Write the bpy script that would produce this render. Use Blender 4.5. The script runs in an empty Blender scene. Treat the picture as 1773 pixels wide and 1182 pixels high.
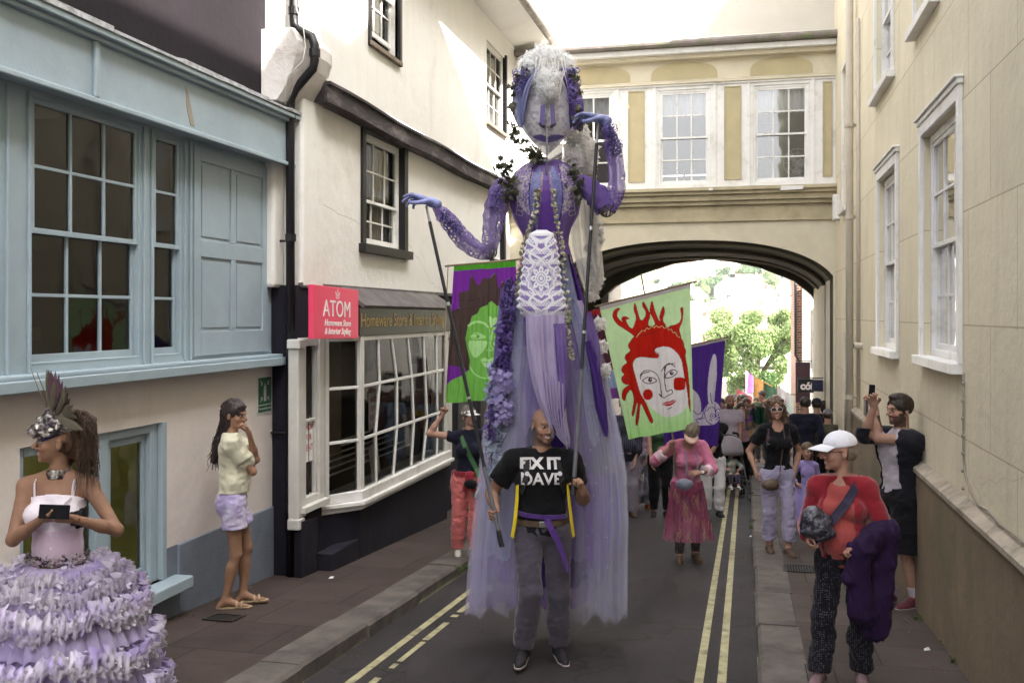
import bpy, bmesh, math, random
import numpy as np
from mathutils import Vector, Matrix
from mathutils.bvhtree import BVHTree
random.seed(7); np.random.seed(7)
PI=math.pi
sc=bpy.context.scene
col=sc.collection
# ---------------------------------------------------------------- camera
F0=1724.0; VX=1292.0; YH=545.0; CH=2.02
TH=math.atan((VX-886.5)/F0); CT,ST=math.cos(TH),math.sin(TH)
cd=bpy.data.cameras.new('camera'); cam=bpy.data.objects.new('camera',cd); col.objects.link(cam)
cam.location=(0,0,CH); cam.rotation_euler=(PI/2,0,TH)
cd.sensor_width=36; cd.lens=36*F0/1773
cd.shift_y=-(591-YH)/1773.0*1.0
cd.clip_start=.1; cd.clip_end=4000
sc.camera=cam
# ---------------------------------------------------------------- light
SUN=Vector((1.0,-.5,1.38)).normalized()
w=bpy.data.worlds.new("World"); sc.world=w; w.use_nodes=True
nt=w.node_tree; nt.nodes.clear()
sky=nt.nodes.new('ShaderNodeTexSky'); sky.sky_type='NISHITA'; sky.sun_disc=False
sky.sun_elevation=math.asin(SUN.z); sky.sun_rotation=math.atan2(SUN.x,SUN.y)
sky.dust_density=4.0; sky.ozone_density=1.0; sky.air_density=1.2
hs=nt.nodes.new('ShaderNodeHueSaturation'); hs.inputs['Saturation'].default_value=.16; hs.inputs['Value'].default_value=1.0
wm=nt.nodes.new('ShaderNodeMix'); wm.data_type='RGBA'; wm.blend_type='MULTIPLY'; wm.inputs[0].default_value=1.0
wm.inputs[7].default_value=(1.0,.985,.985,1)
bg=nt.nodes.new('ShaderNodeBackground'); bg.inputs[1].default_value=.15
ow=nt.nodes.new('ShaderNodeOutputWorld')
nt.links.new(sky.outputs[0],hs.inputs['Color']); nt.links.new(hs.outputs[0],wm.inputs[6]); nt.links.new(wm.outputs[2],bg.inputs[0]); nt.links.new(bg.outputs[0],ow.inputs[0])
sd=bpy.data.lights.new('sun','SUN'); sd.energy=4.6; sd.angle=math.radians(.5); sd.color=(1,.95,.87)
so=bpy.data.objects.new('sun',sd); col.objects.link(so); so.rotation_euler=SUN.to_track_quat('Z','Y').to_euler(); so.location=(20,-10,30)
sc.view_settings.view_transform='Standard'; sc.view_settings.look='None'
sc.view_settings.exposure=2.8; sc.view_settings.gamma=1
try:
    sc.cycles.transparent_max_bounces=24; sc.cycles.max_bounces=7; sc.cycles.diffuse_bounces=4
except Exception: pass
# ---------------------------------------------------------------- helpers
def gz(y):
    if y<22: return -.065*y
    if y<110: return -1.43-.09*(y-22)
    return -9.35-.02*(min(y,200)-110)
def at(px,py,D):
    r=(px-886.5)/F0; v=(py-YH)/F0
    return Vector(((CT*r-ST)*D,(CT+ST*r)*D,CH-v*D))
def gp(px,py,up=0):
    r=(px-886.5)/F0; v=(py-YH)/F0
    D=(up-CH)/(-v+.065*(CT+ST*r)); p=at(px,py,D); return p.x,p.y
def onX(px,py,X):
    r=(px-886.5)/F0; return at(px,py,X/(CT*r-ST))
def onY(px,py,Y):
    r=(px-886.5)/F0; return at(px,py,Y/(CT+ST*r))
WM={}
def W(o):
    return WM.get(o.name, Matrix.Identity(4)) if o else Matrix.Identity(4)
def empty(name,loc,rz=0,label=None,cat=None,group=None,kind=None,parent=None):
    o=bpy.data.objects.new(name,None); col.objects.link(o); o.location=loc; o.rotation_euler=(0,0,rz); o.empty_display_size=.1
    if parent: o.parent=parent
    WM[o.name]=W(parent)@Matrix.Translation(Vector(loc))@Matrix.Rotation(rz,4,'Z')
    tag(o,label,cat,group,kind); return o
def tag(o,label=None,cat=None,group=None,kind=None):
    if label: o['label']=label
    if cat: o['category']=cat
    if group: o['group']=group
    if kind: o['kind']=kind
    return o
def mesh_obj(name,V,Fc,m,parent=None,smooth=False,world=True,recalc=False,bevel=0,cols=None,sub=0):
    V=np.asarray(V,dtype=np.float64).reshape(-1,3)
    if parent is not None and world:
        inv=np.array(W(parent).inverted()); V=V@inv[:3,:3].T+inv[:3,3]
    me=bpy.data.meshes.new(name)
    if isinstance(Fc,np.ndarray):
        n=len(Fc); k=Fc.shape[1]
        me.vertices.add(len(V)); me.vertices.foreach_set('co',V.ravel())
        me.loops.add(n*k); me.loops.foreach_set('vertex_index',Fc.ravel().astype(np.int32))
        me.polygons.add(n); me.polygons.foreach_set('loop_start',np.arange(0,n*k,k,dtype=np.int32))
        try: me.polygons.foreach_set('loop_total',np.full(n,k,dtype=np.int32))
        except Exception: pass
        me.update(calc_edges=True)
    else:
        me.from_pydata([tuple(v) for v in V],[],Fc); me.update()
    if recalc:
        b=bmesh.new(); b.from_mesh(me); bmesh.ops.recalc_face_normals(b,faces=b.faces); b.to_mesh(me); b.free()
    if cols is not None:
        ca=me.color_attributes.new('col','FLOAT_COLOR','POINT')
        c4=np.ones((len(V),4)); c4[:,:3]=cols; ca.data.foreach_set('color',c4.ravel())
    if smooth: me.polygons.foreach_set('use_smooth',np.ones(len(me.polygons),dtype=bool))
    o=bpy.data.objects.new(name,me); col.objects.link(o)
    if m is not None:
        for mm in (m if isinstance(m,(list,tuple)) else [m]): me.materials.append(mm)
    if parent is not None:
        o.parent=parent
    WM[o.name]=W(parent)
    if bevel:
        md=o.modifiers.new('bevel','BEVEL'); md.width=bevel; md.segments=2; md.limit_method='ANGLE'; md.angle_limit=.7
    if sub:
        md=o.modifiers.new('sub','SUBSURF'); md.levels=sub; md.render_levels=sub
    return o
class MB:
    def __init__(s): s.v=[]; s.f=[]
    def add(s,V,Fc):
        n=len(s.v); s.v+= [tuple(p) for p in V]; s.f+=[tuple(i+n for i in f) for f in Fc]; return s
    def box(s,a,b,M=None):
        x0,y0,z0=a; x1,y1,z1=b
        V=[(x,y,z) for x in(x0,x1) for y in(y0,y1) for z in(z0,z1)]
        if M is not None: V=[tuple(M@Vector(p)) for p in V]
        return s.add(V,[(0,1,3,2),(4,6,7,5),(0,4,5,1),(2,3,7,6),(0,2,6,4),(1,5,7,3)])
    def fbox(s,fr,u0,u1,v0,v1,n0,n1):
        V=[fr.p(u,v,n) for u in(u0,u1) for v in(v0,v1) for n in(n0,n1)]
        return s.add(V,[(0,1,3,2),(4,6,7,5),(0,4,5,1),(2,3,7,6),(0,2,6,4),(1,5,7,3)])
    def quad(s,*P): return s.add(P,[tuple(range(len(P)))])
    def prism(s,poly,d):   # poly list of 3d pts, extrude by vector d
        n=len(poly); d=Vector(d); V=[Vector(p) for p in poly]+[Vector(p)+d for p in poly]
        return s.add(V,[tuple(range(n)),tuple(range(2*n-1,n-1,-1))]+[(i,(i+1)%n,n+(i+1)%n,n+i) for i in range(n)])
    def tube(s,path,r,n=8,cap=True):
        P=[Vector(p) for p in path]; R=r if isinstance(r,(list,tuple)) else [r]*len(P)
        rings=[]; up=Vector((.13,.21,.97))
        t0=(P[1]-P[0]).normalized()
        a=t0.cross(up).normalized()
        if a.length<.01: a=Vector((1,0,0))
        for i,p in enumerate(P):
            t=(P[min(i+1,len(P)-1)]-P[max(i-1,0)]).normalized()
            a=(a-t*a.dot(t)).normalized(); b=t.cross(a)
            rings.append([p+(a*math.cos(2*PI*k/n)+b*math.sin(2*PI*k/n))*R[i] for k in range(n)])
        V=[q for rg in rings for q in rg]; Fc=[]
        for i in range(len(P)-1):
            for k in range(n):
                Fc.append((i*n+k,i*n+(k+1)%n,(i+1)*n+(k+1)%n,(i+1)*n+k))
        if cap: Fc+= [tuple(range(n-1,-1,-1)),tuple((len(P)-1)*n+k for k in range(n))]
        return s.add(V,Fc)
    def lathe(s,prof,c=(0,0,0),n=24,M=None,sy=1):
        V=[];Fc=[]
        for (r,z) in prof:
            for k in range(n):
                a=2*PI*k/n; V.append(Vector((r*math.cos(a),r*math.sin(a)*sy,z)))
        if M is not None: V=[M@p for p in V]
        V=[p+Vector(c) for p in V]
        for i in range(len(prof)-1):
            for k in range(n): Fc.append((i*n+k,i*n+(k+1)%n,(i+1)*n+(k+1)%n,(i+1)*n+k))
        return s.add(V,Fc)
    def build(s,name,m,parent=None,smooth=False,bevel=0,recalc=True,world=True,sub=0):
        return mesh_obj(name,s.v,s.f,m,parent,smooth,world,recalc,bevel,None,sub)
    def each(s,name,m,parent=None,eps=.006,**k):
        par=list(range(len(s.v)))
        def fd(i):
            while par[i]!=i: par[i]=par[par[i]]; i=par[i]
            return i
        for f in s.f:
            for q in f[1:]: par[fd(q)]=fd(f[0])
        g={}
        for i in range(len(s.v)): g.setdefault(fd(i),[]).append(i)
        B=[]
        for r,ii in g.items():
            P=np.array([tuple(s.v[i]) for i in ii]); B.append([P.min(0)-eps,P.max(0)+eps,{r}])
        ch=True
        while ch:
            ch=False
            for i in range(len(B)):
                for j in range(i+1,len(B)):
                    if (B[i][0]<=B[j][1]).all() and (B[j][0]<=B[i][1]).all():
                        B[i]=[np.minimum(B[i][0],B[j][0]),np.maximum(B[i][1],B[j][1]),B[i][2]|B[j][2]]; B.pop(j); ch=True; break
                if ch: break
        out=[]
        for b in B:
            idx=[i for i in range(len(s.v)) if fd(i) in b[2]]; mp={a:n for n,a in enumerate(idx)}; q=MB(); q.v=[s.v[i] for i in idx]; q.f=[tuple(mp[i] for i in f) for f in s.f if f[0] in mp]; out.append(q.build(name,m,parent,**k))
        return out
class Fr:
    def __init__(s,O,U,V,N): s.O,s.U,s.V,s.N=[Vector(q) for q in (O,U,V,N)]
    def p(s,u,v,n=0): return s.O+s.U*u+s.V*v+s.N*n
# ---------------------------------------------------------------- materials
def rgb(h):   # sRGB 0-255 tuple to linear
    return tuple(((c/255)/12.92 if c/255<.04045 else (((c/255)+.055)/1.055)**2.4) for c in h)
def newmat(name):
    m=bpy.data.materials.new(name); m.use_nodes=True; nt=m.node_tree; nt.nodes.clear(); return m,nt
def N(nt,t,**k):
    n=nt.nodes.new(t)
    for a,b in k.items():
        if a.startswith('i_'):
            key=a[2:].replace('_',' '); n.inputs[key].default_value=b
        else: setattr(n,a,b)
    return n
def mixc(nt,fac,a,b,mode='MIX'):
    m=nt.nodes.new('ShaderNodeMix'); m.data_type='RGBA'; m.blend_type=mode
    for s,i in((fac,0),(a,6),(b,7)):
        if isinstance(s,(int,float)): m.inputs[i].default_value=s
        elif isinstance(s,tuple): m.inputs[i].default_value=(*s[:3],1)
        else: nt.links.new(s,m.inputs[i])
    return m.outputs[2]
def coords(nt,scale=(1,1,1),kind='Object'):
    tc=nt.nodes.new('ShaderNodeTexCoord'); mp=nt.nodes.new('ShaderNodeMapping'); mp.inputs['Scale'].default_value=scale
    nt.links.new(tc.outputs[kind],mp.inputs[0]); return mp.outputs[0]
def noise(nt,vec,scale,detail=5,rough=.55,dist=0):
    n=nt.nodes.new('ShaderNodeTexNoise'); n.inputs['Scale'].default_value=scale; n.inputs['Detail'].default_value=detail
    n.inputs['Roughness'].default_value=rough; n.inputs['Distortion'].default_value=dist
    if vec is not None: nt.links.new(vec,n.inputs['Vector'])
    return n.outputs['Fac']
def ramp(nt,fac,p0,p1,c0=(0,0,0),c1=(1,1,1)):
    r=nt.nodes.new('ShaderNodeValToRGB'); r.color_ramp.elements[0].position=p0; r.color_ramp.elements[1].position=p1
    r.color_ramp.elements[0].color=(*c0,1); r.color_ramp.elements[1].color=(*c1,1); nt.links.new(fac,r.inputs[0]); return r.outputs[0]
def bumpn(nt,h,st,dist=.01,prev=None):
    b=nt.nodes.new('ShaderNodeBump'); b.inputs['Strength'].default_value=st; b.inputs['Distance'].default_value=dist
    nt.links.new(h,b.inputs['Height'])
    if prev is not None: nt.links.new(prev,b.inputs['Normal'])
    return b.outputs[0]
def finish(nt,c,rough,nrm=None,metal=0,spec=.5,sheen=0,**k):
    p=nt.nodes.new('ShaderNodeBsdfPrincipled'); o=nt.nodes.new('ShaderNodeOutputMaterial')
    if isinstance(c,tuple): p.inputs['Base Color'].default_value=(*c[:3],1)
    else: nt.links.new(c,p.inputs['Base Color'])
    if isinstance(rough,(int,float)): p.inputs['Roughness'].default_value=rough
    else: nt.links.new(rough,p.inputs['Roughness'])
    p.inputs['Metallic'].default_value=metal; p.inputs['Specular IOR Level'].default_value=spec
    if sheen: p.inputs['Sheen Weight'].default_value=sheen
    if nrm is not None: nt.links.new(nrm,p.inputs['Normal'])
    for a,b in k.items(): p.inputs[a.replace('_',' ')].default_value=b
    nt.links.new(p.outputs[0],o.inputs[0]); return p,o
MC={}
def M(name,c,rough=.75,var=.12,sc_=4,bump=.15,bs=60,metal=0,spec=.4,stretch=(1,1,1),dirt=None,dirtsc=1.5,sheen=0,bd=.01,drip=None):
    if name in MC: return MC[name]
    m,nt=newmat(name); v=coords(nt,stretch)
    n1=noise(nt,v,sc_,6,.6)
    lo=tuple(x*(1-var) for x in c); hi=tuple(min(1,x*(1+var)) for x in c)
    cc=mixc(nt,ramp(nt,n1,.3,.7),lo,hi)
    if dirt:
        n2=noise(nt,v,dirtsc,8,.7,.4); cc=mixc(nt,ramp(nt,n2,.5,.72),cc,dirt)
    if drip:
        v2=coords(nt,(5,5,.35)); n3=noise(nt,v2,2.2,6,.65); cc=mixc(nt,ramp(nt,n3,.52,.8),cc,drip)
    nb=noise(nt,v,bs,5,.6)
    nr=bumpn(nt,nb,bump,bd) if bump else None
    finish(nt,cc,rough,nr,metal,spec,sheen); MC[name]=m; return m
def Mattr(name,rough=.8,bump=.15,bs=300,spec=.3,sss=0,weave=True,sheen=0):
    if name in MC: return MC[name]
    m,nt=newmat(name); a=nt.nodes.new('ShaderNodeAttribute'); a.attribute_name='col'
    v=coords(nt); n1=noise(nt,v,18,5,.6)
    cc=mixc(nt,1.0,a.outputs['Color'],ramp(nt,n1,.25,.75,(.88,.88,.88),(1,1,1)),'MULTIPLY')
    nb=noise(nt,v,bs,3,.6); nr=bumpn(nt,nb,bump,.003)
    p,o=finish(nt,cc,rough,nr,0,spec,sheen)
    if sss:
        p.inputs['Subsurface Weight'].default_value=sss; p.inputs['Subsurface Radius'].default_value=(.012,.005,.003); p.inputs['Subsurface Scale'].default_value=1
    MC[name]=m; return m
def cloth(name,c,var=.12,pat=None,c2=None,sheen=.25,rough=.9,fs=9,fb=.5):
    """woven cloth with small creases; pat: stripe / dots / fleck"""
    if name in MC: return MC[name]
    m,nt=newmat(name); v=coords(nt)
    n1=noise(nt,v,7,5,.6)
    cc=mixc(nt,ramp(nt,n1,.3,.7),tuple(x*(1-var) for x in c),tuple(min(1,x*(1+var)) for x in c))
    if pat=='stripe':
        wv=nt.nodes.new('ShaderNodeTexWave'); wv.inputs['Scale'].default_value=11; wv.bands_direction='X'; nt.links.new(v,wv.inputs[0])
        cc=mixc(nt,ramp(nt,wv.outputs['Fac'],.9,.97),cc,c2)
    if pat=='dots':
        vo=nt.nodes.new('ShaderNodeTexVoronoi'); vo.inputs['Scale'].default_value=75; vo.inputs['Randomness'].default_value=.25; nt.links.new(v,vo.inputs['Vector'])
        cc=mixc(nt,ramp(nt,vo.outputs['Distance'],.22,.3,(1,1,1),(0,0,0)),cc,c2)
    if pat=='fleck':
        n9=noise(nt,v,26,6,.7,1.5); cc=mixc(nt,ramp(nt,n9,.53,.6),cc,c2)
    if pat=='blotch':
        n9=noise(nt,v,6,4,.6,.6); cc=mixc(nt,ramp(nt,n9,.45,.6),cc,c2)
    vf=coords(nt,(1,1,.45)); nf=noise(nt,vf,fs,4,.5,1.2)
    nb=noise(nt,v,450,2,.5)
    nr=bumpn(nt,nf,fb,.02); nr=bumpn(nt,nb,.25,.002,nr)
    finish(nt,cc,rough,nr,0,.2,sheen*(.25 if max(c)<.05 else 1)); MC[name]=m; return m
def tulle(name,c,dens=.5,stre=.3,trans=.5,c2=None,lace=None):
    """see-through net fabric: real transparency, no viewer tricks"""
    if name in MC: return MC[name]
    m,nt=newmat(name); v=coords(nt,(1,1,.12)); n1=noise(nt,v,34,4,.6)
    cc=mixc(nt,ramp(nt,noise(nt,coords(nt),3,4),.35,.65),c,c2 or tuple(x*.85 for x in c))
    d=nt.nodes.new('ShaderNodeBsdfDiffuse'); nt.links.new(cc,d.inputs[0])
    t=nt.nodes.new('ShaderNodeBsdfTranslucent'); nt.links.new(cc,t.inputs[0])
    mx=nt.nodes.new('ShaderNodeMixShader'); mx.inputs[0].default_value=trans; nt.links.new(d.outputs[0],mx.inputs[1]); nt.links.new(t.outputs[0],mx.inputs[2])
    tr=nt.nodes.new('ShaderNodeBsdfTransparent')
    fac=ramp(nt,n1,.3,.7,(max(0,dens-stre),)*3,(min(1,dens+stre),)*3)
    if lace:
        vo=nt.nodes.new('ShaderNodeTexVoronoi'); vo.feature='DISTANCE_TO_EDGE'; vo.inputs['Scale'].default_value=lace; nt.links.new(coords(nt),vo.inputs['Vector'])
        hole=ramp(nt,vo.outputs['Distance'],.10,.16,(1,1,1),(.12,.12,.12))
        n5=noise(nt,coords(nt),9,3); sel=ramp(nt,n5,.48,.55)
        fac=mixc(nt,sel,fac,hole)
    ms=nt.nodes.new('ShaderNodeMixShader'); nt.links.new(fac,ms.inputs[0]); nt.links.new(tr.outputs[0],ms.inputs[1]); nt.links.new(mx.outputs[0],ms.inputs[2])
    o=nt.nodes.new('ShaderNodeOutputMaterial'); nt.links.new(ms.outputs[0],o.inputs[0]); MC[name]=m; return m
def glass(name='window_glass',tint=(.8,.82,.8),refl=.5,wav=.25):
    if name in MC: return MC[name]
    m,nt=newmat(name); v=coords(nt); nb=noise(nt,v,2.2,2,.5); nr=bumpn(nt,nb,wav,.05)
    g=nt.nodes.new('ShaderNodeBsdfGlossy'); g.inputs['Roughness'].default_value=.03; nt.links.new(nr,g.inputs['Normal'])
    t=nt.nodes.new('ShaderNodeBsdfTransparent'); t.inputs[0].default_value=(*tint,1)
    fr=nt.nodes.new('ShaderNodeFresnel'); fr.inputs['IOR'].default_value=1.5; nt.links.new(nr,fr.inputs['Normal'])
    ma=nt.nodes.new('ShaderNodeMath'); ma.operation='MULTIPLY_ADD'; ma.inputs[1].default_value=1.0; ma.inputs[2].default_value=max(0,refl*.1-.035); nt.links.new(fr.outputs[0],ma.inputs[0])
    ms=nt.nodes.new('ShaderNodeMixShader'); nt.links.new(ma.outputs[0],ms.inputs[0]); nt.links.new(t.outputs[0],ms.inputs[1]); nt.links.new(g.outputs[0],ms.inputs[2])
    o=nt.nodes.new('ShaderNodeOutputMaterial'); nt.links.new(ms.outputs[0],o.inputs[0]); MC[name]=m; return m
def wallmat(name,c,joint=None,jc=None,bw=1.1,bh=.52,dirt=None,bump=.25,var=.06,drip=None):
    """render on masonry, axis Y-Z; joint lines scored like ashlar"""
    m,nt=newmat(name); v=coords(nt); n1=noise(nt,v,1.3,8,.65)
    cc=mixc(nt,ramp(nt,n1,.3,.7),tuple(x*(1-var) for x in c),tuple(min(1,x*(1+var)) for x in c))
    if dirt: cc=mixc(nt,ramp(nt,noise(nt,v,.9,9,.7,.5),.54,.75),cc,dirt)
    if drip: cc=mixc(nt,ramp(nt,noise(nt,coords(nt,(4,4,.3)),1.8,6,.65),.52,.8),cc,drip)
    nb=noise(nt,v,9,8,.65); nr=bumpn(nt,nb,bump,.02); nr=bumpn(nt,noise(nt,v,120,3,.6),.25,.004,nr)
    if joint:
        sp=nt.nodes.new('ShaderNodeSeparateXYZ'); cb=nt.nodes.new('ShaderNodeCombineXYZ'); nt.links.new(v,sp.inputs[0])
        nt.links.new(sp.outputs[joint[0]],cb.inputs[0]); nt.links.new(sp.outputs[joint[1]],cb.inputs[1])
        bk=nt.nodes.new('ShaderNodeTexBrick'); bk.inputs['Scale'].default_value=1; bk.inputs['Brick Width'].default_value=bw; bk.inputs['Row Height'].default_value=bh
        bk.inputs['Mortar Size'].default_value=.006; bk.inputs['Mortar Smooth'].default_value=.3
        bk.inputs['Color1'].default_value=(1,1,1,1); bk.inputs['Color2'].default_value=(.93,.93,.93,1); bk.inputs['Mortar'].default_value=(*jc,1)
        nt.links.new(cb.outputs[0],bk.inputs[0]); cc=mixc(nt,1.0,cc,bk.outputs['Color'],'MULTIPLY'); nr=bumpn(nt,bk.outputs['Fac'],-.4,.01,nr)
    finish(nt,cc,.85,nr,0,.25); return m
# ================================================================ SETTING
KL,KR=-2.84,0.08; WL,WR=-4.4,1.40
m_road,nt=newmat('asphalt'); v=coords(nt)
c1=mixc(nt,ramp(nt,noise(nt,v,.8,8,.65,.3),.35,.7),(.0165,.0125,.014),(.030,.0235,.0255))
c1=mixc(nt,ramp(nt,noise(nt,v,150,3,.8),.52,.70),c1,(.085,.072,.070))
c1=mixc(nt,ramp(nt,noise(nt,coords(nt,(1,.2,1)),2.5,6,.7),.5,.68),c1,(.013,.011,.012))
vc=nt.nodes.new('ShaderNodeTexVoronoi'); vc.feature='DISTANCE_TO_EDGE'; vc.inputs['Scale'].default_value=.55; wv_=nt.nodes.new('ShaderNodeVectorMath'); wv_.operation='ADD'; nz_=nt.nodes.new('ShaderNodeTexNoise'); nz_.inputs['Scale'].default_value=2.2; nt.links.new(v,nz_.inputs['Vector']); nt.links.new(v,wv_.inputs[0]); nt.links.new(nz_.outputs['Color'],wv_.inputs[1]); nt.links.new(wv_.outputs[0],vc.inputs['Vector'])
c1=mixc(nt,ramp(nt,vc.outputs['Distance'],.004,.012,(1,1,1),(0,0,0)),c1,(.010,.009,.009))
c1=mixc(nt,ramp(nt,noise(nt,coords(nt,(1,.35,1)),1.1,3,.5,.8),.58,.60),c1,(.036,.029,.031))
nr=bumpn(nt,noise(nt,v,130,4,.7),.6,.01); nr=bumpn(nt,noise(nt,v,3,5,.6),.3,.03,nr); finish(nt,c1,.72,nr,0,.4)
def slabmat(name,c,bw,bh,jc=(.25,.24,.23)):
    m,nt=newmat(name); v=coords(nt); 
    bk=nt.nodes.new('ShaderNodeTexBrick'); bk.inputs['Scale'].default_value=1; bk.inputs['Brick Width'].default_value=bw; bk.inputs['Row Height'].default_value=bh
    bk.inputs['Mortar Size'].default_value=.007; bk.inputs['Mortar Smooth'].default_value=.1; bk.offset=.37
    bk.inputs['Color1'].default_value=(1,.97,.95,1); bk.inputs['Color2'].default_value=(.66,.62,.6,1); bk.inputs['Mortar'].default_value=(*jc,1)
    nt.links.new(v,bk.inputs[0])
    cc=mixc(nt,ramp(nt,noise(nt,v,2.2,8,.7,.4),.3,.7),tuple(x*.7 for x in c),tuple(x*1.15 for x in c))
    cc=mixc(nt,ramp(nt,noise(nt,v,90,3,.7),.55,.75),cc,tuple(min(1,x*1.5) for x in c))
    cc=mixc(nt,1.0,cc,bk.outputs['Color'],'MULTIPLY')
    nr=bumpn(nt,bk.outputs['Fac'],-.8,.02); nr=bumpn(nt,noise(nt,v,60,5,.7),.35,.008,nr); nr=bumpn(nt,noise(nt,v,3,4,.6),.3,.03,nr)
    finish(nt,cc,.75,nr,0,.35); return m
m_slab=slabmat('pavement_slabs',(.064,.046,.041),.62,.78)
m_slabR=slabmat('pavement_slabs_right',(.074,.056,.049),.9,.55)
m_kerb=M('granite_kerb',(.115,.097,.086),.8,.35,3,.6,90,dirt=(.05,.045,.04),dirtsc=2.5)
m_paint=M('yellow_line_paint',(.39,.355,.205),.7,.25,8,.2,120,dirt=(.07,.062,.045),dirtsc=7)
m_ground=M('far_ground',(.16,.17,.10),.95,.3,.05,.2,2)
YS=[-14,-6]+[ -5+ i*.5 for i in range(0,54)]+[22+2*i for i in range(1,45)]+[115,130,160,200]
def strip(name,x0,x1,up,m,nx=1,y0=-99,y1=999,kind='structure',rough=0):
    ys=[y0]+[y for y in YS if y0+.01<y<y1-.01]+[y1]; ys=[max(min(y,200),-14) for y in ys]; ys=sorted(set(ys))
    V=[];Fc=[]; nn=nx+1
    for y in ys:
        for i in range(nn):
            x=x0+(x1-x0)*i/nx; V.append((x,y,gz(y)+up+rough*math.sin(x*3+y*1.7)))
    for j in range(len(ys)-1):
        for i in range(nx): a=j*nn+i; Fc.append((a,a+1,a+1+nn,a+nn))
    o=mesh_obj(name,V,Fc,m,None,True); tag(o,kind=kind); return o
strip('road',KL,KR,0,m_road,8)
# pavements : solid with a real kerb step
def pave(name,x0,x1,m,up=.11):
    V=[];Fc=[]; ys=[max(y,-14) for y in YS]
    for y in ys:
        z=gz(y); V+=[(x0,y,z-.2),(x0,y,z+up),(x1,y,z+up),(x1,y,z-.2)]
    for j in range(len(ys)-1):
        a=4*j; Fc+=[(a,a+1,a+5,a+4),(a+1,a+2,a+6,a+5),(a+2,a+3,a+7,a+6)]
    return tag(mesh_obj(name,V,Fc,m,None,False,recalc=True),kind='structure')
pave('left_pavement',WL-.25,KL-.30,m_slab); pave('right_pavement',KR+.31,WR+.12,m_slabR)
# kerb stones : one run each, every stone slightly different
def kerb(name,x0,x1,seed):
    rd=random.Random(seed); b=MB(); y=-4.0
    while y<40:
        L=rd.uniform(.85,1.3); y2=y+L-.012; dz=rd.uniform(-.006,.006); dx=rd.uniform(-.01,.01); up=.118+dz
        c=.025
        for (ya,yb) in ((y,y2),):
            za,zb=gz(ya),gz(yb)
            P=[(x0+dx,za-.15),(x0+dx,za+up-c),(x0+dx+(c if name=='right_kerb' else 0),za+up),(x1-(0 if name=='right_kerb' else c)+dx,za+up),(x1+dx,za+up-(0 if name=='right_kerb' else c)),(x1+dx,za-.15)]
            V=[(a,ya,z) for a,z in P]+[(a,yb,z+zb-za) for a,z in P]; n=6
            b.add(V,[tuple(range(n)),tuple(range(2*n-1,n-1,-1))]+[(i,(i+1)%n,n+(i+1)%n,n+i) for i in range(n)])
        y+=L
    return tag(b.build(name,m_kerb,None),kind='structure')
kerb('left_kerb',KL-.30,KL,3); kerb('right_kerb',KR,KR+.31,4)
strip('yellow_line',-.19,-.13,.004,m_paint,1,-4,60); strip('yellow_line',-.34,-.28,.004,m_paint,1,-4,60)
strip('yellow_line',KL+.27,KL+.33,.004,m_paint,1,-4,14); 
rd=random.Random(5); y=-4
while y<12:
    L=rd.uniform(.08,.7); strip('yellow_line',KL+.42+rd.uniform(-.01,.01),KL+.47,.004,m_paint,1,y,y+L); y+=L+rd.uniform(.05,.3)
m_iron=M('cast_iron',(.05,.045,.04),.5,.3,20,.3,100,metal=.6)
# drain covers set in the pavement
def drain(x0,x1,y0,y1,label,bars=9,up=.116):
    r=empty('drain_cover',((x0+x1)/2,(y0+y1)/2,gz(y0)+up),label=label,cat='drain cover')
    b=MB(); z=lambda y: gz(y)+up
    for a,bb,c,d in((x0,x1,y0,y0+.025),(x0,x1,y1-.025,y1),(x0,x0+.025,y0+.025,y1-.025),(x1-.025,x1,y0+.025,y1-.025)):
        V=[(a,c,z(c)),(bb,c,z(c)),(bb,d,z(d)),(a,d,z(d))]; b.prism(V,(0,0,.006))
    b.build('frame',m_iron,r)
    g=MB()
    for i in range(bars):
        x=x0+.03+(x1-x0-.06)*(i+.5)/bars; g.prism([(x-.009,y0+.025,z(y0)),(x+.009,y0+.025,z(y0)),(x+.009,y1-.025,z(y1)),(x-.009,y1-.025,z(y1))],(0,0,.004))
    g.build('grating',m_iron,r)
    h=MB(); h.add([(x0+.02,y0+.02,z(y0)-.003),(x1-.02,y0+.02,z(y0)-.003),(x1-.02,y1-.02,z(y1)-.003),(x0+.02,y1-.02,z(y1)-.003)],[(0,1,2,3)]); h.build('pit_shade',M('pit_shade_black',(.006,.006,.006),.9,0,4,0),r)  # flat black sheet stands in for the shade down the drain
x,y=gp(1383,987,.11); drain(x-.16,x+.2,y-.12,y+.28,'rectangular iron drain grating in the right pavement behind the white-capped woman',11)
x,y=gp(385,1070,.11); drain(x-.12,x+.14,y-.1,y+.12,'small iron drain cover in the left pavement by the feet of the woman in shorts',7)
# wide ground, hill
V=[];Fc=[];nx=64;ny=60
def hillz(x,y):
    if y<180: b=-14 if y>25 else -4-.4*max(y,0)
    else: b=-14
    if y>200:
        t=min(1,(y-200)/520); b+= (3*t*t-2*t*t*t)*(52+7*math.sin(x*.012+1.9)+4*math.sin(x*.035+y*.004))
    return b
for j in range(ny+1):
    yy=-60+1260*(j/ny)**1.35
    for i in range(nx+1):
        xx=-700+1500*i/nx; V.append((xx,yy,hillz(xx,yy)))
for j in range(ny):
    for i in range(nx): a=j*(nx+1)+i; Fc.append((a,a+1,a+nx+2,a+nx+1))
m_hill=M('hill_grass',(.20,.25,.12),.95,.35,.03,.3,1,dirt=(.10,.14,.06),dirtsc=.02)
tag(mesh_obj('hill',V,Fc,m_hill,None,True),kind='structure')

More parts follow.
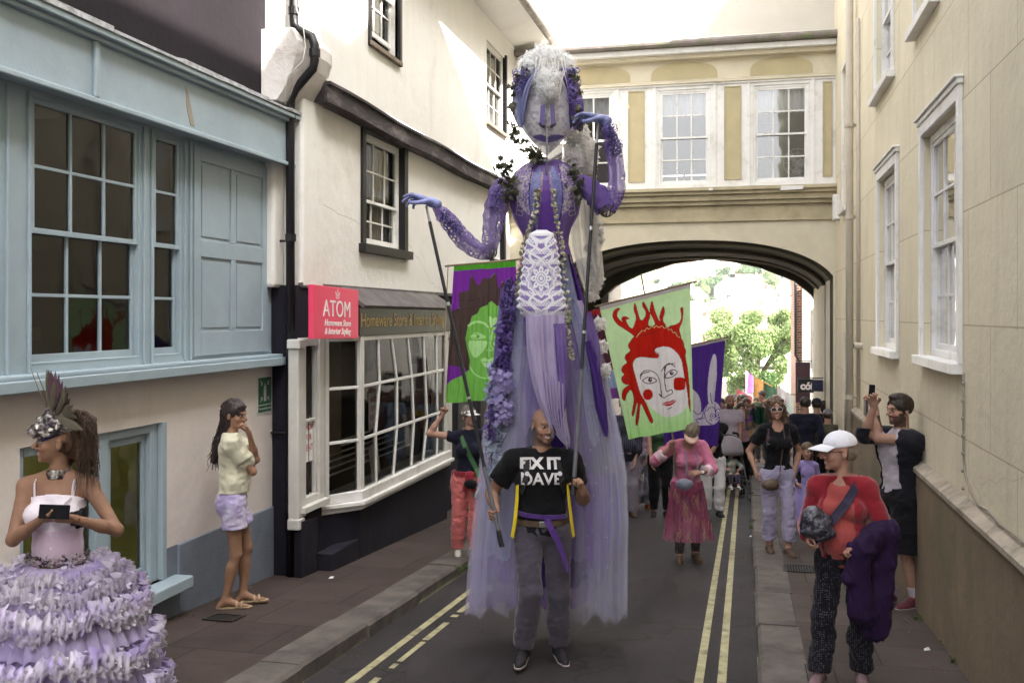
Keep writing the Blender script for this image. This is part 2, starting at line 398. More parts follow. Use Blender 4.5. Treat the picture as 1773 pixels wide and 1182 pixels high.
# ================================================================ BUILDINGS
L4=Fr((-4.4,0,0),(0,1,0),(0,0,1),(1,0,0))
LB=Fr((-4.15,0,0),(0,1,0),(0,0,1),(1,0,0))
RB=Fr((1.46,0,0),(0,1,0),(0,0,1),(-1,0,0))
m_black=M('black_gloss_paint',(.009,.0075,.009),.45,.2,6,.2,80)
m_white=M('white_gloss_paint',(.72,.71,.69),.45,.05,6,.12,60,dirt=(.5,.48,.43),dirtsc=3)
m_whited=M('old_white_timber_paint',(.58,.565,.53),.55,.05,6,.2,60,dirt=(.50,.47,.42),dirtsc=3)
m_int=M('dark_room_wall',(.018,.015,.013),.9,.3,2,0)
m_glass=glass(wav=.10)
m_glassd=glass('shop_glass',(.82,.84,.82),.2,.03)
def wall(fr,u0,u1,v0,v1,ops,depth=.12,mb=None):
    """front sheet with real openings and reveals"""
    b=mb or MB(); us=sorted(set([u0,u1]+[q for o in ops for q in o[:2] if u0<q<u1])); vs=sorted(set([v0,v1]+[q for o in ops for q in o[2:4] if v0<q<v1]))
    for i in range(len(us)-1):
        for j in range(len(vs)-1):
            cu,cv=(us[i]+us[i+1])/2,(vs[j]+vs[j+1])/2
            if any(o[0]<cu<o[1] and o[2]<cv<o[3] for o in ops): continue
            b.quad(fr.p(us[i],vs[j]),fr.p(us[i+1],vs[j]),fr.p(us[i+1],vs[j+1]),fr.p(us[i],vs[j+1]))
    for o in ops:
        a,c,d,e=o[:4]
        for (p,q) in (((a,d),(c,d)),((c,d),(c,e)),((c,e),(a,e)),((a,e),(a,d))):
            b.quad(fr.p(*p,0),fr.p(*q,0),fr.p(*q,-depth),fr.p(*p,-depth))
    return b
def room(fr,u0,u1,v0,v1,d0,d1,parent,m=None,name='interior'):
    b=MB(); P=lambda u,v,n: fr.p(u,v,n)
    b.quad(P(u0,v0,-d1),P(u1,v0,-d1),P(u1,v1,-d1),P(u0,v1,-d1))
    for (p,q) in (((u0,v0),(u1,v0)),((u1,v0),(u1,v1)),((u1,v1),(u0,v1)),((u0,v1),(u0,v0))):
        b.quad(P(*p,-d0),P(*q,-d0),P(*q,-d1),P(*p,-d1))
    return b.build(name,m or m_int,parent)
def sash_window(fr,par,u0,u1,v0,v1,cols,rt,rb,mf,fw=.05,dep=.1,sill=None,arch=0,slide=0,glassm=None,mfo=None,mid=None,bar=.018,cur=None,label=None,roomd=1.2,roomm=None,jitter=0,sillm=None):
    """one sliding sash window as a part: frame > upper_sash, lower_sash, pane, sill, curtain"""
    rd=random.Random(int(u0*1000+v0*77))
    b=MB(); n0,n1=-dep-.02,-dep+.05
    b.fbox(fr,u0,u0+fw,v0,v1,n0,n1); b.fbox(fr,u1-fw,u1,v0,v1,n0,n1); b.fbox(fr,u0+fw,u1-fw,v1-fw,v1,n0,n1); b.fbox(fr,u0+fw,u1-fw,v0,v0+fw*.8,n0,n1)
    if arch:
        A=arch; t=.03
        b.fbox(fr,u0-A,u0-.002,v0,v1+A,0.0,t); b.fbox(fr,u1+.002,u1+A,v0,v1+A,0.0,t); b.fbox(fr,u0-.002,u1+.002,v1+.002,v1+A,0.0,t)
    w_=b.build('window',mfo or mf,par,bevel=.004)
    if label: w_['label']=label
    U0,U1=u0+fw,u1-fw; V0,V1=v0+fw*.8,v1-fw; vm=mid if mid else (V0+(V1-V0)*rb/(rt+rb)); r=.035
    def sash(a,c,n,rows,nm,lowopen=0):
        s=MB(); t0,t1=n,n+.028
        s.fbox(fr,U0,U0+r,a,c,t0,t1); s.fbox(fr,U1-r,U1,a,c,t0,t1); s.fbox(fr,U0+r,U1-r,c-r,c,t0,t1); s.fbox(fr,U0+r,U1-r,a,a+r*(1.4 if nm=='lower_sash' else 1),t0,t1)
        a2=a+r; c2=c-r
        for i in range(1,cols):
            u=U0+r+(U1-U0-2*r)*i/cols; s.fbox(fr,u-bar/2,u+bar/2,a2,c2,t0+.004,t1-.003)
        for i in range(1,rows):
            z=a2+(c2-a2)*i/rows; s.fbox(fr,U0+r,U1-r,z-bar/2,z+bar/2,t0+.006,t1-.005)
        s.build(nm,mf,w_,bevel=.002)
        g=MB(); g.quad(fr.p(U0+r,a2,n+.01),fr.p(U1-r,a2,n+.01),fr.p(U1-r,c2,n+.01),fr.p(U0+r,c2,n+.01)); g.build('pane',glassm or m_glass,w_,recalc=False)
    sash(vm-.02,V1,-dep+.012,rt,'upper_sash'); sash(V0+slide,vm+.02+slide,-dep-.018,rb,'lower_sash')
    if sill:
        s=MB(); s.fbox(fr,u0-sill[1],u1+sill[1],v0-sill[2],v0+.002,-dep+.05,sill[0]); s.build('sill',sillm or mfo or mf,w_,bevel=.006)
    if cur:
        s=MB(); k=40
        for (ca,cb) in cur[1]:
            a_=U0+(U1-U0)*ca; b_=U0+(U1-U0)*cb
            pts=[fr.p(a_+(b_-a_)*i/k,V1,-dep-.09+.02*math.sin(i*1.3)+.008*math.sin(i*.6)) for i in range(k+1)]
            lo=cur[2] if len(cur)>2 else V0
            for i in range(k): s.quad(pts[i],pts[i+1],pts[i+1]-Vector((0,0,V1-lo)),pts[i]-Vector((0,0,V1-lo)))
        s.build('curtain',cur[0],w_,recalc=False,smooth=True)
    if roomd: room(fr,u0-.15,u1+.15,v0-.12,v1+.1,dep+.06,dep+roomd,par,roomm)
    return w_
# ---- blue fronted building, near left
A=empty('blue_fronted_building',(-4.4,2,gz(2)),label='near left building with pale blue timber windows above a pinkish white wall',cat='building')
m_pink=wallmat('pinkish_render',(.66,.60,.565),var=.06,bump=.3,dirt=(.56,.50,.465))
m_blue=M('pale_blue_paint',(.30,.372,.418),.5,.08,3,.2,40,dirt=(.255,.32,.365),dirtsc=1.2)
m_blueg=M('blue_grey_masonry_paint',(.165,.19,.235),.8,.12,2.5,.6,40,dirt=(.13,.15,.18),dirtsc=2)
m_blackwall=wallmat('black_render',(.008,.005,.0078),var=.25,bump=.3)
m_lead=M('weathered_lead',(.42,.43,.45),.7,.3,12,.6,30,dirt=(.10,.085,.085),dirtsc=9)
lw=(5.33,6.93,-.03,1.19)
wall(L4,-10,8.72,.2,1.60,[lw],.14).build('wall',m_pink,A)
b=MB()   # plinth, proud of the wall; its opening clears the low window
b.fbox(L4,-10,lw[0]-.02,-2,.2,-.1,.02); b.fbox(L4,lw[0]-.02,lw[1]+.16,-2,-.16,-.1,.02); b.fbox(L4,lw[1]+.16,8.72,-2,.2,-.1,.02); b.build('plinth',m_blueg,A,bevel=.01)
bb=MB(); bb.fbox(L4,lw[0]-.02,lw[1]+.16,-.16,-.03,-.14,-.001); bb.fbox(L4,lw[1],lw[1]+.16,-.03,.2,-.14,-.001); bb.build('plinth',m_blueg,A)
# low window
m_yel=M('yellow_green_blind',(.16,.15,.03),.8,.3,1.2,.1,20); 
b=MB(); u0,u1,v0,v1=lw
for q in((u0,u0+.07,v0,v1),(u1-.16,u1-.06,v0,v1),(6.12,6.26,v0,v1)): b.fbox(L4,*q,-.13,-.03)
b.fbox(L4,u0+.07,6.12,v1-.07,v1,-.13,-.03); b.fbox(L4,6.26,u1-.16,v1-.07,v1,-.13,-.03); b.fbox(L4,u0+.07,6.12,v0,v0+.06,-.13,-.03); b.fbox(L4,6.26,u1-.16,v0,v0+.06,-.13,-.03)
b.fbox(L4,u1-.06,u1-.0,v0,v1,-.14,.012)
wl=b.build('window',m_blue,A,bevel=.006); wl['label']='low blue framed window with a yellow green room behind it'
s=MB(); s.fbox(L4,u0-.1,u1+.14,v0-.09,v0,-.03,.16); s.build('sill',m_blue,wl,bevel=.01)
s=MB(); s.fbox(L4,6.30,6.34,v0+.06,v1-.07,-.12,-.07); s.fbox(L4,u1-.205,u1-.165,v0+.06,v1-.07,-.12,-.07); s.fbox(L4,6.34,u1-.205,v0+.06,v0+.13,-.12,-.07); s.fbox(L4,6.34,u1-.205,v1-.13,v1-.07,-.12,-.07); s.build('casement',m_blue,wl,bevel=.003)
g=MB(); g.quad(L4.p(u0+.07,v0+.06,-.09),L4.p(6.12,v0+.06,-.09),L4.p(6.12,v1-.07,-.09),L4.p(u0+.07,v1-.07,-.09)); g.quad(L4.p(6.26,v0+.06,-.09),L4.p(u1-.16,v0+.06,-.09),L4.p(u1-.16,v1-.07,-.09),L4.p(6.26,v1-.07,-.09)); g.build('pane',glass('clear_glass',(.9,.9,.88),.25,.1),wl,recalc=False)
m_yroom,nt_=newmat('yellow_glowing_room'); 
cc_=mixc(nt_,ramp(nt_,noise(nt_,coords(nt_,(.3,3,.5)),1.5,4),.35,.65),(.13,.125,.03),(.25,.24,.055)); p_,o_=finish(nt_,cc_,.8); nt_.links.new(cc_,p_.inputs['Emission Color']); p_.inputs['Emission Strength'].default_value=.03  # room surfaces glow faintly, the indoor light is put into the material
room(L4,u0-.1,u1,v0-.1,v1+.1,.14,.9,A,m_yroom)
ch=MB(); ch.fbox(L4,5.98,6.1,.1,.75,-.4,-.36); ch.build('chair_back',m_black,A)
# ledge
b=MB(); b.fbox(L4,-10,8.84,1.545,1.62,-.05,.15); b.fbox(L4,-10,8.80,1.62,1.65,-.05,.11); b.build('ledge',m_blue,A,bevel=.008)
# upper timber shopfront
wins=[(4.2,5.18,1.70,3.40),(5.42,6.60,1.70,3.42),(6.76,7.16,1.70,3.42)]
wall(L4,-10,8.70,1.65,3.45,wins,.1).build('timber_front',m_blue,A)
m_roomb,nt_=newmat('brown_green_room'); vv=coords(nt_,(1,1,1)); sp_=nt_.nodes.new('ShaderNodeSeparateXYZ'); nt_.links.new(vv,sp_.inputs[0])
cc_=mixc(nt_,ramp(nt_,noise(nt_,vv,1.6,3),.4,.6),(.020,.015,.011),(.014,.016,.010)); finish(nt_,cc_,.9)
for i,(a,c,d,e) in enumerate(wins):
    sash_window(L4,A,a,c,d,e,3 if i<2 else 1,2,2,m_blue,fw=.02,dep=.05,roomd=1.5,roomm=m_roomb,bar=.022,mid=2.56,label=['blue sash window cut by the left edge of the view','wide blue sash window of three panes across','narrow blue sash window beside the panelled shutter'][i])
b=MB()
for q in((5.20,5.22),(5.39,5.41),(6.62,6.64),(6.725,6.745),(7.18,7.20),(7.26,7.28)): b.fbox(L4,q[0],q[1],1.65,3.43,0,.022)
b.each('moulding',m_blue,A,bevel=.005)
b=MB()   # panelled shutter
u0,u1,v0,v1=7.32,8.60,1.68,3.41
b.fbox(L4,u0,u0+.1,v0,v1,.0,.016); b.fbox(L4,u1-.1,u1,v0,v1,0,.016); b.fbox(L4,u0+.1,u1-.1,v1-.12,v1,0,.016); b.fbox(L4,u0+.1,u1-.1,v0,v0+.2,0,.016); b.fbox(L4,u0+.1,u1-.1,2.50,2.64,0,.016)
b.fbox(L4,7.92,8.0,v0+.2,2.50,0,.016); b.fbox(L4,7.92,8.0,2.64,v1-.12,0,.016)
for (a,c) in((u0+.1,7.92),(8.0,u1-.1)):
    for (d,e) in((v0+.2,2.5),(2.64,v1-.12)): b.fbox(L4,a+.03,c-.03,d+.03,e-.03,0,.008)
b.build('panelled_shutter',m_blue,A,bevel=.004)
# things seen inside the room
s=MB(); s.fbox(L4,5.5,6.15,1.84,1.93,-.75,-.5); s.build('shelf',M('wood_shelf',(.14,.10,.07),.6),A)
s=MB(); s.quad(L4.p(6.1,1.7,-1.3),L4.p(7.1,1.7,-1.3),L4.p(7.1,2.25,-1.3),L4.p(6.1,2.25,-1.3)); s.build('green_screen',M('green_board',(.03,.12,.015),.7),A,recalc=False)
# fascia and cornice
b=MB(); b.fbox(L4,-10,8.80,3.45,3.84,-.05,.17); b.build('fascia',m_blue,A,bevel=.006)
b=MB(); b.fbox(L4,-10,8.82,3.425,3.465,.17,.20); b.fbox(L4,-10,8.84,3.84,3.875,-.05,.21); b.fbox(L4,-10,8.86,3.875,3.915,-.05,.25); b.fbox(L4,5.80,5.85,3.466,3.838,.17,.20); b.build('cornice',m_blue,A,bevel=.008)
rd=random.Random(2); b=MB(); y=-3
while y<8.8:
    L=rd.uniform(.25,.6); y2=min(y+L,8.86); z0=3.917+rd.uniform(0,.006); t=rd.uniform(.016,.040)
    b.add([L4.p(y,z0+.075,-.02),L4.p(y2,z0+.075,-.02),L4.p(y2,z0,.262),L4.p(y,z0,.262),L4.p(y,z0+.075+t,-.02),L4.p(y2,z0+.075+t,-.02),L4.p(y2,z0+t,.262),L4.p(y,z0+t,.262)],[(0,1,2,3),(4,5,6,7),(0,1,5,4),(1,2,6,5),(2,3,7,6),(3,0,4,7)]); y=y2+.003
b.build('lead_flashing',m_lead,A)
b=MB(); b.prism([L4.p(7.0,3.50,.171),L4.p(7.06,3.50,.171),L4.p(6.97,3.74,.171),L4.p(6.93,3.79,.171),L4.p(6.95,3.62,.171)],(.003,0,0)); b.build('flaked_paint',M('bare_wood',(.28,.25,.2),.9),A)
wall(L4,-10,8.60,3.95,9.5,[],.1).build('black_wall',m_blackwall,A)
b=MB(); b.quad((-4.4,-10,-3),(-10,-10,-3),(-10,-10,9.5),(-4.4,-10,9.5)); b.quad((-4.4,-10,9.5),(-10,-10,9.5),(-10,8.6,9.5),(-4.4,8.6,9.5)); b.build('roof',M('slate',(.08,.08,.085),.7,.3,8,.3),A,recalc=False)
# assembly point sign
S=empty('assembly_point_sign',L4.p(8.55,1.28,.01),label='green fire assembly point sign on the pinkish wall',cat='sign')
b=MB(); b.fbox(L4,8.41,8.69,1.10,1.45,.001,.008); b.build('plate',M('sign_white',(.6,.6,.58),.5,.03),S)
b=MB(); b.fbox(L4,8.425,8.675,1.185,1.435,.009,.011); b.fbox(L4,8.425,8.675,1.115,1.175,.009,.011); b.build('green_field',M('sign_green',(.02,.10,.055),.5,.05),S)
b=MB(); n=.0125
def lq(*P): b.quad(*[L4.p(u,v,n) for u,v in P])
for (cx,cy,dx,dy) in((8.455,1.41,1,-1),(8.645,1.41,-1,-1),(8.455,1.21,1,1),(8.645,1.21,-1,1)):
    for t in(0,):
        lq((cx,cy),(cx+.008*dx,cy),(cx+.036*dx,cy+.028*dy),(cx+.028*dx,cy+.036*dy)); lq((cx+.045*dx,cy+.045*dy),(cx+.045*dx,cy+.012*dy),(cx+.036*dx,cy+.012*dy),(cx+.036*dx,cy+.036*dy)); lq((cx+.045*dx,cy+.045*dy),(cx+.012*dx,cy+.045*dy),(cx+.012*dx,cy+.036*dy),(cx+.036*dx,cy+.036*dy))
for cx,hy in((8.535,0),(8.565,.0),(8.55,.02)):
    lq((cx-.012,1.27+hy),(cx+.012,1.27+hy),(cx+.012,1.335+hy),(cx-.012,1.335+hy)); lq((cx-.009,1.215),(cx+.009,1.215),(cx+.009,1.27+hy),(cx-.009,1.27+hy)); lq(*[(cx+.011*math.cos(a),1.35+hy+.011*math.sin(a)) for a in[k*PI/4 for k in range(8)]])
b.build('symbols',M('sign_white',(.6,.6,.58)),S,recalc=False)
# ---- text helper
def text_mesh(txt,size,extr=.002,shear=0,bold=0,space=1):
    cu=bpy.data.curves.new('t','FONT'); cu.body=txt; cu.size=size; cu.extrude=extr; cu.shear=shear; cu.offset=bold; cu.align_x='CENTER'; cu.space_character=space
    o=bpy.data.objects.new('t',cu); col.objects.link(o); dg=bpy.context.evaluated_depsgraph_get(); me=bpy.data.meshes.new_from_object(o.evaluated_get(dg))
    V=[v.co.copy() for v in me.vertices]; Fc=[tuple(p.vertices) for p in me.polygons]; bpy.data.objects.remove(o); return V,Fc
def wall_text(txt,fr,u,v,n,size,m,parent,name='lettering',flip=1,**k):
    V,Fc=text_mesh(txt,size,**k); w_=max(p.x for p in V)-min(p.x for p in V)
    return mesh_obj(name,[fr.p(u+flip*p.x,v+p.y,n+p.z) for p in V],Fc,m,parent),w_
wall_text('Fire assembly point',L4,8.55,1.138,.0125,.03,M('sign_white',(.6,.6,.58)),S,extr=.0005)
# ---- white jettied building with the shop
B=empty('white_jettied_building',(-4.15,13,gz(13)),label='white rendered building with dark jetty beam above the homeware shop',cat='building')
m_wr=wallmat('white_render',(.72,.705,.67),var=.04,bump=.45,dirt=(.58,.55,.49),drip=(.675,.655,.605))
m_navy=wallmat('navy_masonry_paint',(.011,.0095,.017),var=.3,bump=.5,dirt=(.018,.016,.022))
m_beam=M('dark_oak_beam',(.03,.022,.025),.7,.4,5,.6,30,stretch=(1,.25,1),dirt=(.22,.2,.2),dirtsc=5)
mw=[(10.38,11.78,2.76,4.13),(16.1,17.0,2.9,4.0)]
wall(LB,9.0,22,2.3,4.2,mw,.12).build('wall',m_wr,B)
wall(LB,8.72,22,-3,2.3,[(8.78,9.12,.22,1.76),(9.30,12.86,.0,1.8)],.1).build('lower_wall',m_navy,B)
b=MB(); b.fbox(L4,8.66,8.73,-3,2.34,-.35,-.005); b.quad((-4.4,8.72,-3),(-4.15,8.72,-3),(-4.15,8.72,2.3),(-4.4,8.72,2.3)); b.build('lower_return_wall',m_navy,B,recalc=False)
LU=Fr((-4.0,0,0),(0,1,0),(0,0,1),(1,0,0))
uw=[(10.22,11.12,5.0,6.35),(15.25,16.45,5.08,6.38)]
bq=wall(LU,8.95,22,4.32,6.75,uw,.12); bq.quad((-4.42,8.95,4.3),(-4.0,8.95,4.3),(-4.0,8.95,6.75),(-4.42,8.95,6.75)); bq.build('upper_wall',m_wr,B)
b=MB()  # rough white pier at the corner with its corbel
b.fbox(L4,8.58,8.80,2.28,4.3,-.4,.09); b.fbox(L4,8.81,9.3,2.28,4.3,-.4,.275); b.fbox(L4,8.58,8.94,4.66,6.75,-.4,.20)
b.build('pier',m_wr,B,bevel=.03)
b=MB(); rd=random.Random(9)
prof=[(.20,4.02),(.28,4.10),(.36,4.22),(.42,4.34),(.46,4.46),(.46,4.56),(.42,4.64),(.38,4.68)]
for i,(n_,z_) in enumerate(prof[:-1]):
    n2,z2=prof[i+1]; ys_=[8.5,8.64,8.8,8.96,9.12,9.22]
    P=[]
    for k,y_ in enumerate(ys_):
        f=[.78,.95,1,1,.95,.8][k]; P.append((y_,f))
    for k in range(5):
        b.quad(L4.p(P[k][0],z_,n_*P[k][1]),L4.p(P[k+1][0],z_,n_*P[k+1][1]),L4.p(P[k+1][0],z2,n2*P[k+1][1]),L4.p(P[k][0],z2,n2*P[k][1]))
    for k in(0,5): b.quad(L4.p(P[k][0],z_,-.1),L4.p(P[k][0],z_,n_*P[k][1]),L4.p(P[k][0],z2,n2*P[k][1]),L4.p(P[k][0],z2,-.1))
b.quad(*[L4.p(y_,4.02,n_) for y_,n_ in((8.5,-.1),(8.5,.14),(9.22,.14),(9.22,-.1))]); b.quad(*[L4.p(y_,4.68,n_) for y_,n_ in((8.5,-.1),(8.5,.16),(9.22,.16),(9.22,-.1))])
b.build('corbel',M('rough_limewash',(.60,.57,.54),.95,.10,4,.6,25,dirt=(.36,.32,.29),dirtsc=3),B)
# jetty beam, gently sagging
b=MB(); k=26
for (za,zb,na,nb) in((4.10,4.27,.0,.17),(4.27,4.30,.0,.20),):
    for i in range(k):
        y0,y1=9.05+(22-9.05)*i/k,9.05+(22-9.05)*(i+1)/k; sg=lambda y:-.02*math.sin((y-9)/13*PI)+.012*math.sin(y*2.1)
        V=[LB.p(yy,z+sg(yy)+ (0 if za<4.2 else 0),n_) for yy in(y0,y1) for z in(za,zb) for n_ in(na,nb)]
        b.add(V,[(0,2,6,4),(1,5,7,3),(0,4,5,1),(2,3,7,6)]+([(0,1,3,2)] if i==0 else [])+([(4,6,7,5)] if i==k-1 else []))
b.build('jetty_beam',m_beam,B)
m_cur=M('net_curtain',(.62,.6,.58),.9,.08,10,0)
m_curg=M('grey_curtain',(.30,.29,.30),.9,.2,10,0)
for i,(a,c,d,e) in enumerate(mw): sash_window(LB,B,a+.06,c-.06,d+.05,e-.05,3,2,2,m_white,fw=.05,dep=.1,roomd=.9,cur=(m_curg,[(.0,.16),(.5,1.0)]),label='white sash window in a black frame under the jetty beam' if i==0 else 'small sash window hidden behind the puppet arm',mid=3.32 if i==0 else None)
b=MB()
for (a,c,d,e) in mw: 
    b.fbox(LB,a-.05,a+.06,d,e,-.1,.03); b.fbox(LB,c-.06,c+.07,d,e,-.1,.03); b.fbox(LB,a+.06,c-.06,e-.05,e+.04,-.1,.03); b.fbox(LB,a-.1,c+.12,d-.05,d+.05,-.1,.08)
b.each('black_window_surround',m_black,B,bevel=.006)
for i,(a,c,d,e) in enumerate(uw): sash_window(LU,B,a,c,d,e,3,2,2,m_white if i==0 else m_whited,fw=.05,dep=.08,roomd=.9,slide=.10 if i==0 else 0,cur=(m_cur,[(0,1)],5.3 if i==0 else 5.9),sill=(.05,.05,.05),sillm=M('bare_sill',(.20,.16,.12),.9,.3,9),label='upper sash window slid open a little, net curtain inside' if i==0 else 'sunlit upper sash window near the bridge')
b=MB(); a,c,d,e=uw[0]; b.fbox(LU,c,c+.07,d-.05,e+.05,-.1,.035); b.fbox(LU,a-.05,a,d-.05,e+.05,-.1,.03); a,c,d,e=uw[1]; b.fbox(LU,c,c+.07,d-.05,e+.05,-.1,.035); b.each('dark_window_surround',m_black,B,bevel=.006)
# eaves, soffit, gutter
b=MB(); b.quad((-4.0,8.6,6.75),(-3.42,8.6,6.9),(-3.42,22,6.9),(-4.0,22,6.75)); b.build('soffit',m_wr,B,recalc=False)
b=MB(); b.tube([(-3.38,8.6,6.93),(-3.38,22,6.93)],.07,10); b.build('gutter',M('old_gutter',(.17,.145,.13),.6,.35,6,.3,dirt=(.4,.38,.33),dirtsc=5),B,smooth=True)
b=MB(); b.quad((-3.4,8.6,7.0),(-8,8.6,10.2),(-8,22,10.2),(-3.4,22,7.0)); b.quad((-3.4,8.6,6.9),(-3.4,8.6,7.0),(-3.4,22,7.0),(-3.4,22,6.9)); b.quad((-3.4,8.6,6.9),(-8,8.6,6.9),(-8,8.6,10.2),(-3.4,8.6,7.0)); b.build('roof',M('slate',(.08,.08,.085)),B,recalc=False)
# cracks in the render
b=MB()
def crack(P,w_=.004):
    for i in range(len(P)-1):
        p,q=LB.p(*P[i],.0015),LB.p(*P[i+1],.0015); b.quad(p,q,q+Vector((0,0,w_)),p+Vector((0,0,w_)))
rd=random.Random(4)
def rcrack(u0,v0,u1,v1,n=14,a=.03):
    P=[(u0+(u1-u0)*i/n,v0+(v1-v0)*i/n+rd.uniform(-a,a)) for i in range(n+1)]; crack(P)
rcrack(11.9,2.95,12.9,2.45); rcrack(9.3,3.12,10.3,3.02,10,.012); rcrack(12.9,2.45,13.6,2.3); b.each('crack',M('crack',(.2,.17,.15)),B,recalc=False)
# downpipe
P_=empty('black_downpipe',(-4.22,8.8,gz(8.8)),label='long black cast iron downpipe running down the corner between the two left buildings',cat='downpipe')
pts=[(-4.12,8.60,7.2),(-4.12,8.60,4.80),(-4.11,8.59,4.72),(-4.06,8.585,4.67),(-3.93,8.58,4.60),(-3.90,8.58,4.52),(-3.90,8.58,4.38),(-3.92,8.59,4.31),(-4.12,8.64,4.14),(-4.18,8.67,4.06),(-4.20,8.69,3.94),(-4.20,8.70,-.47)]
b=MB(); b.tube(pts,.042,12); b.build('pipe',m_black,P_,smooth=True)
b=MB()
for z in(5.6,4.86,4.45,3.88,2.75,1.4,.2):
    c=(-4.20,8.70,z) if z<4.0 else ((-3.90,8.58,z) if z<4.8 else (-4.12,8.60,z)); b.tube([(c[0],c[1],z-.035),(c[0],c[1],z+.035)],.052,12)
for z in(2.72,.9): b.tube([(-4.40,8.70,z),(-4.20,8.70,z)],.012,6)
b.each('collar',m_black,P_)
b=MB(); b.tube([(-4.12,8.54,7),(-4.07,8.54,5.2),(-4.06,8.53,4.85),(-3.99,8.52,4.7),(-3.96,8.51,4.5),(-3.98,8.50,4.36),(-4.12,8.47,4.22),(-4.16,8.50,4.0)],.006,5); b.build('cable',M('white_cable',(.6,.58,.52),.6),P_,smooth=True)
rdp=random.Random(21)  # torn stickers on the dark return wall
ST_=empty('torn_stickers',(-4.14,8.9,.9),label='torn remains of stickers on the dark strip beside the downpipe',cat='stickers')
for z in(1.45,1.25,.98,.80,.74,.52):
    b=MB(); P=[(u_,v_) for u_,v_ in[(8.74+rdp.uniform(0,.02),z+rdp.uniform(-.02,.02)) ,(8.84+rdp.uniform(-.02,.01),z+rdp.uniform(-.03,.02)),(8.85+rdp.uniform(-.02,.01),z+.03+rdp.uniform(0,.03)),(8.745,z+.04)]]
    b.quad(*[LB.p(u_,v_,.003) for u_,v_ in P]); b.build('sticker',M('sticker_%d'%(int(z*100)%3),[(.6,.58,.55),(.5,.3,.1),(.5,.45,.4)][int(z*100)%3]),ST_,recalc=False)
# shop front --------------------------------------------------------
b=MB(); b.fbox(LB,8.80,22,2.29,2.33,-.02,.02)
b.add([LB.p(9.72,2.33,.0),LB.p(13.05,2.31,.0),LB.p(13.05,2.11,.30),LB.p(9.72,2.12,.30),LB.p(9.72,2.28,-.02),LB.p(13.05,2.26,-.02),LB.p(13.05,2.08,.28),LB.p(9.72,2.09,.28)],[(0,1,2,3),(4,5,6,7),(0,1,5,4),(1,2,6,5),(2,3,7,6),(3,0,4,7)])
rd=random.Random(8)
for i in range(9):
    y_=9.75+i*.37+rd.uniform(-.03,.03); b.add([LB.p(y_,2.339,.002),LB.p(y_+.012,2.339,.002),LB.p(y_+.012,2.128,.306),LB.p(y_,2.128,.306)],[(0,1,2,3)])
b.build('slate_hood',M('hood_lead',(.10,.088,.088),.75,.3,5,.5,30,dirt=(.2,.18,.17)),B)
F=empty('shop_fascia',LB.p(11.4,1.95,.2),label='dark shop fascia board with gold lettering over the bow window',cat='shop sign')
b=MB(); b.fbox(LB,9.66,13.05,1.80,2.10,.02,.26); b.build('board',M('fascia_dark',(.016,.012,.014),.4,.15,4,.1),F,bevel=.006)
m_gold=M('gold_leaf',(.27,.185,.065),.5,.1,30,.1)
wall_text('Homeware Store & Interior Styling',LB,11.14,1.895,.263,.205,m_gold,F,extr=.002,bold=.002)
def crown(fr,u,v,n,s,m,par,t=.09,flip=1):
    b=MB()
    P=[(-1,.55),(-.62,-.55),(.62,-.55),(1,.55)]
    segs=[((-.62,-.55),(.62,-.55)),((-.62,-.55),(-1,.5)),((.62,-.55),(1,.5)),((-1,.5),(-.45,.1)),((1,.5),(.45,.1)),((-.45,.1),(0,.95)),((.45,.1),(0,.95)),((-.62,-.55),(-.2,.15)),((.62,-.55),(.2,.15)),((-.2,.15),(0,-.2)),((.2,.15),(0,-.2)),((-.35,.35),(-.45,.1)),((.35,.35),(.45,.1))]
    for (a,c) in segs:
        d=Vector((c[0]-a[0],c[1]-a[1])).normalized(); p=Vector((-d.y,d.x))*t/2
        q=[(a[0]+p.x,a[1]+p.y),(c[0]+p.x,c[1]+p.y),(c[0]-p.x,c[1]-p.y),(a[0]-p.x,a[1]-p.y)]
        b.quad(*[fr.p(u+flip*x*s,v+y*s,n) for x,y in q])
    for (x0,y0) in((-1,.5),(1,.5),(0,.95)): b.quad(*[fr.p(u+flip*(x0+.11*math.cos(k*PI/4))*s,v+(y0+.11*math.sin(k*PI/4))*s,n+.0003) for k in range(8)])
    return b.build('emblem',m,par,recalc=False)
crown(LB,12.62,1.95,.263,.10,m_gold,F)
Q=empty('pink_shop_sign',LB.p(9.05,2.05,.3),label='square bright pink shop sign with white lettering above the side window',cat='shop sign')
sf=Fr((-3.86,8.46,1.80),(-.03,1.17,-.025),(0,-.0,.50),(1,0.03,0))
def sbox(a,b_,c,d,e,f): 
    V=[sf.O+sf.U*u+sf.V*v+sf.N*n for u in(a,b_) for v in(c,d) for n in(e,f)]; return V
b=MB(); b.add(sbox(0,1,0,1,-.05,0),[(0,1,3,2),(4,6,7,5),(0,4,5,1),(2,3,7,6),(0,2,6,4),(1,5,7,3)]); b.build('panel',M('pink_sign_face',(.80,.055,.14),.4,.03,3,.03),Q,bevel=.006)
m_sw=M('sign_letter_white',(.85,.8,.8),.5,.02)
sfu=Fr(sf.O,sf.U.normalized(),(0,0,1),sf.N.normalized())
def st(txt,u,v,s,**k): 
    V,Fc=text_mesh(txt,s,**k); mesh_obj('lettering',[sfu.p(u+p.x*1.1,v+p.y,.003+p.z) for p in V],Fc,m_sw,Q)
st('ATOM',.585,.215,.225,extr=.0015,bold=0,space=1.02); st('Homeware Store',.60,.125,.088,extr=.0015,shear=.25,bold=.0006); st('& Interior Styling',.60,.045,.088,extr=.0015,shear=.25,bold=.0006)
crown(sfu,.585,.425,.005,.055,m_sw,Q,t=.13)
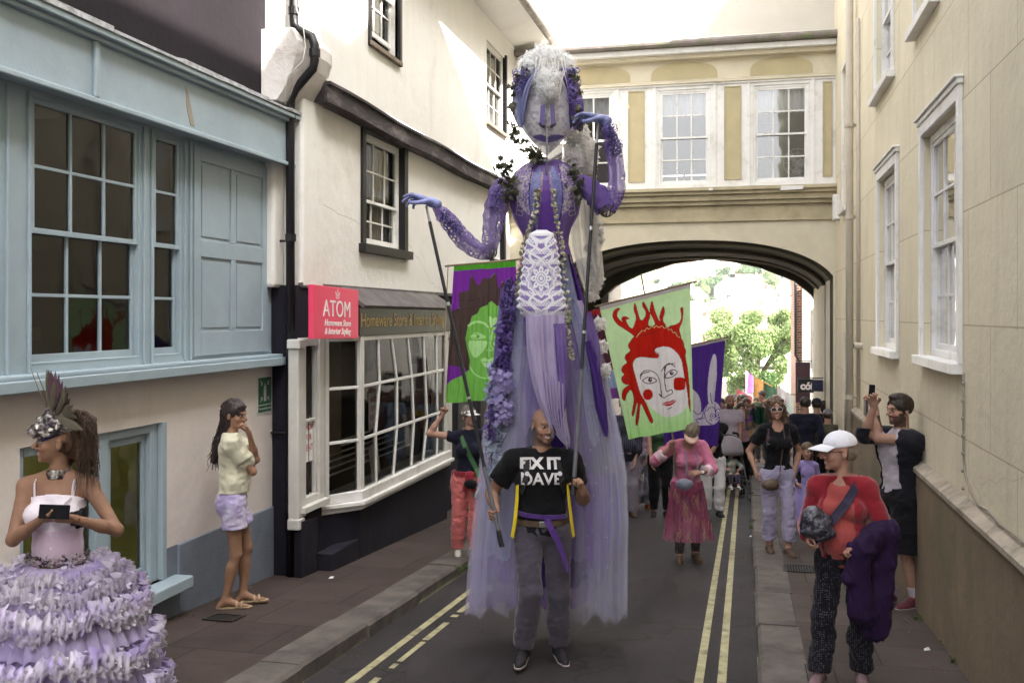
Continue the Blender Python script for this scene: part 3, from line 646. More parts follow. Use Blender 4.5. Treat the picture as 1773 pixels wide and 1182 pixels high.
# bow window with leaning glazing bars
Wd=empty('shop_bow_window',(-4.0,11.2,.05),label='white many-paned bow window of the shop with leaning glazing bars',cat='shop window')
yA,yB,yC=9.30,9.76,12.80; xA,xF=-4.15,-3.93; z0,z1=.20,1.80
def P3(y,z):  # bay plan
    if y<yB: t=(y-yA)/(yB-yA); return Vector((xA+(xF-xA)*t,y,z))
    return Vector((xF,y,z))
def barq(b,p,q,w_=.03,d=.035):
    p,q=Vector(p),Vector(q); t=(q-p).normalized(); n=Vector((1,-.15,0)).normalized(); s_=t.cross(n).normalized()
    V=[r+s_*a*w_/2+n*c*d/2 for r in(p,q) for a in(-1,1) for c in(-1,1)]
    b.add(V,[(0,1,3,2),(4,6,7,5),(0,4,5,1),(2,3,7,6),(0,2,6,4),(1,5,7,3)])
b=MB()
for y_ in(yA+.03,yB,yC-.03): barq(b,P3(y_,z0),P3(y_,z1),.075,.07)
barq(b,P3(yA,z1-.02),P3(yB,z1-.02),.06,.06); barq(b,P3(yB,z1-.02),P3(yC,z1-.02),.06,.06)
b.build('frame',m_whited,Wd,bevel=.005)
b=MB(); zz=[.20,.72,1.27,1.80]
tops=[10.22,10.78,11.34,11.90,12.40]; lean=[[.0,-.02,.10,.05],[-.02,.10,.10,-.10],[.05,.14,.06,-.10],[-.06,.1,.02,-.06],[.0,.03,.0,-.03]]
for k,y_ in enumerate(tops):
    for j in range(3): barq(b,P3(y_+lean[k][j],zz[j]),P3(y_+lean[k][j+1],zz[j+1]),.032,.035)
for z in zz[1:3]: barq(b,P3(yA,z),P3(yB,z),.03,.034); barq(b,P3(yB,z),P3(yC,z+.02),.03,.034)
b.build('glazing_bars',m_white,Wd,bevel=.003)
b=MB(); b.quad(P3(yA,z0),P3(yB,z0),P3(yB,z1),P3(yA,z1)); b.quad(P3(yB,z0),P3(yC,z0),P3(yC,z1),P3(yB,z1)); b.build('pane',m_glassd,Wd,recalc=False)
b=MB()
for (za,zb,o_) in((.10,.20,.06),(.055,.10,.10),(.0,.055,.05)): b.prism([(xA-.05,yA-o_*.6,za),(xF+o_,yB-o_,za),(xF+o_,yC+.1,za),(xA-.05,yC+.1,za)],(0,0,zb-za-.001))
b.build('sill',m_white,Wd,bevel=.008)
b=MB(); b.prism([(xA-.02,yA,-3),(xF,yB,-3),(xF,yC+.08,-3),(xA-.02,yC+.08,-3)],(0,0,2.998)); b.build('stall_riser',m_navy,B)
room(LB,9.0,13.2,.0,2.2,.0,1.9,B,M('shop_interior',(.06,.048,.045),.9,.4,1.3,0))
# what stands inside the shop
s=MB()
for k in range(6):
    s.tube([(-4.35-.12*k,9.55,.30+.03*k),(-4.35-.12*k,12.7,.30+.03*k)],.012,6)
s.tube([(-4.3,9.6,.29),(-5.0,9.6,.47)],.012,6); s.build('display_rails',m_white,Wd)
s=MB(); s.box((-4.75,10.3,.2),(-4.7,11.1,1.7)); s.box((-5.4,11.5,.2),(-5.35,12.4,1.9)); s.each('back_panel',M('drab_panel',(.18,.14,.12),.8,.2,3),Wd)
s=MB(); s.box((-5.9,9.3,.05),(-4.4,12.7,.1)); s.build('window_floor',M('shop_floorboards',(.12,.09,.07),.7),Wd)
m_rent=M('rent_notice_paper',(.85,.83,.83),.7,.03); m_red=M('red_ink',(.5,.08,.1),.6,.02)
def notice(fr,u,v,w_,h,label,lines,tilt=0,n=-.04,par=None):
    Z=empty('rent_notice',fr.p(u,v,n),label=label,cat='notice'); b=MB()
    R=Matrix.Rotation(tilt,3,fr.N); pf=lambda a,c,d=0: fr.p(u,v,n)+R@(fr.U*a+fr.V*c)+fr.N*d
    V=[pf(a,c,d) for a in(-w_/2,w_/2) for c in(-h/2,h/2) for d in(0,.004)]; b.add(V,[(0,1,3,2),(4,6,7,5),(0,4,5,1),(2,3,7,6),(0,2,6,4),(1,5,7,3)]); b.build('sheet',m_rent,Z)
    for i,tx in enumerate(lines):
        V,Fc=text_mesh(tx,h*.2,extr=.0004,bold=.001); mesh_obj('lettering',[pf(p.x*.95,h*.24-i*h*.24+p.y,.006+p.z) for p in V],Fc,m_red,Z)
notice(Fr((-3.945,0,0),(0,1,0),(0,0,1),(1,0,0)),10.27,.97,.24,.40,'white shop for rent notice in the front of the bow window',['SHOP','FOR','RENT'])
notice(Fr((-3.96,0,0),(0,1,0),(0,0,1),(1,0,0)),10.36,.42,.27,.38,'leaning white notice at the foot of the bow window',['','',''],.25)
# side window by the pilaster
Sw=empty('narrow_shop_window',(-4.15,8.95,1),label='tall narrow white framed window left of the bow window under the pink sign',cat='shop window')
b=MB()
for q in((8.74,8.83,.10,1.80),(9.14,9.26,.15,1.80)): b.fbox(LB,*q,-.05,.05)
b.fbox(LB,8.83,9.14,1.72,1.80,-.05,.04); b.fbox(LB,8.83,9.14,.20,.27,-.05,.04); b.fbox(LB,8.83,9.14,.98,1.01,-.04,.02); b.fbox(LB,8.83,8.86,.27,1.72,-.04,.02); b.fbox(LB,9.11,9.14,.27,1.72,-.04,.02)
b.build('frame',m_whited,Sw,bevel=.006)
b=MB(); b.fbox(LB,8.64,8.74,.0,1.70,-.05,.06); b.fbox(LB,8.61,8.76,1.70,1.79,-.05,.085); b.fbox(LB,8.62,8.755,.0,.10,-.05,.075); b.build('pilaster',m_whited,Sw,bevel=.012)
b=MB(); b.fbox(LB,12.88,13.06,.05,1.70,-.05,.24); b.fbox(LB,12.86,13.10,1.70,1.80,-.05,.27); b.build('pilaster',m_whited,Wd,bevel=.012)
b=MB(); b.fbox(LB,8.70,9.28,.14,.20,-.05,.10); b.build('sill',m_whited,Sw,bevel=.006)
b=MB(); b.quad(LB.p(8.86,.27,-.02),LB.p(9.11,.27,-.02),LB.p(9.11,1.72,-.02),LB.p(8.86,1.72,-.02)); b.build('pane',m_glassd,Sw,recalc=False)
room(LB,8.76,9.2,.2,1.8,.1,.6,B,M('side_interior',(.09,.085,.075),.9,.3,2,0))
notice(LB,9.0,.80,.20,.42,'white shop for rent notice in the narrow window under the pink sign',['SHOP','FOR','RENT'],0,-.012)
b=MB(); b.prism([(-4.1,9.05,-.55),(-3.93,9.05,-.55),(-3.93,9.75,-.55),(-4.1,9.75,-.55)],(0,0,.24)); b.build('step',m_navy,B,bevel=.01)
b=MB(); b.prism([LB.p(8.66,-.5,.0),LB.p(9.02,-.5,.0),LB.p(9.02,.05,0),LB.p(8.66,.08,0)],(.08,0,0)); b.build('shop_base',m_navy,B,bevel=.01)
# door further along
b=MB(); b.fbox(LB,14.1,14.9,-.85,1.5,-.02,.02); b.fbox(LB,15.4,16.6,.0,1.6,-.02,.015); b.each('dark_door',M('dark_door_paint',(.03,.028,.03),.5,.2,4),B,bevel=.01)
# ================================================================ RIGHT BUILDING
R=empty('cream_rendered_building',(1.46,6,gz(6)),label='tall cream rendered building with scored stone joints and white sash windows along the right pavement',cat='building')
m_cream=wallmat('cream_scored_render',(.71,.64,.475),joint=(1,2),jc=(.66,.62,.56),bw=1.25,bh=.78,dirt=(.62,.55,.41),bump=.5,drip=(.61,.54,.405))
m_plin=wallmat('brown_plinth_render',(.215,.165,.11),var=.2,bump=.5,dirt=(.13,.13,.08),drip=(.17,.14,.10))
m_ledge=M('worn_stone_ledge',(.33,.28,.22),.9,.25,5,.6,40,dirt=(.14,.13,.10),dirtsc=4)
rw=[(7.52,8.98,1.68,3.52),(10.48,11.86,1.66,3.52),(8.35,9.35,4.52,6.4),(10.75,12.1,4.50,6.2),(15.35,16.05,3.62,5.75)]
TOPZ=9.6
b=wall(RB,-14,21.6,.0,TOPZ,rw,.13); b.quad(RB.p(-14,-3),RB.p(21.6,-3),RB.p(21.6,0),RB.p(-14,0))
# gable against the sky
b.quad(*[RB.p(*q) for q in((-14,9.6),(16.2,9.6),(16.6,10.0),(9.3,13.9),(6.9,12.4),(-14,12.4))])
b.build('wall',m_cream,R,recalc=False)
b=MB(); b.quad((1.46,-14,12.4),(9,-14,12.4),(9,6.9,12.4),(1.46,6.9,12.4)); b.quad((1.46,6.9,12.4),(9,6.9,12.4),(9,9.3,13.9),(1.46,9.3,13.9)); b.quad((1.46,9.3,13.9),(9,9.3,13.9),(9,16.6,10),(1.46,16.6,10)); b.quad((1.46,16.6,10),(9,16.6,10),(9,21.6,9.6),(1.46,21.6,9.6))
b.quad((1.46,21.6,-3),(9,21.6,-3),(9,21.6,9.6),(1.46,21.6,9.6)); b.build('roof',M('slate',(.08,.08,.085)),R,recalc=False)
b=MB(); y0,y1=-14,14.3; 
b.add([(1.40,y0,-3),(1.40,y1,-3),(1.40,y1,.70),(1.40,y0,.70),(1.459,y0,.75),(1.459,y1,.75),(1.459,y1,-3),(1.459,y0,-3)],[(0,1,2,3),(3,2,5,4),(4,5,6,7),(0,3,4,7),(1,2,5,6)]); b.build('plinth',m_plin,R,recalc=False)
b=MB(); b.add([(1.375,y0,.70),(1.375,y1+.01,.70),(1.375,y1+.01,.735),(1.375,y0,.735),(1.458,y0,.785),(1.458,y1+.01,.785),(1.458,y1+.01,.70),(1.458,y0,.70)],[(0,1,2,3),(3,2,5,4),(4,5,6,7),(7,6,1,0),(0,3,4,7),(1,2,5,6)]); b.build('plinth_ledge',m_ledge,R)
cw=m_white
sl=[1,1,0,0,1]
for i,(a,c,d,e) in enumerate(rw):
    lab=['near tall sash window with moulded white surround','further tall sash window behind the man taking a picture','upper sash window cut by the top of the view','upper sash window near the bridge','narrow sash window beside the bridge'][i]
    sash_window(RB,R,a,c,d,e,3 if i<4 else 2,2,2,cw,fw=.07,dep=.10,arch=.10 if i<2 else .05,sill=(.085,.09,.075),bar=.022,roomd=1.0,label=lab,slide=.0,roomm=M('pale_room',(.25,.24,.2),.9,.2,2,0),cur=(m_cur,[(0,.25),(.8,1)]) if i!=1 else None)
b=MB()
for (a,c,d,e) in rw[:2]:
    b.fbox(RB,a-.12,c+.12,e+.10,e+.14,.0,.045); b.fbox(RB,a-.13,c+.13,e+.14,e+.16,.0,.065)
b.each('window_cornice',cw,R,bevel=.006)
# cream pipe, cable, camera
P_=empty('cream_downpipe',(1.38,14.25,gz(14)),label='cream painted downpipe on the right wall just before the bridge',cat='downpipe')
m_creamp=M('cream_pipe_paint',(.47,.42,.34),.6,.08,5,.1)
b=MB(); b.tube([(1.37,14.25,-.9),(1.37,14.25,9.5)],.05,12); b.build('pipe',m_creamp,P_,smooth=True)
b=MB(); 
for z in(.9,3.35,4.6,6.4): b.tube([(1.37,14.25,z-.03),(1.37,14.25,z+.03)],.065,12); b.tube([(1.46,14.25,z),(1.37,14.25,z)],.02,6)
b.each('collar',m_creamp,P_)
P2_=empty('thin_cream_pipe',(1.42,13.75,gz(14)),label='thin cream pipe running beside the larger downpipe on the right wall',cat='pipe')
b=MB(); b.tube([(1.43,13.75,.8),(1.43,13.75,5.9)],.022,8); b.build('pipe',m_creamp,P2_,smooth=True)
C_=empty('wall_camera',(1.40,13.6,1.6),label='small cream security camera on the right wall by the downpipe',cat='camera')
b=MB(); b.tube([(1.46,13.55,1.62),(1.36,13.55,1.62)],.045,12); b.build('housing',m_creamp,C_,bevel=.004); b=MB(); b.tube([(1.358,13.55,1.62),(1.345,13.55,1.62)],.03,12); b.build('lens',m_black,C_)
P3_=empty('wall_cable',(1.45,7,1.5),label='thin cable hanging down from the near window sill and along the plinth ledge',cat='cable')
rd=random.Random(3); pts=[(1.452,7.36,1.62),(1.450,7.36,1.3),(1.452,7.37,1.05),(1.45,7.3,.93),(1.45,7.12,.85),(1.45,6.9,.80),(1.44,6.6,.825),(1.44,6.3,.80),(1.44,5.9,.81),(1.44,5.2,.80)]
b=MB(); b.tube(pts,.007,6); b.build('cable',M('grey_cable',(.25,.22,.18),.7),P3_,smooth=True)
b=MB()
for i in range(7): b.tube([(1.455,7.36,1.55-.12*i),(1.438,7.36,1.55-.12*i)],.012,6)
b.each('clip',M('grey_cable',(.25,.22,.18)),P3_)
# small plates near doorway
E_=empty('black_wall_plate',(1.39,12.4,.9),label='small dark vent plate on the right wall behind the man with the phone',cat='plate')
b=MB(); b.fbox(RB,12.9,13.15,.75,1.0,.0,.03); b.build('plate',M('dark_plate',(.06,.05,.045),.5),E_,bevel=.004)
E_=empty('white_junction_box',(1.4,16.9,3.9),label='small white box on the wall at the right end of the bridge cornice',cat='junction box')
b=MB(); b.fbox(RB,16.7,16.95,3.55,3.95,.0,.10); b.build('box',m_white,E_,bevel=.01)
# dark doorway recess
b=MB(); b.fbox(RB,15.1,15.85,-1.1,1.75,-.02,.012); b.build('dark_door',M('dark_door_paint',(.03,.028,.03)),R)
# ================================================================ BRIDGE
YB=17.5
G=empty('arched_bridge_building',(-1.3,YB,gz(YB)),label='cream bridge building with white sash windows spanning the street above an arch',cat='building')
BR=Fr((0,YB,0),(1,0,0),(0,0,1),(0,-1,0))
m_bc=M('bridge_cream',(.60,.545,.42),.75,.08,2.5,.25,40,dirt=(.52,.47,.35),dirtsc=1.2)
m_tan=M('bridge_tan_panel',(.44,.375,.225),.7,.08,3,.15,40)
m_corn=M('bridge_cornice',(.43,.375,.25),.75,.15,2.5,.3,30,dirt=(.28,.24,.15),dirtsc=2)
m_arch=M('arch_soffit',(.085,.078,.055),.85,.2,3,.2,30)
XL,XR=-4.15,1.46
def archz(x,dz=0):   # flattened three-centred arch
    c=-.95; a=2.55; t=min(1,abs(x-c)/a); return 1.9+dz+1.41*(1-t**2.2)**.316
def arch_poly(n=64):
    c=-.95;a=2.55; P=[c-a*math.cos(PI*i/n) for i in range(n+1)]; P=[x for x in P if x<1.42]+[1.42]; return [(x,archz(x)) for x in P]
AP=arch_poly()
b=MB()
# front wall around the arch (y=YB) between ground and 3.66
for i in range(len(AP)-1):
    (x0,z0_),(x1,z1_)=AP[i],AP[i+1]; b.quad(BR.p(x0,z0_),BR.p(x1,z1_),BR.p(x1,3.66),BR.p(x0,3.66))
b.quad(BR.p(XL,-3),BR.p(AP[0][0],-3),BR.p(AP[0][0],3.66),BR.p(XL,3.66)); b.quad(BR.p(AP[-1][0],-3),BR.p(XR,-3),BR.p(XR,3.66),BR.p(AP[-1][0],3.66))
b.build('arch_wall',m_bc,G,recalc=False)
DP=4.2
b=MB()
full=[(AP[0][0],-3)]+AP+[(AP[-1][0],-3)]
def archstrip(mb,poly,y0,y1,off=0):
    for i in range(len(poly)-1):
        (x0,z0_),(x1,z1_)=poly[i],poly[i+1]; mb.quad((x0,y0,z0_),(x1,y0,z1_),(x1,y1,z1_),(x0,y1,z0_))
archstrip(b,full,YB,YB+.22)
inn=[(-.95+(x+.95)*.985,z-.06) for x,z in full]
inn2=[(-.95+(x+.95)*.98,z-.11) for x,z in full]
for P,Q,y in((full,inn,YB+.22),(inn,inn2,YB+1.2)):
    for i in range(len(P)-1): b.quad((P[i][0],y,P[i][1]),(P[i+1][0],y,P[i+1][1]),(Q[i+1][0],y,Q[i+1][1]),(Q[i][0],y,Q[i][1]))
archstrip(b,inn[1:-1],YB+.22,YB+1.2); archstrip(b,inn2[1:-1],YB+1.2,YB+DP)
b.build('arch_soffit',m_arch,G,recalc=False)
b=MB()
for Pq,ya,ybb in((inn,YB+.22,YB+1.2),(inn2,YB+1.2,YB+DP)): archstrip(b,Pq[:2],ya,ybb); archstrip(b,Pq[-2:],ya,ybb)
b.each('passage_wall',m_bc,G,recalc=False)
# back face of the passage: lower pointed head
b=MB(); yb=YB+DP; bp=[(-3.3,1.2),(-3.1,2.0)]+[(onY(px_,py_,yb).x,onY(px_,py_,yb).z) for px_,py_ in((1035,522),(1065,495),(1109,474),(1165,456),(1227,448),(1270,453),(1316,463),(1375,486),(1405,510),(1430,545))]; top=5
b.quad((XL,yb,-4),(-3.3,yb,-4),(-3.3,yb,top),(XL,yb,top)); b.quad((bp[-1][0],yb,bp[-1][1]),(XR,yb,bp[-1][1]),(XR,yb,top),(bp[-1][0],yb,top))
for i in range(len(bp)-1): b.quad((bp[i][0],yb,bp[i][1]),(bp[i+1][0],yb,bp[i+1][1]),(bp[i+1][0],yb,top),(bp[i][0],yb,top))
P=[(-3.3,-4)]+bp
for i in range(len(P)-1): b.quad((P[i][0],yb,P[i][1]),(P[i+1][0],yb,P[i+1][1]),(P[i+1][0],yb+.35,P[i+1][1]),(P[i][0],yb+.35,P[i][1]))
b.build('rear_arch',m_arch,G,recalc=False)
# mouldings that follow the soffit
b=MB()
for yy,dz in((YB+.22,-.05),(YB+1.2,-.12),(YB+2.6,-.15)):
    b.tube([(-.95+(x+.95)*.975,yy,z+dz) for x,z in AP],.028,6)
b.each('arch_rib',M('arch_rib_paint',(.17,.15,.10),.8),G,smooth=True)
b=MB()  # pale string and stepped cornice
b.fbox(BR,XL,XR,3.62,3.68,.0,.05); b.fbox(BR,XL,XR,3.68,3.90,.0,.025); b.fbox(BR,XL,XR,3.90,3.97,.0,.10); b.fbox(BR,XL,XR,3.97,4.07,.0,.16); b.fbox(BR,XL,XR,4.07,4.13,.0,.22); b.fbox(BR,XL,XR,4.13,4.19,.0,.27)
b.build('cornice',m_corn,G,bevel=.008)
b=MB(); b.add([BR.p(-.1,4.192,.2),BR.p(.3,4.192,.22),BR.p(.3,4.192,.271),BR.p(-.1,4.192,.271)],[(0,1,2,3)]); b.prism([BR.p(.55,4.10,.273),BR.p(.92,4.11,.273),BR.p(.93,4.17,.273),BR.p(.57,4.175,.273)],(0,-.003,0)); b.prism([BR.p(-.62,4.13,.273),BR.p(-.55,4.13,.273),BR.p(-.55,4.17,.273),BR.p(-.62,4.17,.273)],(0,-.003,0)); b.build('peeled_paint',m_white,G)
gw=[(-3.55,-2.28,4.27,5.94),(-1.50,-.60,4.27,5.93),(.11,1.04,4.27,5.93)]
wall(BR,XL,XR,4.19,6.02,gw,.10).build('window_wall',m_white,G,recalc=False)
for i,(a,c,d,e) in enumerate(gw):
    sash_window(BR,G,a,c,d,e,3 if i else 4,2,2,m_white,fw=.045,dep=.07,bar=.024,roomd=0,cur=(M('white_blind',(.75,.74,.72),.9,.03,5,0),[(0,1)],5.48),glassm=glass('bridge_glass',(.8,.82,.85),1.6,.03),label=['bridge window half hidden by the puppet head','middle bridge window with a white blind half drawn','right bridge window with a desk fan behind the glass'][i])
# bridge room with far windows so that light shows through
m_br=M('bridge_room',(.30,.26,.22),.9,.2,1.5,0)
b=MB(); rb=[(-1.75,-.75,4.35,5.05),(-.55,.0,4.35,5.0)]
FR2=Fr((0,YB+3.4,0),(1,0,0),(0,0,1),(0,-1,0)); wall(FR2,XL,XR,4.0,6.4,rb,.05,b); b.quad((XL,YB+.1,4.2),(XR,YB+.1,4.2),(XR,YB+3.4,4.2),(XL,YB+3.4,4.2)); b.quad((XL,YB+.1,6.1),(XR,YB+.1,6.1),(XR,YB+3.4,6.1),(XL,YB+3.4,6.1)); b.build('interior',m_br,G,recalc=False)
b=MB(); b.box((.35,YB+.5,4.2),(.40,YB+2.2,6.0)); b.box((-3.2,YB+1,4.2),(-2.2,YB+1.3,5.6)); b.box((.2,YB+1.8,4.2),(.6,YB+2.2,5.6)); b.each('cupboard',M('dark_cupboard',(.05,.035,.03),.8,.2,4),G)
b=MB()
for (a,c,d,e) in rb: b.fbox(FR2,(a+c)/2-.02,(a+c)/2+.02,d,e,0,.03); b.fbox(FR2,a,c,(d+e)/2-.02,(d+e)/2+.02,0,.032)
b.each('rear_glazing_bars',m_white,G)
# tan sunk panels with beads
b=MB(); fb=MB()
for (a,c) in((-2.02,-1.73),(-.37,-.08),(1.25,1.41)):
    fb.fbox(BR,a+.02,c-.02,4.36,5.92,.0,.006)
    for q in((a,a+.02,4.34,5.94),(c-.02,c,4.34,5.94),(a+.02,c-.02,4.34,4.36),(a+.02,c-.02,5.92,5.94)): b.fbox(BR,*q,.0,.02)
fb.each('tan_panel',m_tan,G); b.each('panel_bead',m_corn,G)
b=MB()
for u in(-2.2,-1.56,-.53,.04,1.10): b.fbox(BR,u-.025,u+.025,4.19,6.02,.0,.02)
b.fbox(BR,XL,XR,5.985,6.02,.0,.03); b.each('pilaster_strip',m_white,G,bevel=.004)
# frieze with blind lunettes
b=MB(); b.quad(BR.p(XL,6.02,.0),BR.p(XR,6.02,.0),BR.p(XR,6.48,.0),BR.p(XL,6.48,.0)); b.build('frieze',m_bc,G,recalc=False)
b=MB()
for (a,c) in((-3.2,-1.98),(-1.62,-.48),(.06,1.10)):
    P=[(a,6.10)]+[((a+c)/2-(c-a)/2*math.cos(PI*i/20)**1*1.0, 6.10+.30*min(1,math.sin(PI*i/20))**.55) for i in range(1,20)]+[(c,6.10)]
    b.prism([BR.p(u,v,.004) for u,v in P],(0,-.004,0))
b.each('blind_lunette',m_tan,G)
b=MB(); b.fbox(BR,XL,XR,6.06,6.085,.0,.04); b.fbox(BR,XL,XR,6.02,6.055,.0,.06); b.fbox(BR,XL,XR,6.43,6.50,.0,.14); b.build('frieze_mould',m_bc,G,bevel=.006)
b=MB(); b.fbox(BR,XL,XR,6.50,6.60,-.05,.24); b.build('eaves_board',m_white,G,bevel=.01)
b=MB(); b.tube([(XL,YB-.30,6.66),(XR,YB-.30,6.66)],.062,10); b.fbox(BR,XL,XR,6.605,6.70,-.05,.26); b.build('gutter',M('mossy_gutter',(.20,.17,.16),.8,.3,5,.5,30,dirt=(.13,.16,.07),dirtsc=2),G)
b=MB(); b.quad((XL,YB-.2,6.70),(XR,YB-.2,6.70),(XR,YB+.3,6.9),(XL,YB+.3,6.9)); b.quad((XL,YB+.3,6.9),(XR,YB+.3,6.9),(XR,YB+.3,11.5),(XL,YB+.3,11.5)); b.build('upper_wall',M('pale_upper_render',(.52,.49,.43),.85,.06,2,.3,30),G,recalc=False)
b=MB(); b.quad((XL,YB+.3,11.5),(XR,YB+.3,11.5),(XR,YB+4,11.5),(XL,YB+4,11.5)); b.quad((XL,YB+4,5),(XR,YB+4,5),(XR,YB+4,11.5),(XL,YB+4,11.5)); b.build('roof',M('slate',(.08,.08,.085)),G,recalc=False)
# desk fan on the bridge window sill
Fn=empty('desk_fan',(.88,YB+.35,4.25),label='white desk fan standing inside the right bridge window',cat='fan')
m_fan=M('fan_plastic',(.6,.58,.52),.4,.03)
b=MB(); b.lathe([(.10,0),(.10,.03),(.02,.05),(.02,.32)],(.90,YB+.35,4.25),16); b.build('stand',m_fan,Fn,smooth=False)
b=MB(); b.tube([(.90,YB+.36,4.6),(.90,YB+.25,4.62)],.07,14); b.build('motor',m_fan,Fn)
b=MB()
for k in range(3):
    a=k*2*PI/3+.3; c=Vector((.86,YB+.22,4.62)); d=Vector((math.cos(a),0,math.sin(a))); e=Vector((-math.sin(a),0,math.cos(a))); b.prism([c+d*.03-e*.02,c+d*.19-e*.06,c+d*.22,c+d*.19+e*.07,c+d*.03+e*.02],(0,.008,0))
b.build('blades',M('fan_blade',(.45,.43,.38),.4),Fn)
b=MB()
for r_ in(.08,.16,.24): b.tube([(.86+r_*math.cos(t*PI/12),YB+.19,4.62+r_*math.sin(t*PI/12)) for t in range(25)],.006,5)
for k in range(12):
    a=k*PI/6; b.tube([(.86,YB+.17,4.62),(.86+.24*math.cos(a),YB+.19,4.62+.24*math.sin(a))],.004,4)
b.build('guard',m_fan,Fn)
# ================================================================ BEYOND THE ARCH
m_wfac=wallmat('pale_far_render',(.66,.64,.59),var=.04,bump=.2)
m_tile=M('lichened_roof_tile',(.33,.27,.22),.9,.3,6,.5,14,dirt=(.45,.40,.33),dirtsc=2)
def simple_house(name,label,x0,x1,y0,y1,zb,ze,rise,axis='y',mw_=None,mr=None,wins=(),chim=None,side=None,cat='house',group=None):
    o=empty(name,((x0+x1)/2,(y0+y1)/2,zb),label=label,cat=cat,group=group)
    b=MB(); P=[(x0,y0),(x1,y0),(x1,y1),(x0,y1)]
    for i in range(4): p,q=P[i],P[(i+1)%4]; b.quad((*p,zb),(*q,zb),(*q,ze),(*p,ze))
    if axis=='y':
        xm=(x0+x1)/2; b.add([(x0,y0,ze),(x1,y0,ze),(xm,y0,ze+rise)],[(0,1,2)]); b.add([(x0,y1,ze),(x1,y1,ze),(xm,y1,ze+rise)],[(0,1,2)])
    else:
        ym=(y0+y1)/2; b.add([(x0,y0,ze),(x0,y1,ze),(x0,ym,ze+rise)],[(0,1,2)]); b.add([(x1,y0,ze),(x1,y1,ze),(x1,ym,ze+rise)],[(0,1,2)])
    b.build('wall',mw_ or m_wfac,o,recalc=False)
    r=MB(); e=.15*(1 if x1-x0<9 else 2); t=.10
    if axis=='y':
        for s,xa in((-1,x0),(1,x1)):
            k=rise/(xm-x0); a=[(xa+s*e,y0-e,ze-k*e),(xa+s*e,y1+e,ze-k*e),(xm,y1+e,ze+rise),(xm,y0-e,ze+rise)]; r.prism(a,(0,0,t))
    else:
        for s,ya in((-1,y0),(1,y1)):
            k=rise/(ym-y0); a=[(x0-e,ya+s*e,ze-k*e),(x1+e,ya+s*e,ze-k*e),(x1+e,ym,ze+rise),(x0-e,ym,ze+rise)]; r.prism(a,(0,0,t))
    rf=r.build('roof',mr or m_tile,o)
    if chim:
        c=MB(); cx,cy,cw_,chh=chim; c.box((cx-cw_,cy-cw_,ze),(cx+cw_,cy+cw_,ze+rise+chh)); c.build('chimney',M('brick_chimney',(.30,.16,.11),.9,.3,6),rf)
    for (fr,u0,u1,v0,v1) in wins:
        c=MB(); 
        for q in((u0,u0+.06,v0,v1),(u1-.06,u1,v0,v1),(u0+.06,u1-.06,v0,v0+.06),(u0+.06,u1-.06,v1-.06,v1),((u0+u1)/2-.02,(u0+u1)/2+.02,v0+.06,v1-.06)): c.fbox(fr,*q,.0,.04)
        wq=c.build('window',m_white,o); c=MB(); c.fbox(fr,u0+.06,u1-.06,v0+.06,v1-.06,.0,.015); c.build('pane',M('far_pane',(.05,.055,.06),.15,.2,3,0,spec=.8),wq)
    return o
FXL=Fr((-2.75,0,0),(0,1,0),(0,0,1),(1,0,0)); FXR=Fr((1.76,0,0),(0,1,0),(0,0,1),(-1,0,0))
# left row after the arch
simple_house('stone_fronted_house','grey stone fronted house just through the arch behind the banners, on the left',-6,-2.95,21.8,27,-4,3.3,1.2,'y',wallmat('grey_stone',(.42,.38,.32),joint=(1,2),jc=(.6,.58,.55),bw=.5,bh=.22,bump=.6,var=.2),wins=[(Fr((-2.95,0,0),(0,1,0),(0,0,1),(1,0,0)),23,24,.2,1.6)])
simple_house('gabled_shop_house','pale shop house with lichened tiled roof left of the street through the arch',-6.2,-2.75,29.5,38,-5,1.05,1.9,'x',wins=[(FXL,30.2,31.2,-.9,.4),(FXL,33,34.2,-.9,.4)],chim=(-4.5,30.2,.35,.6))
simple_house('white_shop_house','white rendered shop house further down the left side of the street',-7,-2.5,40,50,-6,1.0,1.6,'y',wins=[(Fr((-2.5,0,0),(0,1,0),(0,0,1),(1,0,0)),41.5,42.7,-1.2,.3),(Fr((-2.5,0,0),(0,1,0),(0,0,1),(1,0,0)),45,46.2,-1.2,.3)],chim=(-4.5,45,.4,.7))
simple_house('green_fronted_shop','low shop with a wide dark front below the tree down the street',-8,-2.3,54,66,-8,-1.8,1.6,'y',wallmat('ochre_render',(.5,.42,.22)),wins=[(Fr((-2.3,0,0),(0,1,0),(0,0,1),(1,0,0)),55,59,-3.6,-2.3)])
AW=empty('shop_awning',(-2.0,50.5,-2),label='pale green awning over the left shops below the big tree',cat='awning'); b=MB(); b.add([(-2.5,47,-1.3),(-2.5,53,-1.3),(-1.3,53,-1.75),(-1.3,47,-1.75),(-1.3,53,-1.95),(-1.3,47,-1.95)],[(0,1,2,3),(3,2,4,5)]); b.build('canopy',M('awning_green',(.30,.38,.26),.8),AW,recalc=False)
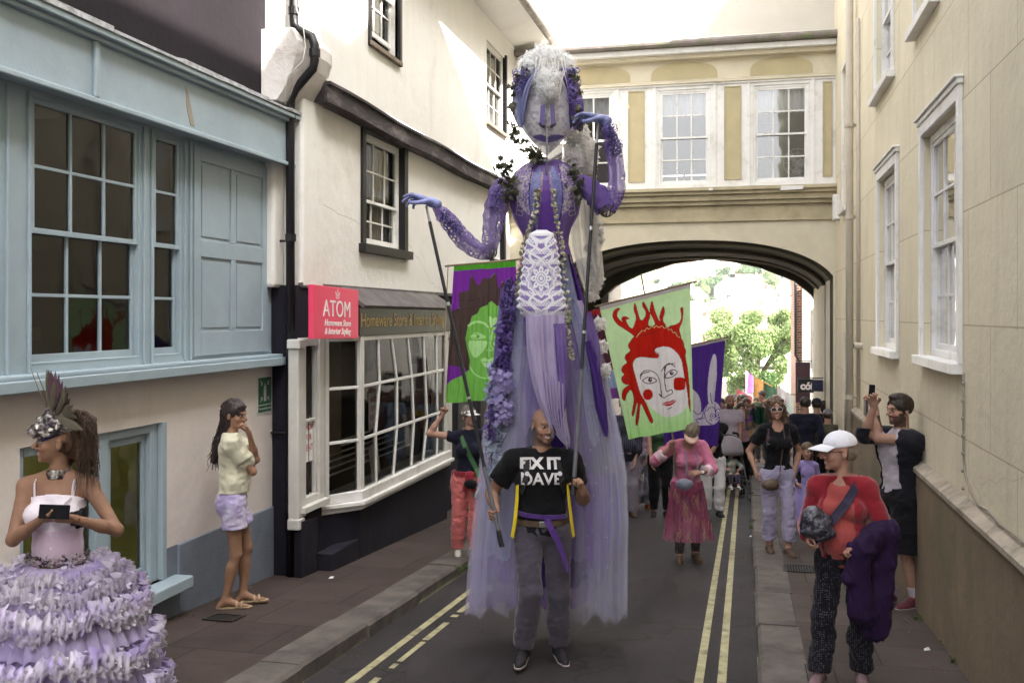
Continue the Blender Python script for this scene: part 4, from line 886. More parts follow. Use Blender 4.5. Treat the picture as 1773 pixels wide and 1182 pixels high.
# right row after the arch
simple_house('white_fronted_house','tall white fronted house on the right just beyond the arch',1.76,5.5,21.8,33.5,-4,3.7,1.0,'y',wins=[(FXR,24.2,25,.5,2.2),(FXR,27.8,28.6,.5,2.2)])
m_brick,nt=newmat('red_brick'); v=coords(nt); sp=nt.nodes.new('ShaderNodeSeparateXYZ'); cb=nt.nodes.new('ShaderNodeCombineXYZ'); ad=nt.nodes.new('ShaderNodeMath'); nt.links.new(v,sp.inputs[0]); nt.links.new(sp.outputs[0],ad.inputs[0]); nt.links.new(sp.outputs[1],ad.inputs[1]); nt.links.new(ad.outputs[0],cb.inputs[0]); nt.links.new(sp.outputs[2],cb.inputs[1])
bk=nt.nodes.new('ShaderNodeTexBrick'); bk.inputs['Scale'].default_value=1; bk.inputs['Brick Width'].default_value=.24; bk.inputs['Row Height'].default_value=.085; bk.inputs['Mortar Size'].default_value=.009
bk.inputs['Color1'].default_value=(.26,.10,.06,1); bk.inputs['Color2'].default_value=(.12,.06,.045,1); bk.inputs['Mortar'].default_value=(.40,.33,.26,1); nt.links.new(cb.outputs[0],bk.inputs[0]); finish(nt,bk.outputs['Color'],.9)
simple_house('brick_gabled_house','narrow brick building with a dark downpipe showing past the white fronted house on the right',1.60,5,34.2,38.0,-4.8,4.2,.6,'y',m_brick)
b=MB()
simple_house('far_white_cottage','sunlit white cottage on the right side of the street near the tree',2.1,7,44,54,-7,-.1,1.5,'y',wins=[(Fr((2.1,0,0),(0,1,0),(0,0,1),(-1,0,0)),46,47.2,-2.2,-1),(Fr((2.1,0,0),(0,1,0),(0,0,1),(-1,0,0)),50,51.2,-2.2,-1)])
D_=empty('dark_house_downpipe',(1.58,34.1,-3),label='dark crooked downpipe on the brick building beyond the arch',cat='downpipe'); b=MB(); b.tube([(1.58,34.1,3.6),(1.58,34.1,.7),(1.85,34.1,.2),(1.85,34.1,-3.4)],.045,8); b.build('pipe',m_black,D_,smooth=True)
# projecting signs on the right
def hang_sign(label,x0,x1,y,z0,z1,m,txt=None,cat='shop sign',tm=None,name='hanging_sign',size=.3):
    o=empty(name,((x0+x1)/2,y,z0),label=label,cat=cat); b=MB(); b.box((x0,y,z0),(x1,y+.05,z1)); b.build('board',m,o,bevel=.006); b=MB(); b.tube([(x0+.02,y+.025,z1+.03),(max(x1+.01,1.37 if y<21 else 1.77),y+.025,z1+.03)],.012,6); b.build('bracket',m_black,o)
    if txt:
        V,Fc=text_mesh(txt,size,extr=.003,bold=.012); mesh_obj('lettering',[((x0+x1)/2+p.x,y-.006-p.z,(z0+z1)/2-size*.33+p.y) for p in V],Fc,tm or m_sw,o)
    return o
p=at(1406,668,24.5); hang_sign('black hanging sign reading coff on the right beyond the arch',p.x-.34,p.x+.16,p.y,p.z-.17,p.z+.17,m_black,'cóff',size=.25)
p=at(1418,667,18.2); hang_sign('small blank dark blue sign beside the black coff sign',1.17,1.365,p.y,p.z-.11,p.z+.10,M('navy_sign',(.012,.014,.05),.5))
p=at(1396,675,27.0); hang_sign('tall dark board hanging behind the black coff sign',p.x-.28,p.x+.1,p.y,p.z-.35,p.z+.75,M('plum_sign',(.05,.02,.03),.6))
hang_sign('pale green hanging board further down the right side',.85,1.5,33.6,-1.55,-.6,M('pale_green_board',(.42,.50,.46),.7),'',size=.2)
strip('right_pavement',1.50,2.2,.11,m_slabR,1,21.7,60)
# hairline cracks and stray cable lines on the cream wall
b=MB(); rdk=random.Random(14)
for (u0,v0,u1,v1) in((7.2,1.55,5.8,1.1),(6.4,3.1,6.1,2.2),(9.4,4.0,9.9,2.9),(12.3,2.6,12.6,1.4),(6.9,.95,5.2,1.25),(10.2,1.5,9.5,1.0),(6.6,4.6,5.7,4.1)):
    P=[(u0+(u1-u0)*i/16,v0+(v1-v0)*i/16+rdk.uniform(-.02,.02)) for i in range(17)]
    for i in range(16): p,q=RB.p(*P[i],.0015),RB.p(*P[i+1],.0015); b.quad(p,q,q+Vector((0,0,.0022)),p+Vector((0,0,.0022)))
b.each('crack',M('wall_crack',(.42,.37,.28)),R)
# ---- foliage
def leafmat(name,c,c2):
    m,nt=newmat(name); v=coords(nt); n1=noise(nt,v,.9,5,.6); cc=mixc(nt,ramp(nt,n1,.3,.7),c,c2)
    d=nt.nodes.new('ShaderNodeBsdfDiffuse'); nt.links.new(cc,d.inputs[0]); t=nt.nodes.new('ShaderNodeBsdfTranslucent'); nt.links.new(cc,t.inputs[0])
    ms=nt.nodes.new('ShaderNodeMixShader'); ms.inputs[0].default_value=.4; nt.links.new(d.outputs[0],ms.inputs[1]); nt.links.new(t.outputs[0],ms.inputs[2]); o=nt.nodes.new('ShaderNodeOutputMaterial'); nt.links.new(ms.outputs[0],o.inputs[0]); return m
def leaves(centers,n,size,seed,squash=.85,shape=4):
    """leaf quads around clump centres (x,y,z,r)"""
    r=np.random.RandomState(seed); C=np.array(centers); wts=C[:,3]**2; wts/=wts.sum(); idx=r.choice(len(C),n,p=wts)
    d=r.normal(size=(n,3)); d/=np.linalg.norm(d,axis=1)[:,None]; rad=C[idx,3]*(r.uniform(.25,1,n)**.5)
    P=C[idx,:3]+d*rad[:,None]*np.array([1,1,squash]); a=r.normal(size=(n,3)); a/=np.linalg.norm(a,axis=1)[:,None]; b_=np.cross(a,d+.3*r.normal(size=(n,3))); b_/=np.linalg.norm(b_,axis=1)[:,None]
    s=size*r.uniform(.6,1.4,n)[:,None]; Q=np.stack([P-a*s,P+b_*s*.6,P+a*s,P-b_*s*.6],1).reshape(-1,3); return Q,np.arange(4*n).reshape(n,4)
m_bark=M('bark',(.12,.09,.065),.95,.3,8,.6,20)
def tree(name,label,x,y,zb,clumps,n,size,m,seed,trunk=.25,group=None,th=None):
    o=empty(name,(x,y,zb),label=label,cat='tree',group=group)
    Q,Fc=leaves(clumps,n,size,seed); mesh_obj('crown',Q,Fc,m,o)
    b=MB(); zc=np.mean([c[2] for c in clumps]); b.tube([(x,y,zb-.3),(x+.1,y,zb+(zc-zb)*.5),(x,y+.1,zc)],[trunk,trunk*.75,trunk*.4],8)
    rr=random.Random(seed)
    for c in rr.sample(clumps,min(6,len(clumps))): b.tube([(x,y,zb+(zc-zb)*.55),((x+c[0])/2,(y+c[1])/2,(zb+(zc-zb)*.6+c[2])/2),(c[0],c[1],c[2])],[trunk*.45,trunk*.3,trunk*.1],6)
    b.build('trunk',m_bark,o,smooth=True); return o
m_lf=leafmat('sunlit_leaves',(.15,.21,.08),(.22,.28,.13)); m_lf2=leafmat('far_leaves',(.12,.15,.095),(.17,.20,.13))
rt=random.Random(12)
# the big street tree
c=at(1310,590,72); cl=[]
for i in range(46):
    a,bv=rt.uniform(0,2*PI),rt.uniform(-1,1); r_=rt.uniform(.3,1)**.5
    cl.append((c.x+3.2*r_*math.cos(a),c.y+2.8*r_*math.sin(a),c.z-.1+2.6*bv*math.sqrt(max(0,1-r_*r_*.75)),rt.uniform(.5,1.05)))
for k in range(6): cl.append((c.x+rt.uniform(-2.4,1.6),c.y-1,c.z-2.6-rt.uniform(0,1.0),.6))
tree('street_tree','large bright green tree in the middle of the view through the arch',c.x,c.y,gz(c.y),cl,30000,.10,m_lf,3,.3)
c=at(1326,668,60); tree('dark_street_tree','small darker green tree below the big tree',c.x,c.y,gz(c.y),[(c.x+rt.uniform(-.5,.5),c.y+rt.uniform(-.5,.5),c.z+rt.uniform(-.6,.6),.5) for _ in range(8)],1800,.09,leafmat('dark_leaves',(.05,.09,.035),(.08,.13,.05)),5,.12)
# hillside trees and houses
k=0
def hill_at(px,py0,D):   # ground point at that pixel column and depth
    p=at(px,600,D); return p.x,p.y,hillz(p.x,p.y)
protoT=[]
for v_ in range(3):
    cl=[(rt.uniform(-5,5),rt.uniform(-4,4),8+rt.uniform(-3.5,3.5),rt.uniform(2,3.6)) for _ in range(12)]
    t=tree('hillside_tree',['round pale green tree among the hillside woods','darker clumped tree among the hillside woods','tall thin tree among the hillside woods'][v_],0,0,0,cl,1500,.75,[m_lf2,leafmat('far_leaves_dark',(.065,.12,.05),(.11,.17,.08)),m_lf][v_],20+v_,.5,group='trees on the far hillside'); protoT.append(t)
def copy_tree(o,parent=None):
    c=o.copy(); col.objects.link(c)
    if parent: c.parent=parent
    for ch in o.children: copy_tree(ch,c)
    return c
used=[0,0,0]
spots=[]
for i in range(150):
    px=rt.uniform(1140,1440); D=rt.choice([rt.uniform(560,720),rt.uniform(600,720),rt.uniform(330,480)]) ; spots.append((px,D))
spots.sort(key=lambda s:-s[1])
for px,D in spots:
    x,y,z=hill_at(px,0,D); v_=rt.randrange(3)
    o=protoT[v_] if not used[v_] else copy_tree(protoT[v_]); used[v_]=1
    s_=rt.uniform(.55,.95)*(1 if D>500 else .8); o.location=(x,y,z-1); o.scale=(s_,s_,s_); o.rotation_euler=(0,0,rt.uniform(0,6.28))
# houses on the hill
protoH=[]
m_hw=[M('hill_house_white',(.62,.60,.56),.9,.05,1,0),M('hill_house_cream',(.52,.46,.38),.9,.05,1,0)]; m_hr=[M('hill_roof_grey',(.26,.25,.26),.9,.2,1,0),M('hill_roof_red',(.36,.22,.17),.9,.2,1,0)]
for v_ in range(4):
    fr=Fr((0,-4,0),(1,0,0),(0,0,1),(0,-1,0))
    h_=simple_house('hillside_house',['white hillside house with a grey roof','cream hillside house with a red roof','white hillside house with a red roof','cream hillside house with a grey roof'][v_],-6,6,-4,4,-2,5,3,'x',m_hw[v_%2],m_hr[[0,1,1,0][v_]],wins=[(fr,-4.5,-3,.5,2),(fr,2.5,4,.5,2),(fr,-4.5,-3,3,4.4),(fr,2.5,4,3,4.4)],chim=(4,0,.5,1),group='houses on the far hillside'); protoH.append(h_)
used=[0]*4
for i in range(95):
    px=rt.uniform(1130,1440); D=rt.uniform(240,560); x,y,z=hill_at(px,0,D); v_=rt.randrange(4)
    o=protoH[v_] if not used[v_] else copy_tree(protoH[v_]); used[v_]=1; s_=rt.uniform(.8,1.2); o.location=(x,y,z+.5); o.scale=(s_,s_,s_); o.rotation_euler=(0,0,rt.uniform(-.6,.6)+rt.choice([0,PI/2]))

# ---- the summer air over the valley
hz=MB(); hz.box((-760,-90,-24),(860,1320,62)); hzo=hz.build('haze',None); tag(hzo,kind='stuff'); hm,hn=newmat('haze_air'); pv=hn.nodes.new('ShaderNodeVolumePrincipled'); pv.inputs['Color'].default_value=(.95,.96,.97,1); pv.inputs['Density'].default_value=.0002; pv.inputs['Anisotropy'].default_value=.2; ho=hn.nodes.new('ShaderNodeOutputMaterial'); hn.links.new(pv.outputs[0],ho.inputs['Volume']); hzo.data.materials.append(hm)
# ================================================================ FIGURES : one continuous surface per body, from a smooth distance field
A3=lambda *p: np.array(p,dtype=float)
def nrm(v): v=np.asarray(v,float); return v/max(1e-9,np.linalg.norm(v))
_rs=np.random.RandomState(11); _T=_rs.rand(32,32,32).astype(np.float32)
def vnoise(x,y,z):
    xi=np.floor(x).astype(int);yi=np.floor(y).astype(int);zi=np.floor(z).astype(int)
    fx,fy,fz=x-xi,y-yi,z-zi; fx=fx*fx*(3-2*fx);fy=fy*fy*(3-2*fy);fz=fz*fz*(3-2*fz)
    g=lambda a,b,c:_T[(xi+a)%32,(yi+b)%32,(zi+c)%32]
    return ((g(0,0,0)*(1-fx)+g(1,0,0)*fx)*(1-fy)+(g(0,1,0)*(1-fx)+g(1,1,0)*fx)*fy)*(1-fz)+((g(0,0,1)*(1-fx)+g(1,0,1)*fx)*(1-fy)+(g(0,1,1)*(1-fx)+g(1,1,1)*fx)*fy)*fz
def cap(a,b,ra,rb=None,k=.02,tag='',sub=False,clips=None,flat=None):
    return dict(t='c',a=A3(*a),b=A3(*b),ra=ra,rb=ra if rb is None else rb,k=k,tag=tag,sub=sub,clips=clips or [],flat=flat)
def ell(c,r,R=None,k=.02,tag='',sub=False,clips=None):
    return dict(t='e',c=A3(*c),r=A3(*r),R=np.eye(3) if R is None else R,k=k,tag=tag,sub=sub,clips=clips or [])
def infl(p,t,k=None,clips=None,tag=None,scale=None):
    q=dict(p)
    if q['t']=='c': q['ra']=p['ra']+t; q['rb']=p['rb']+t
    else: q['r']=p['r']+t
    if k is not None: q['k']=k
    if clips is not None: q['clips']=clips
    return q
def pdist(p,X,Y,Z):
    if p['t']=='c':
        a,b=p['a'],p['b']; d=b-a; L=max(1e-9,d@d); px,py,pz=X-a[0],Y-a[1],Z-a[2]
        h=np.clip((px*d[0]+py*d[1]+pz*d[2])/L,0,1); r=p['ra']+(p['rb']-p['ra'])*h
        qx,qy,qz=px-d[0]*h,py-d[1]*h,pz-d[2]*h
        if p['flat'] is not None:   # (axis, factor): squash along axis
            ax,f=p['flat']; s=(qx*ax[0]+qy*ax[1]+qz*ax[2])*(f-1); qx,qy,qz=qx+ax[0]*s,qy+ax[1]*s,qz+ax[2]*s
        D=np.sqrt(qx*qx+qy*qy+qz*qz)-r
    else:
        R=p['R'];c=p['c'];r=p['r']; x,y,z=X-c[0],Y-c[1],Z-c[2]
        u=x*R[0,0]+y*R[1,0]+z*R[2,0];v=x*R[0,1]+y*R[1,1]+z*R[2,1];w_=x*R[0,2]+y*R[1,2]+z*R[2,2]
        k0=np.sqrt((u/r[0])**2+(v/r[1])**2+(w_/r[2])**2); k1=np.sqrt((u/r[0]**2)**2+(v/r[1]**2)**2+(w_/r[2]**2)**2)
        D=k0*(k0-1)/np.maximum(k1,1e-6)
    for (o,n) in p['clips']: D=np.maximum(D,(X-o[0])*n[0]+(Y-o[1])*n[1]+(Z-o[2])*n[2])
    return D
def pbox(p,m):
    if p['t']=='c':
        r=max(p['ra'],p['rb'])*1.0; lo=np.minimum(p['a'],p['b'])-r-m; hi=np.maximum(p['a'],p['b'])+r+m
    else: r=p['r'].max(); e=np.abs(p['R'])@p['r']; lo=p['c']-e-m; hi=p['c']+e+m
    return lo,hi
def surfnet(F,org,res):
    S=F<0; n=np.array(F.shape)-1
    cnt=sum(S[a:a+n[0],b:b+n[1],c:c+n[2]].astype(np.int8) for a in(0,1) for b in(0,1) for c in(0,1))
    act=(cnt>0)&(cnt<8); idx=np.argwhere(act)
    if len(idx)==0: return np.zeros((0,3)),np.zeros((0,4),int)
    pos=np.zeros((len(idx),3)); num=np.zeros(len(idx)); C=[(a,b,c) for a in(0,1) for b in(0,1) for c in(0,1)]
    G={c:F[idx[:,0]+c[0],idx[:,1]+c[1],idx[:,2]+c[2]] for c in C}
    for i,a in enumerate(C):
        for b in C[i+1:]:
            if sum(abs(a[k]-b[k]) for k in range(3))!=1: continue
            fa,fb=G[a],G[b]; m=(fa<0)!=(fb<0); t=np.where(m,fa/np.where(m,fa-fb,1),0)
            for k in range(3): pos[:,k]+=np.where(m,a[k]+(b[k]-a[k])*t,0)
            num+=m
    pos/=num[:,None]; V=(idx+pos)*res+org
    vid=-np.ones(n,dtype=np.int64); vid[act]=np.arange(len(idx)); Q=[]
    for ax in range(3):
        o1,o2=[(1,2),(2,0),(0,1)][ax]
        sl=[slice(1,n[0]),slice(1,n[1]),slice(1,n[2])]; sl[ax]=slice(0,n[ax]); A=S[tuple(sl)]
        sh=list(sl); sh[ax]=slice(1,n[ax]+1); B=S[tuple(sh)]; e=np.argwhere(A!=B); 
        if len(e)==0: continue
        flip=A[tuple(e.T)]; e=e+np.array([0 if k==ax else 1 for k in range(3)])
        def g(d1,d2):
            q=e.copy(); q[:,o1]-=d1; q[:,o2]-=d2; return vid[q[:,0],q[:,1],q[:,2]]
        q=np.stack([g(1,1),g(0,1),g(0,0),g(1,0)],1); q[~flip]=q[~flip][:,::-1]; Q.append(q)
    Q=np.concatenate(Q); Q=Q[(Q>=0).all(1)]; return V,Q
def field(prims,res,post=None,clips=None,lo=None,hi=None):
    add=[p for p in prims if not p['sub']]
    if lo is None:
        B=[pbox(p,.02+2*res) for p in add]; lo=np.min([b[0] for b in B],0); hi=np.max([b[1] for b in B],0)
    lo=np.asarray(lo,float); hi=np.asarray(hi,float); n=np.ceil((hi-lo)/res).astype(int)+1
    xs=[(lo[k]+np.arange(n[k])*res).astype(np.float32) for k in range(3)]; F=np.full(n,.5,np.float32)
    for p in prims:
        l,h=pbox(p,p['k']+3.2*res+.012); i0=np.clip(np.floor((l-lo)/res).astype(int),0,n); i1=np.clip(np.ceil((h-lo)/res).astype(int)+1,0,n)
        if (i1<=i0).any(): continue
        X=xs[0][i0[0]:i1[0],None,None];Y=xs[1][None,i0[1]:i1[1],None];Z=xs[2][None,None,i0[2]:i1[2]]
        D=pdist(p,X,Y,Z).astype(np.float32); sl=tuple(slice(a,b) for a,b in zip(i0,i1)); k=max(p['k'],1e-4); f=F[sl]
        if p['sub']:
            D=-D; h_=np.clip(.5-.5*(f-D)/k*1,0,1); h_=np.clip(.5-.5*(f-D)/k,0,1); F[sl]=f*(1-h_)+D*h_+k*h_*(1-h_)
        else:
            h_=np.clip(.5+.5*(f-D)/k,0,1); F[sl]=f*(1-h_)+D*h_-k*h_*(1-h_)
    X=xs[0][:,None,None];Y=xs[1][None,:,None];Z=xs[2][None,None,:]
    if post: F=post(F,X,Y,Z)
    for (o,nn) in (clips or []): F=np.maximum(F,(X-o[0])*nn[0]+(Y-o[1])*nn[1]+(Z-o[2])*nn[2])
    F[0]=F[-1]=.5; F[:,0]=F[:,-1]=.5; F[:,:,0]=F[:,:,-1]=.5
    return surfnet(F.astype(np.float32),lo,res)
def ik(a,b,l1,l2,hint):
    a,b=np.asarray(a,float),np.asarray(b,float); d=b-a; L=np.linalg.norm(d)
    if L>(l1+l2)*.998: d=d/L*(l1+l2)*.998; b=a+d; L=np.linalg.norm(d)
    u=d/L; x=(l1*l1-l2*l2+L*L)/(2*L); h=math.sqrt(max(0,l1*l1-x*x)); hn=np.asarray(hint,float); hn=nrm(hn-u*(hn@u)); return a+u*x+hn*h,b
def rotm(yaw=0,pitch=0,roll=0):   # yaw + turns face to image right, pitch + looks down
    y,p,r=[math.radians(q) for q in(yaw,pitch,roll)]
    Rz=np.array([[math.cos(y),-math.sin(y),0],[math.sin(y),math.cos(y),0],[0,0,1]]); Rx=np.array([[1,0,0],[0,math.cos(p),-math.sin(p)],[0,math.sin(p),math.cos(p)]]); Ry=np.array([[math.cos(r),0,math.sin(r)],[0,1,0],[-math.sin(r),0,math.cos(r)]])
    return Rz@Rx@Ry
def rota(v,ax,a): return v*math.cos(a)+np.cross(ax,v)*math.sin(a)+ax*(ax@v)*(1-math.cos(a))
def hand_prims(wr,d,n,curl,side,S=1.0,spread=.12,thumb=.6,tag='hand'):
    d=nrm(d); n=nrm(n-d*(n@d)); s=np.cross(d,n)*side; P=[]; pl=.088*S
    P.append(cap(wr-d*.015*S,wr+d*.02*S,.024*S,.026*S,.012,tag))
    for t in(-.027,-.009,.010,.027): P.append(cap(wr+d*.015*S+s*t*.7*S,wr+d*(pl-abs(t)*.35)*1.0+s*t*1.05*S,.0145*S,.0125*S,.012,tag))
    for i,(t,L,r) in enumerate(((.031,.074,.0092),(.0105,.082,.0096),(-.0105,.077,.0090),(-.031,.060,.0080))):
        p=wr+d*(pl-abs(t)*.25*S)+s*t*S; dr=nrm(d+s*(t/.031)*spread*.5); m=nrm(n-dr*(n@dr)); c=curl[i] if isinstance(curl[0],(list,tuple)) else curl
        for j,f in enumerate((.46,.30,.24)):
            a=math.radians(c[j]+(i*3 if j==0 and c[0]>8 else 0)); nd=dr*math.cos(a)+m*math.sin(a); m=m*math.cos(a)-dr*math.sin(a); dr=nd
            q=p+dr*L*f*S; P.append(cap(p,q,r*S*(1-.08*j),r*S*(1-.08*(j+1)),.003,tag)); p=q
    b=wr+d*.022*S+s*.024*S+n*.006*S; t1=b+nrm(d*.62+s*.62+n*.45)*.042*S; t2=t1+nrm(d*(.85-thumb*.2)+s*(.25-thumb*.5)+n*(.15+thumb))*.033*S; t3=t2+nrm(d*.8-s*thumb*.7+n*thumb*.6)*.024*S
    P+=[cap(b,t1,.0155*S,.0115*S,.008,tag),cap(t1,t2,.0112*S,.010*S,.003,tag),cap(t2,t3,.010*S,.0085*S,.003,tag)]
    return P
m_skin=Mattr('skin',.62,.3,260,.25,.04)
def head_prims(P,sex,smile,o):
    hp=lambda x,y,z: P['hc']+P['hR']@(A3(x,y,z)*P['hs'])
    R=P['hR']; s=P['hs']; f=sex=='f'; e=lambda c,r,k=.012,sub=False: ell(hp(*c),A3(*r)*s,R,k*s,'head',sub)
    c_=lambda a,b,ra,rb=None,k=.006: cap(hp(*a),hp(*b),ra*s,(ra if rb is None else rb)*s,k*s,'head')
    L=[e((0,.014,.034),(.078,.095,.083)),e((0,-.028,-.02),(.065,.060,.085),.02),e((0,-.040,-.072),(.048 if f else .056,.042,.036),.02),
       e((0,-.074,-.098),(.019 if f else .024,.017,.016),.014),e((.041,-.055,-.030),(.022,.022,.020),.016),e((-.041,-.055,-.030),(.022,.022,.020),.016)]
    if smile>.3: L+=[e((.036,-.070,-.043),(.016,.014,.014),.01),e((-.036,-.070,-.043),(.016,.014,.014),.01)]
    L+=[c_((-.038,-.079,.021),(-.012,-.087,.017),.009 if f else .012,None,.012),c_((.038,-.079,.021),(.012,-.087,.017),.009 if f else .012,None,.012)]
    L+=[ell(hp(x,-.094,.0),A3(.019,.013,.011)*s,R,.010*s,'head',True) for x in(-.031,.031)]
    L+=[e((x,-.0745,-.001),(.0145,.0145,.0115),.003) for x in(-.031,.031)]
    n=o.get('nose',1.0)
    L+=[c_((0,-.086,.010),(0,-.100-.010*n,-.030),.0075,.0115,.010),e((.0115,-.094,-.036),(.0085,.010,.0075),.006),e((-.0115,-.094,-.036),(.0085,.010,.0075),.006),e((0,-.104-.007*n,-.034),(.009,.008,.008),.005)]
    w_=.022+.008*smile; up=.007*smile
    L+=[c_((-w_,-.077,-.063+up),(0,-.0885,-.0605),.0048,.0062,.005),c_((w_,-.077,-.063+up),(0,-.0885,-.0605),.0048,.0062,.005),c_((-w_*.8,-.078,-.069+up*.6),(0,-.087,-.0735),.005,.0075,.005),c_((w_*.8,-.078,-.069+up*.6),(0,-.087,-.0735),.005,.0075,.005)]
    if smile>.5: L.append(ell(hp(0,-.091,-.0655),A3(.018,.006,.0035)*s,R,.002*s,'head',True))
    for x in(-1,1):
        L.append(e((x*.078,.010,-.010),(.007,.017,.031),.006)); L.append(ell(hp(x*.085,.005,-.008),A3(.004,.009,.017)*s,R,.003*s,'head',True))
    return L,hp
def person(label,x,y,up=0,yaw=0,h=1.72,sex='f',bw=1.0,skin=(.42,.25,.17),head=(0,0,0),lean=(0,0),tw=0,drop=0,hip=(0,0),feet=None,khint=None,armL=None,armR=None,hl=None,hr=None,
           smile=.3,res=.010,beard=None,brow=(.05,.03,.02),lip=(.33,.12,.10),name='person',cat='person',nose=1.0,bust=1.0,group=None,glasses=None,hres=None,hair_col=None,belly=0,eyes=(.04,.05,.05),neckf=0,sh=0,hscale=1.0,bald=False,z=None,flat=False):
    """pose given in local metres; -x is image left when yaw is 0 (facing the camera); arms: (wrist xyz, elbow hint)"""
    root=empty(name,(x,y,(gz(y)+up) if z is None else z),math.radians(yaw),label,cat,group)
    P=dict(root=root,h=h,sex=sex,res=res,bw=bw); S=h/1.75; P['S']=S; f=sex=='f'
    pel=A3(hip[0],hip[1],.525*h-drop); u=nrm(A3(lean[0],lean[1],1)); ta=math.radians(tw); side=A3(math.cos(ta),math.sin(ta),0); side=nrm(side-u*(side@u)); fwd=np.cross(u,side)*-1  # -y
    fwd=-np.cross(u,side)*-1; fwd=np.cross(side,u); 
    if fwd[1]>0: fwd=-fwd
    TR=np.stack([side,-fwd,u],1); P['TR']=TR; P['u']=u; P['side']=side; P['fwd']=fwd; P['pel']=pel
    tp=lambda a,b,c: pel+TR@(A3(a,b,c)*S)
    P['tp']=tp
    nb=tp(0,.012+neckf*-.3,.520); P['nb']=nb; shw=(.168 if f else .195)*bw**.5
    SH={-1:tp(-shw,.005,.475+sh),1:tp(shw,.005,.475+sh)}; P['SH']=SH
    hR=rotm(*head); P['hR']=hR; P['hs']=S*hscale*(1.01 if f else 1.05)
    if h<1.35: P['hs']=max(P['hs'],.84)
    P['hc']=nb+u*.065*S+hR@A3(0,-.012,.128)*P['hs']+A3(0,-neckf,-neckf*.3)
    HJ={-1:pel+A3(-.088*S,0,-.02*S),1:pel+A3(.088*S,0,-.02*S)}; an=.075*S
    feet=feet or {}; FT={};KN={}
    for s in(-1,1):
        q=feet.get(s,(s*.10*S,0,0,s*12)); t=A3(q[0],q[1],q[2]+an); KN[s],FT[s]=ik(HJ[s],t,.245*h,.232*h,A3(s*.12,-1,0) if khint is None else A3(*khint))
    P['HJ'],P['KN'],P['FT']=HJ,KN,FT; P['toe']={s:(lambda a: A3(math.sin(a),-math.cos(a),feet.get(s,(0,0,0,0,0))[4] if len(feet.get(s,()))>4 else 0))(math.radians(feet.get(s,(0,0,0,s*12))[3])) for s in(-1,1)}
    EL={};WR={}
    for s,a in((-1,armL),(1,armR)):
        a=a or ((s*.26*S,-.02,.50*h),(s*.3,1,0)); EL[s],WR[s]=ik(SH[s],A3(*a[0]),.172*h,.152*h,A3(*a[1]))
    P['EL'],P['WR']=EL,WR
    pr=[]; add=pr.append; k=.035*S; b=bw
    E=lambda c,r,kk=k,tg='torso': ell(tp(*c),A3(*r)*S,TR,kk,tg)
    hipw=.168 if f else .160
    add(E((0,.005,.0),(hipw*b,.115*b,.115))); add(E((0,0,.15),((.128 if f else .148)*b,.098*b,.15))); add(E((0,.002,.33),((.148 if f else .168)*b,.108*b,.16)))
    add(E((0,.012,.43),((.155 if f else .185)*b**.6,.085,.075)))
    if belly: add(E((0,-.05-belly*.4,.12),(.14*b,.09+belly,.15)))
    for s in(-1,1):
        add(E((s*.075,.055,-.04),(.085*b,.085*b,.095)))
        if f: add(ell(tp(s*.072,-.085*b**.5-.012*bust,.335),A3(.062,.058*bust,.060)*S*b**.3,TR,.03*S,'torso'))
        else: add(E((s*.075,-.06,.37),(.08,.055,.07)))
        add(cap(tp(s*.02,.012,.50),SH[s]+A3(0,0,-.005),.052*S,.050*S,.03*S,'torso')); add(cap(tp(s*.025,.02,.535),SH[s]+(tp(0,0,0)-pel)+A3(-s*.03,.01,.012),.038*S,.036*S,.03*S,'torso'))
        ar=(.90 if f else 1.08)*b**.6
        add(cap(SH[s],EL[s],.053*S*ar,.038*S*ar,.03*S,'uarm%d'%s)); add(cap(EL[s],EL[s]+(WR[s]-EL[s])*.4,.038*S*ar,.037*S*ar,.02,'farm%d'%s)); add(cap(EL[s]+(WR[s]-EL[s])*.35,WR[s],.037*S*ar,.0245*S*ar,.02,'farm%d'%s))
        lr=(1.0 if f else .98)*b**.8
        add(cap(HJ[s]+A3(s*.012,0,-.02),KN[s],.086*S*lr,.054*S*lr,.03,'thigh%d'%s)); add(cap(KN[s],FT[s],.052*S*lr,.036*S*lr,.02,'shin%d'%s))
        cv=KN[s]+(FT[s]-KN[s])*.3; bk=nrm(np.cross(np.cross(FT[s]-KN[s],-P['toe'][s]),FT[s]-KN[s])); add(cap(cv-bk*-.0+bk*.014*S,cv+(FT[s]-KN[s])*.22+bk*.010*S,.047*S*lr,.040*S*lr,.025,'shin%d'%s))
        T=P['toe'][s]; hl_=FT[s]-T*.045*S+A3(0,0,-.045*S); ba=FT[s]+T*.125*S+A3(0,0,-.052*S); add(cap(FT[s],hl_,.034*S,.030*S,.02,'foot')); add(cap(FT[s]+T*.01,ba,.034*S,.024*S,.02,'foot')); add(cap(ba,ba+T*.05*S,.026*S,.018*S,.012,'foot')); P['heel%d'%s]=hl_; P['ball%d'%s]=ba
    add(cap(nb+u*-.02*S,P['hc']+hR@A3(0,.018,-.07)*P['hs'],.060*S*(.88 if f else 1.06)*b**.3,.052*S*(.88 if f else 1.1),.025*S,'neck'))
    P['prims']=pr
    Vs,Fs,n=[],[],0
    def put(V,Q):
        nonlocal n
        Vs.append(V); Fs.append(Q+n); n+=len(V)
    put(*field(pr,res))
    hp_,hpf=head_prims(P,sex,smile,dict(nose=nose)); P['hp']=hpf; P['hprims']=hp_
    put(*field(hp_+[infl(pr[-1],0)],hres or min(res,.0062)))
